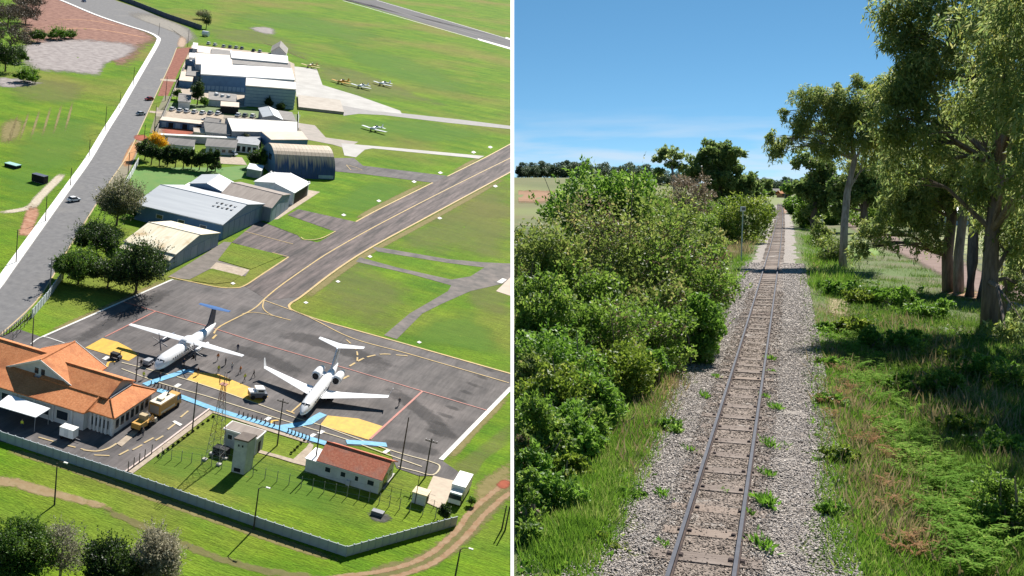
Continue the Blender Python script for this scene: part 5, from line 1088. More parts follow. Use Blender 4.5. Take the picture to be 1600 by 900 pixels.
# ================================================================ trees and plants of the airfield
m_bark = mat('brown bark', (.10, .07, .05), (.15, .11, .08), 3, rough=.95); m_barkg = mat('grey bark', (.28, .25, .22), (.36, .33, .30), 3, rough=.95)
lf_dark = leafmat('dark leaves', (.012, .028, .008), (.032, .065, .014), (.055, .09, .02), noise=.3)
lf_mid = leafmat('mid green leaves', (.030, .070, .010), (.075, .15, .022), (.12, .18, .03), noise=.3)
lf_olive = leafmat('grey olive leaves', (.07, .085, .035), (.15, .165, .07), (.22, .21, .11), noise=.3)
lf_pale = leafmat('pale greyish leaves', (.20, .19, .12), (.34, .32, .22), (.45, .42, .30), noise=.3)
lf_yel = leafmat('yellow blossom', (.55, .32, .01), (.75, .50, .02), noise=.3)
lf_bri = leafmat('bright leaves', (.06, .14, .012), (.12, .24, .025), noise=.3)
def ltree(label, base, ytop, wpx, lf, n, seed, shape='round', leaf=.5, trunk=m_bark, cat='tree', name='tree', low=.08, k=40, group=None, bare=0, M0=None, h=None, rw=None):
    rng = np.random.default_rng(seed); b = U(*base) if M0 is None else None
    h = h or tall(base, ytop); dist = math.sqrt(b.x ** 2 + b.y ** 2 + HL ** 2) if b else 100; rw = rw or wpx * dist / F / 2
    r = thing(name, label, cat, (ML @ T(b)) if M0 is None else M0, group)
    tr = MB().tube([(0, 0, -.2), (.1, .05, h * .3), (0, .1, h * .65)], [h * .028 + .05, h * .02 + .04, .05], 7)
    for q in range(7):
        a = q * .9 + seed; e = h * (.45 + .06 * (q % 5)); tr.tube([(0, 0, h * (.2 + .05 * q)), (rw * .4 * math.cos(a), rw * .4 * math.sin(a), e * .85), (rw * .75 * math.cos(a), rw * .75 * math.sin(a), e + h * .12)], [h * .014 + .03, .06, .02], 5)
    tr.build('trunk', trunk, r)
    if shape == 'round': cen = clumps(rng, (0, 0, h * (.5 + low / 2)), (rw * .82, rw * .82, h * (.5 - low / 2) * .85), k); rad = min(rw, h * .5) * rng.uniform(.30, .50, len(cen)); n = int(n * 1.7)
    else:
        z = rng.uniform(low, .97, k); a = rng.uniform(0, 6.28, k); q = rw * (1 - z) / (1 - low) * .85 * rng.uniform(.3, 1, k) ** .5; cen = np.stack([q * np.cos(a), q * np.sin(a), z * h], 1); rad = rw * rng.uniform(.25, .42, k)
    C, D, S, ln, wd = cloud(rng, cen, rad, n, leaf, 1.8)
    if n > 1200:
        q = strands(rng, cen, rad, n // 30, 10, rw * .35, leaf * .9, 1.8, -.6, 1.0); C, D, S, ln, wd = join_leaves((C, D, S, ln, wd), q)
        sel = rng.uniform(size=len(C)) < .22; v, f = leaf_quads(C[sel], D[sel], S[sel], ln[sel], wd[sel]); npmesh('young_foliage', v, f, {lf_dark: lf_mid, lf_mid: lf_bri, lf_olive: lf_pale}.get(lf, lf), r); sel = ~sel; C, D, S, ln, wd = C[sel], D[sel], S[sel], ln[sel], wd[sel]
    v, f = leaf_quads(C, D, S, ln, wd); npmesh('crown', v, f, lf, r); return r
ltree('large grey green tree at the roadside above the hangars', (182, 352), 281, 74, lf_olive, 9000, 1)
ltree('dark spreading tree below the large roadside tree', (150, 400), 350, 88, lf_dark, 7000, 2)
ltree('dark tree next to the road at the wall end', (122, 444), 392, 78, lf_mid, 6500, 3)
ltree('dark tree in front of the cream roofed hangar', (212, 458), 380, 96, lf_dark, 9000, 4)
ltree('small green tree at the end of the pale panel wall', (98, 436), 398, 32, lf_mid, 3000, 5)
ltree('dark bush between the roadside trees', (168, 450), 402, 70, lf_dark, 4500, 6)
ltree('bright green bush beside the cream hangar', (180, 410), 385, 34, lf_bri, 2500, 7, cat='bush', name='bush', low=.05)
ltree('green bush on the lawn left of the big blue hangar', (212, 340), 318, 40, lf_mid, 2600, 8, cat='bush', name='bush', low=.05)
ltree('tree with yellow blossom beside the road', (244, 236), 208, 30, lf_yel, 2600, 9)
ltree('dark tree under the yellow blossom', (226, 250), 218, 30, lf_dark, 2600, 10)
for k in range(9): ltree('%s dark conical tree from the road in the trimmed row' % ordn[k], (236 + k * 12.5, 258 + k * 1.35), 224 + k * 1.4 + (k * 7 % 4), 22, lf_dark, 2200, 20 + k, shape='cone' if k % 3 == 2 else 'round', low=.18, k=20, group='row of dark trimmed trees')
ltree('dark tree in front of the vaulted hangar end', (412, 262), 232, 40, lf_mid, 3500, 31); ltree('dark bush at the foot of the vaulted hangar end', (398, 262), 236, 26, lf_dark, 2000, 32)
ltree('small palm like tree in the white yard', (383, 226), 208, 16, lf_olive, 900, 33)
ltree('lone dark tree in the far compound', (308, 164), 126, 24, lf_dark, 3000, 34); ltree('bright bush beside the lone compound tree', (318, 166), 152, 16, lf_bri, 900, 35, cat='bush', name='bush')
ltree('dark tree at the foot of the tall blue hall', (420, 170), 152, 14, lf_dark, 1200, 36); ltree('second dark tree at the foot of the tall blue hall', (438, 174), 160, 14, lf_dark, 1200, 37)
ltree('bush on the verge beside the tiny hut', (276, 155), 138, 14, lf_mid, 900, 38, cat='bush', name='bush')
ltree('dark tree behind the far panel wall', (322, 45), 20, 18, lf_dark, 1500, 39)
ltree('round topped dark bush on the far verge', (316, 30), 14, 24, lf_olive, 1500, 40, cat='bush', name='bush', low=.05)
# dark scrub in the far corner
lf_scr = leafmat('brown grey scrub', (.022, .020, .014), (.07, .058, .038), (.11, .095, .065), noise=.3)
for k, (x, y, yt, w, lf) in enumerate(((12, 44, -6, 84, lf_scr), (40, 38, -2, 66, lf_scr), (16, 82, 34, 86, lf_scr), (8, 112, 64, 62, lf_dark), (50, 18, -18, 60, lf_scr), (58, 66, 46, 30, lf_mid), (88, 62, 46, 42, lf_bri), (108, 60, 48, 26, lf_mid), (30, 98, 76, 36, lf_mid), (42, 128, 108, 50, lf_bri))):
    ltree(('dark scrub clump low in the far corner', 'dark scrub clump beside the bare slope', 'grey scrub clump in the far corner', 'dark scrub beside the pale cleared ground', 'grey scrub at the frame top left of the slope', 'small green shrub at the scrub edge', 'bright green shrub on the bare slope', 'green shrub right of the bright one on the slope', 'green shrub at the corner of the cleared ground', 'bright flat shrub below the cleared ground')[k], (x, y), yt, w, lf, 3000, 50 + k, low=.02, cat='shrub', name='shrub', k=22, leaf=.7)
# trees in the near corner
ltree('green leafy tree in the near left corner', (32, 925), 812, 95, lf_mid, 9000, 61, leaf=.4)
ltree('grey half bare tree near the bottom left', (92, 915), 822, 80, leafmat('sparse grey leaves', (.16, .16, .10), (.26, .25, .17), noise=.3), 3000, 62, trunk=m_barkg, leaf=.3)
ltree('dark bushy tree between the pale trees at the bottom', (165, 935), 845, 92, lf_dark, 9000, 63, leaf=.4, low=.1)
ltree('pale blossoming tree near the bottom left', (238, 930), 832, 84, lf_pale, 8000, 64, leaf=.35, low=.2)
ltree('grey brown shrub in the bottom left corner', (2, 925), 855, 70, lf_pale, 4000, 65, leaf=.35, low=.05)
ltree('green bush under the pale blossoming tree', (215, 925), 880, 70, lf_mid, 4500, 66, leaf=.35, low=.05, cat='bush', name='bush')
ltree('small dark shrub at the panel wall end beside the box truck', (693, 812), 788, 20, lf_dark, 1500, 67, cat='shrub', name='shrub', low=.05, leaf=.3)
ltree('low weeds beside the box truck', (735, 790), 776, 14, lf_bri, 500, 68, cat='shrub', name='shrub', low=.02, leaf=.25)
for k in range(12): ltree('%s low round plant in the hedge row from the mast end' % (ordn + ['eleventh', 'twelfth'])[k], (333 - k * 7.8, 652 + k * 5.6), 649 + k * 5.6, 5, lf_dark, 140, 80 + k, cat='plant', name='hedge_plant', low=.02, k=8, leaf=.25, group='hedge plants beside the service road')
for k in range(5): ltree('%s low round plant in the short row by the footpath' % ordn[k], (455 + k * 5, 709 - k * 5), 706 - k * 5, 5, lf_dark, 140, 95 + k, cat='plant', name='hedge_plant', low=.02, k=8, leaf=.25, group='hedge plants by the footpath')
# small lamps and boxes on the field
rub = MB().box(-1, 1, -.6, .6, 0, .7).build('rubble_heap', m_eng); rub.matrix_world = ML @ T(U(590, 804)); tag(rub, 'low black burnt heap on the yard grass', 'heap')
# ================================================================ THE RAILWAY: setting
I4 = Matrix()
_tp = [R(x, y) for x, y in ((1078, 970), (1096, 898), (1133, 750), (1168, 600), (1199, 460), (1208, 400), (1214, 350), (1218.5, 325), (1220, 318))]
_pf = np.polyfit([p.y for p in _tp], [p.x for p in _tp], 2, w=[10, 10, 10, 8, 5, 3, 2, 1.2, 1])
def track_x(y): return np.polyval(_pf, y)
def track_tan(y): return 2 * _pf[0] * y + _pf[1]
def side(x, y):
    "signed distance from the track's middle, right positive"
    return (x - track_x(y)) / np.sqrt(1 + track_tan(y) ** 2)
_sl = [ML @ U(800, r_) for r_ in range(900, 285, -15)]; _sy = np.array([p.y for p in _sl]); _sz = np.array([p.z for p in _sl])
def sstep(a, b, v): t = np.clip((v - a) / (b - a), 0, 1); return t * t * (3 - 2 * t)
def zt(x, y):
    x = np.asarray(x, float); y = np.asarray(y, float); s = side(x, y)
    z = -.04 - .30 * sstep(2.2, 4.5, np.abs(s)) + .10 * np.sin(x * .9 + y * .31) * sstep(3, 8, np.abs(s)) + .07 * np.sin(y * .77 - x * .4) * sstep(3, 8, np.abs(s))
    z = z + .9 * sstep(8, 26, s) * np.sin(y * .05 + 1) * .4
    t = x / np.maximum(y, 1); left = sstep(.40, .29, t)
    z = z + sstep(420, 900, y) * (2.6 + 10.6 * left) - left * 7.0 * sstep(150, 420, y) * sstep(900, 430, y)
    q = (x - PT * y) * .978; lim = np.interp(y, _sy, _sz) + 1.5 * q - 5.0  # ground cut away out of view so that sunlight reaches the airfield's edge
    return np.where((y > 175) & (y < 480), np.minimum(z, lim), z)
def terrain(name, y0, y1, ny, m, t1=1.3, nt=90, dz=0.0, t0=None):
    yy = np.geomspace(y0, y1, ny); tt = np.concatenate([np.linspace(PT, .66, int(nt * .8)), np.linspace(.68, t1, nt - int(nt * .8))])
    Y, Tt = np.meshgrid(yy, tt, indexing='ij'); X = Tt * (Y * math.cos(PITCH) + 7 * math.sin(PITCH)); Z = zt(X, Y) + dz
    X = np.where(Tt == PT, PT * (Y * math.cos(PITCH) + (7 - Z) * math.sin(PITCH)), X)
    v = np.stack([X, Y, Z], -1).reshape(-1, 3); n2 = len(tt); i = np.arange((ny - 1) * (n2 - 1)); r_, c_ = i // (n2 - 1), i % (n2 - 1); a = r_ * n2 + c_
    o = npmesh(name, v, np.stack([a, a + 1, a + n2 + 1, a + n2], 1), m); o.data.polygons.foreach_set('use_smooth', [True] * len(o.data.polygons)); return tag(o, kind='structure')
m_bank = mat('bank soil and litter', (.075, .10, .025), (.14, .115, .06), 1.1, rough=.95, bump=.8, bscale=6, third=(.075, .12, .02), tscale=.12, tl=.42, th=.6)
m_field = mat('dry pasture', (.105, .125, .042), (.155, .145, .065), .02, rough=.95, third=(.16, .19, .06), tscale=.008, tl=.45, th=.6)
terrain('ground', 9, 440, 190, m_bank)
terrain('pasture', 436, 1500, 70, m_field, dz=.02)
terrain('far_ground', 1490, 9000, 30, mat('far green land', (.09, .11, .05), (.12, .13, .07), .004), dz=-.5)
RS = fademat('pasture red earth', (.24, .12, .065), (.28, .165, .095), .1, edge=.4, escale=.06)
def onT(pts_px, dz, d): return [RD(x, y, d) for x, y in pts_px]
# red strip across the pasture
yy = 640.; xs = np.linspace(PT * yy + 2, PT * yy + 34, 8); V, At, Fc = [], [], []
for j, x in enumerate(xs):
    for k, (dy, f) in enumerate(((-60, 0), (-20, 1), (20, 1), (60, 0))): V.append((x + dy * PT, yy + dy, float(zt(x + dy * PT, yy + dy)) + .15)); At.append(f * (1 if j < 6 else 0))
for j in range(7):
    for k in range(3): i = j * 4 + k; Fc.append((i, i + 1, i + 5, i + 4))
tag(npmesh('bare_soil', np.array(V), np.array(Fc), RS, attr=At), kind='structure')

# ---- ballast bed
def bed(name, w0, w1, z0, y0, y1, n, m, cross=9, crown=0., nz=.04, seed=1):
    rng = np.random.default_rng(seed); yy = np.geomspace(y0, y1, n); V, Fc, At = [], [], []
    for y in yy:
        tx, tn = track_x(y), track_tan(y); L_ = math.sqrt(1 + tn * tn)
        wob = (.30 * math.sin(y * .21) + .18 * math.sin(y * .63 + 2)) * min(1, 50 / y)
        for k in range(cross):
            f = k / (cross - 1); s = (w0 - wob * .7) + ((w1 + wob) - (w0 - wob * .7)) * f; e = min(f, 1 - f) * 2
            V.append((tx + s / L_, y - s * tn / L_, z0 + crown * min(1, e * 2.5) + rng.normal() * nz * .5)); At.append(min(1, e * 5))
    for j in range(n - 1):
        for k in range(cross - 1): i = j * cross + k; Fc.append((i, i + 1, i + cross + 1, i + cross))
    return tag(npmesh(name, np.array(V), np.array(Fc), m, attr=At), kind='structure')
m_bal = fademat('grey ballast', (.235, .205, .182), (.28, .247, .22), 14, edge=.45, escale=3)
_enrich(m_bal, .25, 1.2, (1, .5, 1)); _enrich(m_bal, .28, 9, (1, .4, 1))
m_bal2 = fademat('brown oily ballast', (.19, .15, .125), (.24, .195, .165), 12, edge=.4, escale=4); _enrich(m_bal2, .45, 8, (1, .4, 1))
bed('ballast_bed', -2.35, 2.65, -.10, 15, 480, 260, m_bal, crown=.10, nz=.03)
bed('ballast_between_rails', -.95, .95, .012, 15, 480, 220, m_bal2, cross=7, nz=.012, seed=3)
def stones(name, n, smin, smax, y0, y1, size, m, seed, zb=.02, far=1.0):
    rng = np.random.default_rng(seed); y = y0 * (y1 / y0) ** rng.uniform(0, 1, n); s = rng.uniform(smin, smax, n)
    tn = track_tan(y); L_ = np.sqrt(1 + tn * tn); C = np.stack([track_x(y) + s / L_, y - s * tn / L_, np.full(n, zb)], 1)
    sz = size * rng.uniform(.55, 1.3, n) * (1 + (y - y0) / 45)
    base = np.array([(1, 0, 0), (-1, 0, 0), (0, 1, 0), (0, -1, 0), (0, 0, 1), (0, 0, -1)], float); ax = np.array([.5, 1.2, .15])
    v = base[None] * ax + rng.normal(size=(n, 6, 3)) * .16
    a = rng.uniform(-.5, .5, n); ca, sa = np.cos(a)[:, None], np.sin(a)[:, None]
    vx = v[..., 0] * ca - v[..., 1] * sa * .6; vy = v[..., 0] * sa * 1.2 + v[..., 1] * ca
    vv = np.stack([vx, vy, v[..., 2]], -1) * sz[:, None, None] + C[:, None]
    f = np.array([(0, 2, 4), (2, 1, 4), (1, 3, 4), (3, 0, 4), (2, 0, 5), (1, 2, 5), (3, 1, 5), (0, 3, 5)]); fc = (np.arange(n)[:, None, None] * 6 + f[None]).reshape(-1, 3)
    return tag(npmesh(name, vv.reshape(-1, 3), fc, m), 'loose crushed stones', None, None, 'stuff')
def stonemat(name, a, b, c):
    m = leafmat(name, a, b, c, trans=0.0, rough=.9, spec=.2, noise=1.2); return m
st1 = stonemat('grey stone', (.34, .298, .268), (.41, .365, .332), (.46, .415, .378)); st2 = stonemat('brown stone', (.21, .17, .14), (.28, .23, .195), (.34, .285, .245))
stones('ballast_stones', 42000, -2.35, -.6, 17, 110, .034, st1, 11); stones('ballast_stones', 48000, .6, 2.65, 17, 110, .034, st1, 12)
stones('track_stones', 18000, -.75, .75, 17, 90, .032, st2, 13)
stones('sleeper_end_stones', 2600, -1.05, -.62, 17, 80, .032, st2, 16, zb=.055); stones('sleeper_end_stones', 2600, .62, 1.05, 17, 80, .032, st2, 17, zb=.055); stones('sleeper_stones', 1500, -.5, .5, 17, 80, .028, st2, 18, zb=.05)
stones('scattered_stones', 1500, -3.2, -2.2, 17, 60, .04, st1, 14, zb=-.1); stones('scattered_stones', 1500, 2.5, 3.2, 17, 60, .04, st1, 15, zb=-.1)

# ---- the track
trk = thing('railway_track', 'single straight railway track on grey ballast running into the distance', 'railway track', T((float(track_x(20)), 20, 0)))
def tl(x, y, z): return (x - float(track_x(20)), y - 20, z)
m_railtop = mat('polished rail steel', (.075, .08, .10), (.05, .055, .075), 3, rough=.7, metal=.0, spec=.12); m_rust = mat('rusty rail side', (.055, .045, .048), (.10, .075, .065), 4, rough=.95, spec=.05)
prof = [(-.062, 0), (.062, 0), (.05, .022), (.012, .035), (.012, .105), (.036, .115), (.036, .15), (-.036, .15), (-.036, .115), (-.012, .105), (-.012, .035), (-.05, .022)]
def sweep(name, off, zb, pf, m, par, y0=15, y1=492, n=150):
    mb = MB(); rs = []
    for y in np.geomspace(y0, y1, n):
        tx, tn = float(track_x(y)), float(track_tan(y)); L_ = math.sqrt(1 + tn * tn)
        rs.append([tl(tx + (off + a) / L_, y - (off + a) * tn / L_, zb + b) for a, b in pf])
    return mb.rings(rs).build(name, m, par)
for s in (-1, 1):
    rl = sweep('rail', s * .535, .045, prof, m_rust, trk)
    sweep('rail_head', s * .535, .045, [(-.037, .136), (.037, .136), (.036, .153), (-.036, .153)], m_railtop, rl)
m_slp = mat('weathered sleeper wood', (.145, .112, .094), (.205, .165, .142), 3.0, rough=.95, stretch=(.5, 4, 1), bump=.5, bscale=8, third=(.29, .24, .21), tscale=.6)
slp = fst = None; rs_ = random.Random(4); y = 17.2; kk = 0
m_slps = [m_slp, mat('dark sleeper wood', (.13, .095, .08), (.20, .15, .13), 3.0, rough=.95, stretch=(.5, 4, 1), bump=.5, bscale=8), mat('orange tinted sleeper wood', (.20, .15, .12), (.26, .205, .17), 3.0, rough=.95, stretch=(.5, 4, 1), bump=.5, bscale=8)]
sl_mesh = []
for m in m_slps:
    o = MB().prism([(-.98, -.30, -.1), (.98, -.31, -.1), (.98, .31, -.1), (-.98, .30, -.1)], [(-.97, -.29, .045), (.97, -.30, .04), (.96, .30, .045), (-.97, .28, .05)]).build('sleeper', m, trk); sl_mesh.append(o.data); bpy.data.objects.remove(o)
fo = MB()
for dx in (-.1, .1): fo.prism([(dx - .05, -.10, .045), (dx + .05, -.10, .045), (dx + .05, .10, .045), (dx - .05, .10, .045)], [(dx - .03, -.06, .085), (dx + .03, -.06, .085), (dx + .03, .06, .085), (dx - .03, .06, .085)])
fo = fo.build('rail_fastener', m_rust, trk); fm_ = fo.data; bpy.data.objects.remove(fo)
while y < 488:
    tx, tn = float(track_x(y)), float(track_tan(y)); ang = -math.atan(tn)
    o = link(bpy.data.objects.new('sleeper', sl_mesh[rs_.choice((0, 0, 0, 1, 2))])); o.parent = trk
    o.matrix_local = T(tl(tx + rs_.uniform(-.04, .04), y, rs_.uniform(-.02, .012))) @ RZ(ang + rs_.uniform(-.02, .02)) @ Matrix.Diagonal((rs_.uniform(.93, 1.03), rs_.uniform(.85, 1.1), 1, 1))
    if kk < 26:
        for s in (-1, 1): f_ = link(bpy.data.objects.new('rail_fastener', fm_)); f_.parent = o; f_.matrix_local = T((s * .535, 0, .0))
    y += rs_.uniform(1.78, 2.0) / math.sqrt(1 + tn * tn); kk += 1
# orange earth and the side road
EO = fademat('orange earth', (.27, .13, .06), (.33, .20, .11), .8, edge=.55, escale=1.2); ES = fademat('straw litter', (.24, .18, .095), (.30, .24, .14), 1.5, edge=.6, escale=2.0)
def patchR(px, m, name='bare_soil', lift=.05):
    o = soft_patch(name, px, 0, m, fn=lambda x, y: R(x, y, -.3), M=I4); co = np.empty(len(o.data.vertices) * 3, np.float32); o.data.vertices.foreach_get('co', co); co = co.reshape(-1, 3); co[:, 2] = zt(co[:, 0], co[:, 1]) + lift; o.data.vertices.foreach_set('co', co.ravel()); return o
def strokeR(px, w, m, name='bare_soil', lift=.06):
    o = soft_stroke(name, px, w, 0, m, fn=lambda x, y: R(x, y, -.3), M=I4, curve=10); co = np.empty(len(o.data.vertices) * 3, np.float32); o.data.vertices.foreach_get('co', co); co = co.reshape(-1, 3); co[:, 2] = np.maximum(zt(co[:, 0], co[:, 1]), -.36) + lift; o.data.vertices.foreach_set('co', co.ravel()); return o
for px in ([(1030, 590), (1070, 575), (1075, 600), (1050, 640), (1025, 650)], [(1105, 505), (1128, 480), (1125, 520), (1108, 535)], [(975, 720), (1005, 690), (1000, 730), (980, 760)], [(1195, 345), (1210, 325), (1205, 345), (1196, 352)], [(1270, 410), (1282, 408), (1280, 420), (1270, 420)], [(1222, 322), (1228, 322), (1230, 335), (1224, 335)]): patchR(px, EO)
for px in ([(1105, 440), (1140, 420), (1150, 440), (1120, 470)], [(1110, 370), (1160, 365), (1165, 395), (1125, 395)], [(1285, 660), (1320, 640), (1330, 690), (1290, 720)], [(1330, 660), (1390, 690), (1400, 740), (1345, 720)], [(1400, 840), (1440, 850), (1430, 890), (1400, 880)], [(1290, 470), (1320, 460), (1330, 490), (1300, 500)]): patchR(px, ES, 'dry_litter')
for k, (x, y) in enumerate(()): patchR([(x - 8, y - 8), (x + 8, y - 10), (x + 10, y + 8), (x - 6, y + 12)], EO, lift=.075)
strokeR([(1262, 322), (1300, 332), (1335, 349), (1400, 383), (1460, 407), (1530, 440), (1640, 490)], 5.5, fademat('red brown side road', (.15, .095, .075), (.21, .14, .115), .7, edge=.25), 'side_road')
strokeR([(1500, 455), (1560, 470), (1620, 492)], 4, EO)
patchR([(1450, 360), (1530, 352), (1640, 380), (1640, 440), (1540, 425), (1470, 395)], fademat('pale mown field', (.22, .25, .09), (.28, .28, .13), .3, edge=.3), 'mown_field')
patchR([(1310, 385), (1350, 378), (1385, 392), (1370, 405), (1320, 405)], fademat('bright meadow', (.12, .22, .03), (.17, .25, .05), .4, edge=.3), 'meadow')

# ================================================================ THE RAILWAY: plants
def cutmesh(name, C, D, S, ln, wd, m, parent=None, M=None, off=None):
    k = keep_right(C); C, D, S, ln, wd = C[k], D[k], S[k], ln[k], wd[k]
    if not len(C): return None
    v, f = leaf_quads(C, D, S, ln, wd)
    if off is not None: v = v - np.array(off)
    return npmesh(name, v, f, m, parent, M)
# --- grass and herbs of the banks
def scatter(rng, poly, n):
    P = np.array(poly, float); lo_, hi_ = P.min(0), P.max(0); out_ = np.empty((0, 2))
    while len(out_) < n:
        q = rng.uniform(lo_, hi_, (n * 2, 2)); ins = np.zeros(len(q), bool); j = len(P) - 1
        for i in range(len(P)):
            c = ((P[i, 1] > q[:, 1]) != (P[j, 1] > q[:, 1])) & (q[:, 0] < (P[j, 0] - P[i, 0]) * (q[:, 1] - P[i, 1]) / (P[j, 1] - P[i, 1] + 1e-9) + P[i, 0]); ins ^= c; j = i
        out_ = np.vstack([out_, q[ins]])
    return out_[:n]
def px2ground(q, z=-.3):
    rx = (q[:, 0] - PXC) / F; ry = -(q[:, 1] - PYC) / F
    d = rx[:, None] * CB[0] + ry[:, None] * CB[1] + CB[2]; t = (z - CAMZ) / d[:, 2]; x, y = d[:, 0] * t, d[:, 1] * t
    return np.stack([x, y, zt(x, y)], 1)
def grass(name, poly, n, hgt, m, seed, clump=.55, lean=.45, aspect=15, label=None, patchy=0):
    rng = np.random.default_rng(seed)
    k = max(1, n // 40); c = px2ground(scatter(rng, poly, k)); idx = rng.integers(0, k, n); r_ = rng.normal(size=(n, 2)) * clump * (.5 + .5 * rng.uniform(size=(k, 1))[idx])
    x = c[idx, 0] + r_[:, 0]; y = c[idx, 1] + r_[:, 1] * 2.2
    e_ = rng.uniform(-.35, .45, n); ok = ~((side(x, y) > -2.05 + e_) & (side(x, y) < 2.35 - e_)); x, y = x[ok], y[ok]; n = len(x); hh = hgt * rng.uniform(.5, 1.25, n) * (.6 + .8 * rng.uniform(size=k))[idx[ok]]
    D = np.stack([rng.normal(size=n) * lean, rng.normal(size=n) * lean, np.ones(n)], 1); D /= np.linalg.norm(D, axis=1, keepdims=True)
    B = np.stack([x, y, zt(x, y) - .03], 1); C = B + D * hh[:, None] * .5
    S = np.cross(D, rand_dirs(rng, n)); S /= np.linalg.norm(S, axis=1, keepdims=True)
    o = cutmesh(name, C, D, S, hh, hh / aspect, m); return tag(o, label, None, None, 'stuff')
gm_b = leafmat('fresh grass', (.065, .15, .014), (.14, .27, .03), (.22, .28, .07), noise=.5, trans=.4)
gm_d = leafmat('shade darkened grass', (.055, .12, .014), (.11, .21, .03), (.17, .20, .06), noise=.5, trans=.4)  # darker copy of the fresh grass, tree shade put into its colour
gm_s = leafmat('straw', (.20, .16, .07), (.30, .25, .13), noise=.6, trans=.3)
gm_h = leafmat('herb leaves', (.055, .15, .015), (.12, .26, .03), (.2, .3, .05), noise=.6, trans=.4)
grass('grass', [(1030, 640), (1050, 600), (1010, 590), (950, 690), (890, 790), (850, 905), (940, 905), (990, 800), (1035, 690)], 46000, .27, gm_b, 1)
grass('grass', [(1100, 560), (1130, 500), (1160, 420), (1195, 350), (1180, 345), (1140, 400), (1110, 470), (1095, 540)], 9000, .45, gm_b, 2)
grass('grass', [(1280, 905), (1282, 700), (1275, 560), (1265, 460), (1240, 340), (1260, 335), (1300, 420), (1380, 560), (1480, 760), (1560, 905)], 64000, .25, gm_b, 3)
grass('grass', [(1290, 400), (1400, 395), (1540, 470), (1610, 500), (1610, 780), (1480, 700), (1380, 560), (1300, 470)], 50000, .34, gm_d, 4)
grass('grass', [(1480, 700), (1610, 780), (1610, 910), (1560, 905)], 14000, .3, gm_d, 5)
grass('grass', [(1225, 330), (1245, 335), (1268, 420), (1285, 470), (1330, 440), (1290, 370), (1250, 325)], 9000, .6, gm_b, 6)
grass('dry_grass', [(1270, 440), (1300, 430), (1420, 640), (1480, 860), (1400, 905), (1300, 700)], 7000, .4, gm_s, 7)
grass('dry_grass', [(1110, 375), (1165, 365), (1170, 400), (1120, 420)], 3500, .7, gm_s, 8)
grass('dry_grass', [(1000, 650), (1060, 590), (1110, 540), (1100, 570), (1030, 680), (960, 800)], 2500, .4, gm_s, 9)
grass('dry_grass', [(1380, 480), (1600, 600), (1600, 760), (1450, 660)], 5000, .5, gm_s, 10)
grass('herbs', [(1020, 660), (1050, 640), (1010, 720), (960, 800), (940, 900), (850, 905), (900, 800)], 18000, .14, gm_h, 11, aspect=1.7, lean=1.2)
grass('herbs', [(1285, 500), (1330, 540), (1400, 700), (1450, 860), (1330, 905), (1285, 700)], 44000, .15, gm_h, 12, aspect=1.8, lean=1.2)
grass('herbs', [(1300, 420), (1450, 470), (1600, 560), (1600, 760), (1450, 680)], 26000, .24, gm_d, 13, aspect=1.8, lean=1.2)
grass('herbs', [(1100, 560), (1150, 440), (1190, 360), (1175, 360), (1130, 450)], 3500, .22, gm_h, 14, aspect=1.7, lean=1.2)
# pasture grass tufts behind the thicket
# ferns
def ferns(name, pts, m, seed, size=.9, label=None):
    rng = np.random.default_rng(seed); Cs, Ds, Ss, Ls, Ws = [], [], [], [], []
    for p in pts:
        for q in range(int(rng.integers(5, 9))):
            a = rng.uniform(0, 6.28); L_ = size * rng.uniform(.7, 1.25); out_ = np.array([math.cos(a), math.sin(a) * 1.5, 0]); out_ /= np.linalg.norm(out_); sd = np.array([-out_[1], out_[0], 0])
            for k in range(13):
                f = (k + 1) / 13; c = p + out_ * L_ * f * .75 + np.array([0, 0, 1]) * L_ * (1.15 * f - .7 * f * f); w = L_ * .30 * (1 - f) ** .8 + .02
                for s in (-1, 1):
                    d = sd * s + out_ * .45 + rng.normal(size=3) * .22; d /= np.linalg.norm(d); Cs.append(c + d * w * .5); Ds.append(d); n_ = np.array([0, 0, 1.]) ; sv = np.cross(d, n_); Ss.append(sv / np.linalg.norm(sv)); Ls.append(w); Ws.append(L_ * .055)
    return tag(cutmesh(name, np.array(Cs), np.array(Ds), np.array(Ss), np.array(Ls), np.array(Ws), m), label, None, None, 'stuff')
fr1 = leafmat('fern green', (.10, .21, .022), (.19, .34, .05), (.25, .36, .07), noise=.4, trans=.45, spec=.05, rough=.9); fr2 = leafmat('dead fern', (.24, .12, .055), (.34, .21, .11), noise=.5, trans=.3, spec=.05, rough=.9)
rng = np.random.default_rng(77)
ferns('ferns', px2ground(scatter(rng, [(1330, 600), (1390, 580), (1450, 700), (1560, 800), (1560, 905), (1480, 905), (1400, 740)], 75)) + np.array([0, 0, .1]), fr1, 1, .8)
ferns('ferns', px2ground(scatter(rng, [(1300, 530), (1350, 520), (1400, 590), (1340, 600)], 30)), fr1, 2, .8)
ferns('dead_ferns', px2ground(np.vstack([scatter(rng, [(x - 22, y - 22), (x + 22, y - 18), (x + 30, y + 22), (x - 15, y + 25)], 4) for x, y in ((1345, 690), (1385, 705), (1415, 870), (1315, 608), (1540, 800), (1395, 790), (1300, 650))])) + np.array([0, 0, .12]), fr2, 3, .5)

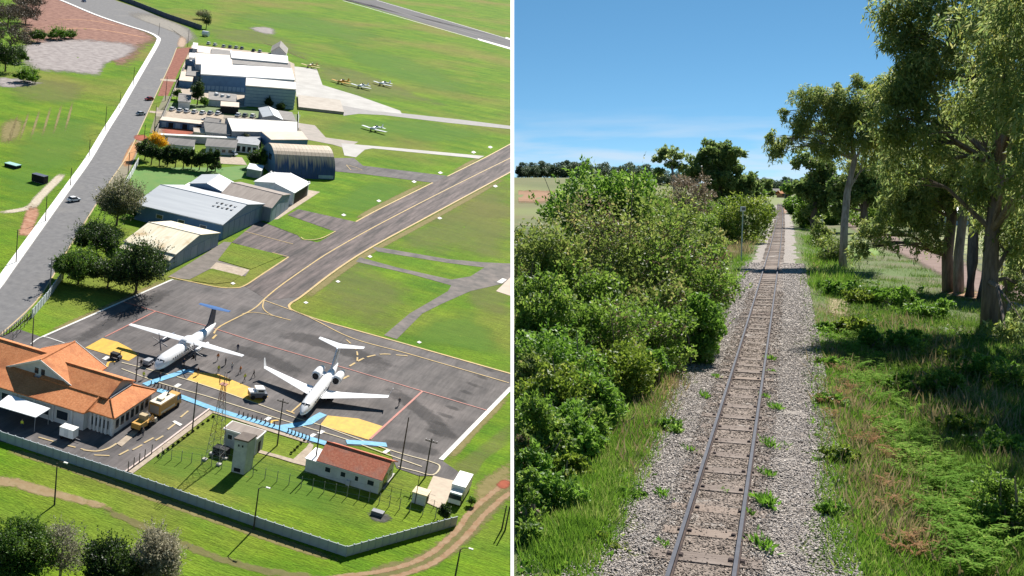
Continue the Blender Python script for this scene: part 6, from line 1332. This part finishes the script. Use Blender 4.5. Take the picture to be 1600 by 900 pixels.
# weeds on the ballast
wm = leafmat('weed leaves', (.06, .17, .015), (.13, .28, .03), noise=1.5, trans=.4)
for k, (x, y, w, lab) in enumerate(((1204, 563, 1, 'tall'), (1207, 582, .8, 'narrow'), (1212, 640, 1.1, 'broad'), (1204, 700, 1.4, 'bushy'), (1199, 744, .9, 'small'), (1196, 790, 1.3, 'round'), (1174, 806, .8, 'short'), (1192, 857, 1.2, 'spiky'), (1102, 622, 1.1, 'leafy'), (1078, 706, 1.2, 'tufted'), (1034, 775, .9, 'pale'), (1036, 852, .9, 'thin'), (1230, 697, .6, 'tiny'), (1197, 690, .8, 'slim'), (1196, 622, .7, 'sparse'), (1120, 590, .7, 'flat'), (1104, 552, 1.0, 'dark'), (1128, 768, .5, 'faint'))):
    p = R(x, y, 0); rg = np.random.default_rng(300 + k); w *= rg.uniform(.55, .95); n = int(rg.uniform(40, 110) * w); wa = rg.uniform(1.6, 5); r_ = thing('weed', '%s green weed on the ballast, %s the track' % (lab, 'right of' if x > track_x(p.y) / p.y * F + 400 else 'left of'), 'weed', T(p), 'weeds growing on the ballast')
    C = rg.normal(size=(n, 3)) * np.array([.10, .26, .05]) * w + np.array([0, 0, .12 * w]); D = C * np.array([1.5, .7, 1.5]) + rg.normal(size=(n, 3)) * .08 + np.array([0, 0, .1]); D /= np.linalg.norm(D, axis=1, keepdims=True); S = np.cross(D, rand_dirs(rg, n)); S /= np.linalg.norm(S, axis=1, keepdims=True); ln = rg.uniform(.12, .26, n) * w
    v, f = leaf_quads(C, D, S, ln, ln / wa); npmesh('leaves', v, f, wm if k % 3 else gm_h, r_); MB().tube([(0, 0, -.02), (.01, .02, .15 * w)], [.012, .006], 5).build('stem', m_bank, r_)

# --- shrubs of the thicket
m_twig = mat('grey brown twigs', (.22, .16, .12), (.34, .26, .20), 4, rough=.95); m_twigd = mat('dark twigs', (.07, .05, .04), (.12, .09, .07), 4, rough=.95)
T1 = leafmat('thicket leaves', (.085, .165, .022), (.17, .29, .042), (.25, .33, .075), noise=.6, trans=.46)
T2 = leafmat('thicket bright leaves', (.075, .17, .018), (.16, .31, .04), (.25, .38, .09), noise=.45, trans=.42)
T3 = leafmat('thicket olive leaves', (.11, .165, .034), (.205, .28, .06), (.30, .29, .10), noise=.6, trans=.45)
T4 = leafmat('thicket yellow green leaves', (.10, .16, .018), (.19, .28, .035), (.30, .34, .08), noise=.45, trans=.42)
TB = leafmat('withered brown leaves', (.18, .12, .075), (.30, .21, .13), noise=.5, trans=.2)
def shrub(label, cx, cy, rx, ry, depth, lf, n, seed, leaf=.17, k=30, twigs=22, name='shrub', cat='shrub', aspect=2.0, dz=1.0, mix=None, crad=.30, bias=(0, 0, .25), twm=None, ground=True, trunk=0):
    rng = np.random.default_rng(seed); c = RD(cx, cy, depth); sx, sz = rx * depth / F, ry * depth / F; g = float(zt(c.x, c.y)) if ground else c.z - sz
    base = Vector((c.x, c.y, min(g, c.z)))
    if base.x < PT * base.y + .5: base.x = PT * base.y + .5
    r_ = thing(name, label, cat, T(base))
    cen = clumps(rng, c, (sx * .92, sx * .9 * dz, sz * .92), k, .3, 1.12, 1.0)
    if ground: cen = np.vstack([cen, clumps(rng, (c.x, c.y, (c.z + g) / 2), (sx * .8, sx * .7 * dz, max(.3, (c.z - g) * .6)), k // 2, .4, 1.0, 1.0)])
    C, D, S, ln, wd = cloud(rng, cen, crad * min(sx, sz) * rng.uniform(.7, 1.5, len(cen)), n, leaf, aspect, bias, .85)
    C, D, S, ln, wd = join_leaves((C, D, S, ln, wd), strands(rng, cen, crad * min(sx, sz), n // 40, 12, .30 * min(sx, sz), leaf, aspect * 1.1, -.7, 1.2))
    C[:, 2] = np.maximum(C[:, 2], g + .02)
    cutmesh('foliage', C, D, S, ln, wd, lf, r_, off=base)
    if mix: C, D, S, ln, wd = cloud(rng, cen[rng.permutation(len(cen))[:max(3, len(cen) // 3)]], crad * 1.2 * min(sx, sz), n // 4, leaf * .8, aspect * 1.3, (0, 0, 0)); C[:, 2] = np.maximum(C[:, 2], g + .02); cutmesh('withered_foliage', C, D, S, ln, wd, mix, r_, off=base)
    mb = MB(); cc = [Vector(q) for q in cen]
    for q in range(twigs):
        e = cc[int(rng.integers(0, len(cc)))]; e = e + Vector(rng.normal(size=3)) * .38 * min(sx, sz); b0 = Vector((base.x + rng.normal() * sx * .15, base.y + rng.normal() * sx * .15, base.z - .1)); m_ = b0.lerp(e, .55) + Vector(rng.normal(size=3)) * .14 * sx + Vector((0, 0, .12 * sz))
        if min(e.x - PT * e.y, m_.x - PT * m_.y, b0.x - PT * b0.y) < .12: continue
        mb.tube([b0 - base, m_ - base, e - base], [.05 + trunk * .5, .03 + trunk * .25, .012], 4)
    if trunk: mb.tube([(0, 0, -.1), (0, 0, max(.3, (c.z - base.z)))], [trunk, trunk * .6], 7)
    if mb.v: mb.build('stems', twm or m_twig, r_)
    return r_
TH = [('tall vine covered thicket with olive and brown leaves', 965, 425, 120, 115, 54, T3, 15000, .16, TB), ('leafy crown of bright broad leaves on top of the thicket', 935, 322, 74, 56, 58, T2, 8500, .22, None), ('dense green shrub on the track side of the thicket', 1060, 440, 66, 78, 52, T1, 9500, .16, TB),
      ('bright green shrub at the foot of the thicket beside the ballast', 1088, 515, 32, 52, 48, T2, 4500, .17, None), ('olive shrub at the field side of the thicket', 848, 432, 52, 60, 50, T3, 7000, .16, None), ('green shrub halfway down the field side of the thicket', 838, 505, 52, 72, 43, T1, 7000, .15, None),
      ('shrub of mixed green leaves in the middle of the thicket', 915, 545, 75, 75, 44, T1, 9500, .15, TB), ('half withered shrub in the middle of the thicket', 1000, 545, 62, 62, 46, T1, 8000, .15, TB), ('yellow green shrub in the lower thicket', 872, 625, 55, 50, 36, T4, 6000, .15, None),
      ('bright shrub with long pointed leaves in the lower thicket', 925, 640, 42, 42, 36, T2, 5000, .20, None), ('dark green shrub low in the thicket', 838, 700, 45, 62, 31, T1, 6500, .13, None), ('glossy green shrub beside the grass bank', 885, 700, 42, 42, 32, T2, 5200, .15, None),
      ('twiggy shrub in the bottom left of the thicket', 824, 815, 30, 70, 26, T1, 4200, .11, None), ('small yellow green shrub above the grass bank', 890, 745, 32, 28, 30, T4, 3000, .13, None), ('low green bush under the withered shrub', 1012, 572, 30, 22, 43, T2, 2600, .17, None), ('dark leafy shrub at the foot of the lower thicket', 862, 800, 46, 56, 27, T2, 7000, .12, None), ('bright leafy shrub in the bottom corner of the thicket', 835, 872, 36, 46, 24.5, T1, 6000, .11, None), ('mixed green shrub above the corner of the thicket', 818, 740, 26, 50, 29, T3, 4500, .12, TB),
      ('grey green shrub at the left edge of the thicket', 818, 610, 30, 60, 38, T3, 4500, .14, None),
      ('leafy shrub filling the upper middle of the thicket', 890, 470, 70, 60, 50, T1, 7500, .16, None), ('yellow green shrub filling the centre of the thicket', 950, 590, 60, 50, 41, T4, 6000, .15, None), ('bright shrub filling the field side of the thicket', 870, 570, 55, 55, 39.5, T2, 6000, .15, None), ('mixed shrub filling the track side of the thicket', 1030, 500, 55, 50, 49, T3, 6000, .16, TB), ('bright shrub above the lower thicket', 860, 670, 50, 45, 33, T2, 5500, .14, None), ('green shrub joining the lower thicket to the bank', 905, 675, 36, 40, 33.5, T1, 4200, .14, None), ('leafy shrub in the lower corner of the thicket', 830, 760, 36, 55, 28.5, T2, 5000, .12, None),
      ('leafy shrub on the shoulder of the thicket', 1000, 350, 48, 45, 60, T1, 5000, .18, None), ('low olive shrub behind the thicket', 1095, 395, 40, 30, 75, T3, 4200, .2, None), ('pale green shrub at the pasture edge', 828, 388, 36, 26, 62, T4, 3500, .2, None)]
for k, (lab, cx, cy, rx, ry, d, lf, n, leaf, mix) in enumerate(TH): shrub(lab, cx, cy, rx * 1.12, ry * 1.12, d, lf, int(n * 1.5), 500 + k, leaf * 1.1, mix=mix, k=48, twigs=34 if 'twiggy' in lab or 'withered' in lab or 'vine' in lab else 16, aspect=4 if 'pointed' in lab else 2.0)
shrub('rounded bright green bush beside the far track', 1160, 340, 44, 34, 150, T4, 7000, 540, .32, name='bush', cat='bush', crad=.34); shrub('low rounded bush left of the bright far bush', 1118, 352, 28, 24, 150, T1, 3000, 541, .32, name='bush', cat='bush')
shrub('small dark bush close to the far rails', 1200, 330, 10, 12, 230, T1, 1200, 542, .4, name='bush', cat='bush'); shrub('grey twiggy bush on the right bank', 1300, 385, 24, 30, 115, T3, 2200, 543, .25, twigs=30, name='bush', cat='bush'); shrub('grey brown bush beside the far right bank', 1282, 362, 16, 24, 150, T3, 1600, 544, .3, twigs=24, name='bush', cat='bush')
shrub('small leaved dark bush in the bottom right corner', 1570, 800, 50, 60, 25.5, T1, 7000, 545, .09, name='bush', cat='bush'); shrub('leafy plant on the shaded right bank', 1360, 525, 16, 14, 54, T2, 900, 546, .2, name='plant', cat='plant'); shrub('low bush in the shade of the tall trees', 1480, 600, 40, 22, 42, T1, 2500, 547, .15, name='bush', cat='bush')
shrub('bush under the leaning trunks', 1580, 600, 34, 34, 44, T1, 2600, 548, .16, name='bush', cat='bush')
shrub('grey dry shrub below the thin tall tree', 1078, 305, 34, 34, 225, leafmat('dry grey leaves', (.17, .13, .085), (.27, .22, .15), noise=.3, trans=.25), 5000, 549, .4, twigs=40); shrub('olive shrub left of the dry one', 1042, 318, 28, 28, 235, T3, 3500, 550, .42); shrub('dark shrub behind the thicket shoulder', 1020, 335, 30, 22, 200, T1, 3000, 551, .4)

for k, (cx, cy, rx, ry, d, lf, lab) in enumerate(((985, 318, 34, 26, 330, T1, 'dense green tree clump behind the crown of the thicket'), (948, 300, 30, 22, 420, T3, 'olive tree clump left behind the thicket crown'), (1100, 325, 40, 26, 240, T1, 'green undergrowth below the tall far eucalyptus'), (1140, 312, 34, 24, 280, T3, 'olive undergrowth right of the tall far eucalyptus'), (1175, 312, 22, 18, 330, T1, 'green undergrowth beside the far rails'), (1060, 345, 36, 20, 190, T4, 'yellow green bushes below the dry grey shrub'), (1245, 322, 16, 16, 300, T2, 'bright bush right of the vanishing track'), (1262, 335, 18, 22, 210, T1, 'dark bush at the foot of the rounded tree'), (1300, 330, 26, 26, 230, T1, 'green undergrowth between the far right trees'), (1360, 335, 34, 22, 215, T1, 'green undergrowth behind the pale trunk'), (1420, 335, 40, 24, 225, T3, 'olive undergrowth beyond the side road'), (1500, 335, 50, 24, 260, T1, 'green hedge beyond the mown field'), (1585, 335, 50, 26, 250, T3, 'olive hedge at the far right edge'))):
    shrub(lab, cx, cy, rx, ry, d, lf, 4500, 560 + k, .0021 * d, k=34, crad=.36, twigs=8)
UG = [('low dark undergrowth nearest the track in the tree shade', 1310, 442, 24, 16, 80, T1), ('olive undergrowth in front of the pale trunk', 1350, 455, 28, 16, 76, T3), ('undergrowth below the drooping bough', 1402, 450, 32, 18, 74, T1), ('dark undergrowth beside the clustered trunks', 1445, 470, 30, 18, 68, T1), ('olive bush on the shaded bank near the ballast', 1332, 500, 22, 14, 60, T3), ('wide low bush in the middle of the shade', 1412, 520, 36, 18, 54, T1), ('bushy undergrowth left of the thick trunk', 1475, 545, 36, 20, 50, T3), ('bushy undergrowth below the thick trunk', 1545, 562, 36, 22, 46, T1), ('low leafy bush at the near edge of the shade', 1420, 592, 26, 14, 43, T1), ('wide bush near the right edge of the bank', 1562, 682, 42, 24, 33, T1), ('small bush on the near shaded bank', 1502, 652, 28, 16, 36, T3),
      ('bright leafy weed clump beside the ballast near the track shadow', 1291, 508, 15, 12, 60, T2), ('second bright leafy weed clump beside the right ballast', 1296, 562, 19, 16, 48, T2), ('third bright leafy weed clump beside the right ballast', 1302, 622, 21, 16, 39, T2), ('fourth leafy weed clump beside the right ballast', 1312, 702, 21, 18, 31, T4), ('nearest leafy weed clump beside the right ballast', 1306, 792, 21, 18, 26, T2), ('leafy clump on the grass bank below the thicket', 1042, 662, 26, 16, 35, T2), ('leafy clump at the left ballast edge', 987, 772, 22, 14, 27.5, T2), ('wide leafy clump in the near left grass', 945, 852, 30, 20, 23.8, T4)]
for k, (lab, cx, cy, rx, ry, d, lf) in enumerate(UG): shrub(lab, cx, cy + ry * .45, rx * 1.35, ry * .62, d, {T1: T2, T3: T4}.get(lf, lf), 1500, 580 + k, .0028 * d + .03, k=26, twigs=4, name='low_bush', cat='bush', crad=.55)
# --- trees
lfe = leafmat('eucalyptus leaves', (.12, .185, .055), (.24, .31, .105), (.35, .38, .16), noise=.8, trans=.55, rough=.55, spec=.2)
lfe2 = leafmat('yellowish eucalyptus leaves', (.14, .18, .03), (.25, .29, .06), (.36, .35, .11), noise=.5, trans=.48, rough=.55, spec=.2)
lfd = leafmat('dark tree leaves', (.08, .14, .036), (.16, .235, .062), (.22, .28, .09), noise=.4, trans=.48)
m_euc = mat('pale eucalyptus bark', (.17, .14, .12), (.38, .34, .31), 1.8, rough=.9, stretch=(2, 2, .4)); m_eucd = mat('dark peeling bark', (.11, .085, .07), (.22, .17, .14), 2, rough=.95, stretch=(3, 3, .4), bump=.6)
RT_N, RT_R = 1.05, 1.12
def rtree(label, base, depth, trunk, crown, n, seed, lf, leaf=.28, bark=m_eucd, droop=1.1, aspect=4.5, kc=14, limbs=True, lf2=None, name='tree', crad=.36, zs=1.0, cat='tree'):
    "trunk: (x, y, radius_px) points; crown: (x, y, rx, ry[, dd]) ellipses at the tree's depth (+ dd metres)"
    rng = np.random.default_rng(seed); b = RD(base[0], base[1], depth); b.z = float(zt(b.x, b.y)); r_ = thing(name, label, cat, T(b)); s = depth / F
    pts = [b - Vector((0, 0, .3))] + [RD(x, y, depth) + Vector((0, rng.normal() * .3, 0)) for x, y, q in trunk]; rad = [trunk[0][2] * s * 1.15] + [q * s for x, y, q in trunk]
    pts = [pts[0]] + pts[1:]; mb = MB().tube([p - b for p in pts], rad, 9)
    mb.build('trunk', bark, r_, smooth=True)
    cen, cr = [], []
    lb = MB()
    for e in crown:
        x, y, rx, ry = e[:4]; dd = e[4] if len(e) > 4 else rng.normal() * .25 * rx * s; c = RD(x, y, depth + dd); sx, sz = rx * s, ry * s
        q = clumps(rng, c, (sx, sx * .9, sz), kc, .2, 1.0, 1.0); cen.append(q); cr.append(np.full(kc, RT_R * crad * min(sx, sz)) * rng.uniform(.8, 1.5, kc))
        if limbs:
            j = min(range(1, len(pts)), key=lambda i: (pts[i] - Vector(c)).length + (3 if pts[i].z > c.z else 0)); st = pts[j]; mid = st.lerp(c, .5) + Vector((0, 0, .12 * (c - st).length)); r0 = max(.025, min(rad[j] * .45, .22)); lb.tube([st - b, mid - b, c - b], [r0, r0 * .6, .02], 5)
            for z in range(3): e2 = Vector(q[int(rng.integers(0, kc))]); lb.tube([mid - b, mid.lerp(e2, .6) - b + Vector((0, 0, .1)), e2 - b], [r0 * .4, r0 * .25, .012], 4)
    if limbs and lb.v: lb.build('limbs', bark, r_)
    cen = np.vstack(cen); cr = np.concatenate(cr)
    leaf = leaf * 1.35
    C, D, S, ln, wd = cloud(rng, cen, cr, int(n * RT_N), leaf, aspect, (0, 0, -droop), zs)
    C, D, S, ln, wd = join_leaves((C, D, S, ln, wd), strands(rng, cen, cr, n // 45, 12, (1.2 if droop > .8 else .5) * 12 * s, leaf, aspect, 1.0 if droop > .8 else -.3, .35 if droop > .8 else 1.0))
    if lf2 is not None:
        k = rng.uniform(size=len(C)) < .3; cutmesh('young_foliage', C[k], D[k], S[k], ln[k], wd[k], lf2, r_, off=b); k = ~k; C, D, S, ln, wd = C[k], D[k], S[k], ln[k], wd[k]
    cutmesh('crown', C, D, S, ln, wd, lf, r_, off=b); return r_
rtree('tall eucalyptus with thick dark trunk at the right edge', (1545, 510), 62, [(1545, 440, 11), (1550, 360, 10), (1556, 260, 9), (1560, 140, 11), (1552, 20, 7), (1545, -60, 4)],
      [(1480, 50, 70, 55), (1430, 60, 45, 55), (1402, 62, 34, 46), (1398, 140, 32, 38), (1384, 200, 34, 34), (1424, 222, 40, 36), (1408, 268, 34, 28), (1450, 110, 45, 45), (1545, 30, 70, 60, -9), (1600, 60, 60, 70, -14), (1420, 120, 48, 45), (1490, 130, 60, 55), (1560, 140, 60, 60, -9), (1610, 180, 50, 60, -13), (1450, 190, 50, 45), (1520, 215, 60, 50), (1590, 270, 50, 55, -8), (1560, 320, 45, 45), (1595, 370, 40, 45), (1480, -30, 80, 45), (1570, -40, 80, 50), (1410, 10, 40, 40), (1540, 270, 45, 40), (1425, 160, 40, 40), (1592, 440, 26, 40), (1660, 120, 60, 90, -16), (1720, 200, 70, 90, -20), (1780, 100, 90, 100, -24), (1840, 240, 80, 90, -26), (1660, 20, 80, 80, -18), (1700, 300, 60, 70, -16), (1650, 300, 50, 60, -6), (1570, 515, 30, 22, -6), (1470, 250, 40, 30)], 66000, 600, lfe, .27, kc=15, lf2=lfe2)
rtree('eucalyptus with a low drooping bough above the side road', (1483, 442), 84, [(1483, 400, 8), (1487, 340, 7), (1492, 260, 6), (1490, 180, 5)], [(1400, 320, 45, 35), (1370, 365, 34, 24), (1425, 290, 42, 34), (1440, 345, 38, 30), (1395, 385, 40, 14), (1345, 390, 20, 14), (1460, 300, 40, 36), (1480, 240, 45, 40), (1415, 255, 36, 30), (1455, 385, 26, 14), (1500, 300, 36, 36)], 21000, 601, lfe, .27, lf2=lfe2)
rtree('slim eucalyptus second among the clustered trunks', (1499, 446), 83, [(1499, 400, 7), (1505, 330, 6), (1512, 230, 5)], [(1520, 230, 40, 40), (1505, 180, 40, 30), (1535, 300, 30, 30)], 6000, 602, lfe, .27, bark=m_euc)
rtree('stout eucalyptus third among the clustered trunks', (1515, 452), 80, [(1515, 410, 8), (1522, 340, 7), (1530, 240, 6)], [(1550, 210, 45, 45), (1545, 280, 40, 35), (1580, 320, 35, 35)], 8000, 603, lfe)
rtree('leaning dark trunked tree beside the thick eucalyptus', (1532, 462), 78, [(1535, 420, 7), (1545, 350, 6), (1560, 260, 5)], [(1580, 240, 45, 45), (1600, 330, 35, 40), (1590, 400, 26, 26)], 7000, 604, lfd)
rtree('low crooked tree with bare boughs at the right edge', (1560, 500), 64, [(1575, 460, 7), (1592, 420, 5), (1610, 390, 4)], [(1600, 410, 22, 24), (1590, 500, 26, 20), (1615, 350, 30, 40)], 3200, 605, lfe)
rtree('pale trunked eucalyptus with boughs reaching over the track', (1317, 408), 108, [(1320, 350, 5.5), (1328, 300, 5), (1336, 250, 4.5), (1330, 190, 3.5), (1320, 150, 2)], [(1268, 160, 26, 26), (1300, 165, 34, 28), (1345, 165, 34, 34), (1290, 205, 42, 28), (1335, 215, 44, 34), (1375, 200, 34, 44), (1255, 195, 22, 22), (1238, 225, 26, 14), (1212, 232, 15, 16), (1203, 215, 9, 12), (1290, 240, 34, 16), (1360, 255, 40, 26), (1385, 150, 26, 36), (1225, 180, 9, 10), (1345, 130, 14, 14), (1312, 140, 14, 10), (1330, 180, 36, 26)], 26000, 606, lfe, .3, bark=m_euc, lf2=lfe2)
rtree('rounded dark tree beside the far track', (1272, 352), 205, [(1272, 330, 5), (1272, 290, 4)], [(1262, 255, 22, 18), (1285, 265, 24, 20), (1270, 290, 28, 22), (1290, 305, 24, 22), (1258, 300, 16, 18), (1272, 325, 24, 14)], 9000, 607, lfd, .5, aspect=2.4, droop=.3, lf2=lfe)
rtree('dark tree behind the pale eucalyptus trunk', (1350, 358), 190, [(1350, 330, 5), (1350, 290, 4)], [(1345, 290, 30, 26), (1375, 300, 30, 26), (1320, 300, 22, 26), (1310, 330, 14, 12), (1370, 270, 30, 20)], 8000, 608, lfd, .5, aspect=2.4, droop=.3)
rtree('wide leafy tree beyond the side road', (1430, 352), 205, [(1430, 330, 5), (1430, 290, 4)], [(1410, 290, 30, 25), (1440, 280, 34, 30), (1470, 300, 26, 25)], 6000, 609, lfd, .5, aspect=2.4, droop=.3)
rtree('tall rounded eucalyptus left of the far track', (1128, 338), 275, [(1128, 310, 4), (1122, 270, 3.5), (1118, 240, 2.5)], [(1118, 230, 24, 14), (1098, 247, 17, 13), (1144, 242, 17, 13), (1085, 275, 16, 14), (1104, 268, 14, 12), (1140, 262, 16, 14), (1125, 255, 14, 12), (1130, 285, 24, 16), (1155, 280, 16, 14), (1110, 300, 22, 14), (1150, 305, 24, 14), (1170, 285, 12, 10)], 13000, 610, lfd, .65, aspect=2.4, droop=.3, lf2=lfe)
rtree('thin pale tree with an open umbrella crown', (1058, 342), 260, [(1057, 318, 2.6), (1053, 285, 2.2), (1050, 255, 1.6)], [(1046, 236, 20, 6), (1030, 248, 12, 5), (1060, 246, 13, 6), (1028, 268, 10, 5), (1050, 258, 12, 5), (1066, 262, 8, 5), (1038, 240, 10, 5)], 2300, 611, lfe, .6, bark=m_euc, aspect=2.6, droop=.2, crad=.5)
rtree('slim tree behind the round far bush', (1175, 330), 300, [(1175, 310, 2.5), (1175, 295, 2)], [(1172, 288, 12, 12), (1180, 300, 12, 12), (1165, 305, 14, 10)], 2500, 612, lfd, .7, aspect=2.2, droop=.2)
rtree('lone rounded tree left of the vanishing track', (1197, 318), 420, [(1197, 308, 1.6), (1197, 295, 1.2)], [(1197, 287, 7, 8), (1194, 297, 8, 7), (1201, 299, 7, 7)], 1800, 613, lfd, .9, aspect=2.2, droop=.2, lf2=lfe)
rtree('small bright tree at the end of the track', (1231, 318), 430, [(1232, 312, 1.5), (1232, 300, 1)], [(1230, 294, 8, 7), (1238, 298, 9, 7)], 1500, 614, T2, .8, aspect=2.2, droop=.2)
# distant trees: a few kinds, copied along the skylines
def far_proto(seed, lf, label, h=10.0, w=4.0):
    rng = np.random.default_rng(seed); r_ = thing('distant_tree', label, 'tree', I4, 'trees on the distant skyline'); MB().tube([(0, 0, -1), (0, 0, h * .6)], [.3, .12], 6).build('trunk', m_eucd, r_)
    cen = clumps(rng, (0, 0, h * .48), (w * .9, w * .9, h * .46), 22, flat_bottom=1); C, D, S, ln, wd = cloud(rng, cen, w * .42, 2000, .85, 1.9); v, f = leaf_quads(C, D, S, ln, wd); npmesh('crown', v, f, lf, r_); return r_
lff = leafmat('distant leaves', (.075, .125, .075), (.14, .195, .115), noise=.2, trans=.25)
pr = [None] * 3; rgf = random.Random(9); nf = 0
def far_tree(px, y, dpt, h, label):
    global nf
    x = (px - 400) / F * dpt; z = float(zt(x, dpt)); k = nf % 3; nf += 1
    M = T((x, dpt, z - .2)) @ RZ(rgf.uniform(0, 6)) @ Matrix.Diagonal((h / 10 * rgf.uniform(.85, 1.2),) * 2 + (h / 10, 1))
    if pr[k] is None: pr[k] = far_proto(900 + k, lff, label); pr[k].matrix_world = M
    else: clone(pr[k], M, label)
for k in range(26): far_tree(810 + k * 4.4 + rgf.uniform(-2, 2), 0, 890 + rgf.uniform(-25, 40), rgf.uniform(8, 14), 'dark tree, %s from the left, in the distant row above the dry pasture' % nth(k))
for k in range(22): far_tree(922 + k * 7 + rgf.uniform(-3, 3), 0, 820 + rgf.uniform(-40, 60), rgf.uniform(7, 13), 'dark tree, %s from the left, in the distant row behind the thicket' % nth(k))
for k in range(34): far_tree(1165 + k * 4.2 + rgf.uniform(-2, 2), 0, 1150 + rgf.uniform(-80, 150), rgf.uniform(9, 15), 'blue green tree, %s from the left, in the far wood beyond the track' % nth(k))
for k in range(26): far_tree(1262 + k * 14 + rgf.uniform(-5, 5), 0, 480 + rgf.uniform(-60, 90), rgf.uniform(8, 13), 'tree, %s from the track, in the row across the right hand fields' % nth(k))
# ---- small built things
b0 = R(1158, 413, -.3); hs_ = (413 - 334) * b0.y / F
r_ = thing('signal_post', 'thin pale green post with a small lamp box left of the track', 'post', T((b0.x, b0.y, float(zt(b0.x, b0.y))))); m_sp = mat('pale green post paint', (.38, .46, .42), rough=.6)
MB().tube([(0, 0, -.2), (0, 0, hs_)], .06, 8).build('shaft', m_sp, r_); MB().box(-.2, .2, -.15, .15, hs_, hs_ + .45).build('lamp_box', mat('white box', (.7, .72, .7)), r_); MB().box(-.14, .14, -.18, -.14, hs_ + .1, hs_ + .35).build('lens', m_glass, r_)
b0 = R(1284, 352, -.3); r_ = thing('white_post', 'short white marker post beside the side road', 'post', T((b0.x, b0.y, float(zt(b0.x, b0.y))))); MB().box(-.16, .16, -.16, .16, 0, 3.0).build('shaft', mat('white post paint', (.72, .72, .70)), r_); MB().box(-.2, .2, -.2, .2, 3.0, 3.15).build('cap', m_trim, r_)
def house(label, px, dpt, w, d, h, hr, roof, wall):
    x = (px - 400) / F * dpt; r_ = thing('house', label, 'house', T((x, dpt, float(zt(x, dpt)) - .1))); MB().box(-w / 2, w / 2, -d / 2, d / 2, 0, h).build('wall', wall, r_)
    for s in (-1, 1): MB().prism([(-w / 2 - .4, s * (d / 2 + .5), h - .2), (w / 2 + .4, s * (d / 2 + .5), h - .2), (w / 2 + .4, 0, hr), (-w / 2 - .4, 0, hr)], [(-w / 2 - .4, s * (d / 2 + .5), h), (w / 2 + .4, s * (d / 2 + .5), h), (w / 2 + .4, 0, hr + .2), (-w / 2 - .4, 0, hr + .2)]).build('roof_slope', roof, r_)
    for k in range(2): MB().box(-w * .35 + k * w * .45, -w * .35 + k * w * .45 + 1.4, -d / 2 - .05, -d / 2 + .05, 1, 2.3).build('window', m_glass, r_)
    MB().box(-.1 * w, -.1 * w + 1, -d / 2 - .06, -d / 2 + .04, 0, 2.2).build('door', m_dark, r_)
house('small house with orange roof at the end of the track', 1222, 620, 5, 5, 2.2, 3.6, m_tile, mat('orange wall', (.55, .28, .14))); house('small grey roofed house left of the orange one', 1208, 700, 6, 5, 2.2, 3.6, m_roofgrey, m_wallw)
house('low white farm building behind the right trees', 1462, 230, 12, 6, 2.6, 3.6, m_roofwhite, m_wallw)
r_ = thing('concrete_pole', 'grey power pole far beyond the track end', 'pole', T(((1224 - 400) / F * 600, 600, float(zt((1224 - 400) / F * 600, 600))))); MB().tube([(0, 0, 0), (0, 0, 9)], [.2, .14], 8).build('shaft', m_polec, r_); MB().box(-1, 1, -.1, .1, 8.2, 8.4).build('crossarm', m_polec, r_)
post_ = None
fr = thing('field_fence', 'wooden post fence along the field behind the clustered trunks', 'fence', T(R(1490, 400, -.3)))
o0 = R(1490, 400, -.3)
for k in range(9):
    p = R(1455 + k * 22, 398 + k * 7, -.3) - o0
    if post_ is None: post_ = o = MB().tube([(0, 0, -.1), (0, 0, 1.3)], .08, 6).build('post', m_twig, fr)
    else: o = link(post_.copy()); o.parent = fr
    o.location = p
for hh in (.5, 1.0): MB().tube([R(1455 + k * 22, 398 + k * 7, -.3) - o0 + Vector((0, 0, hh)) for k in range(9)], .02, 4).build('wire', m_metal, fr)
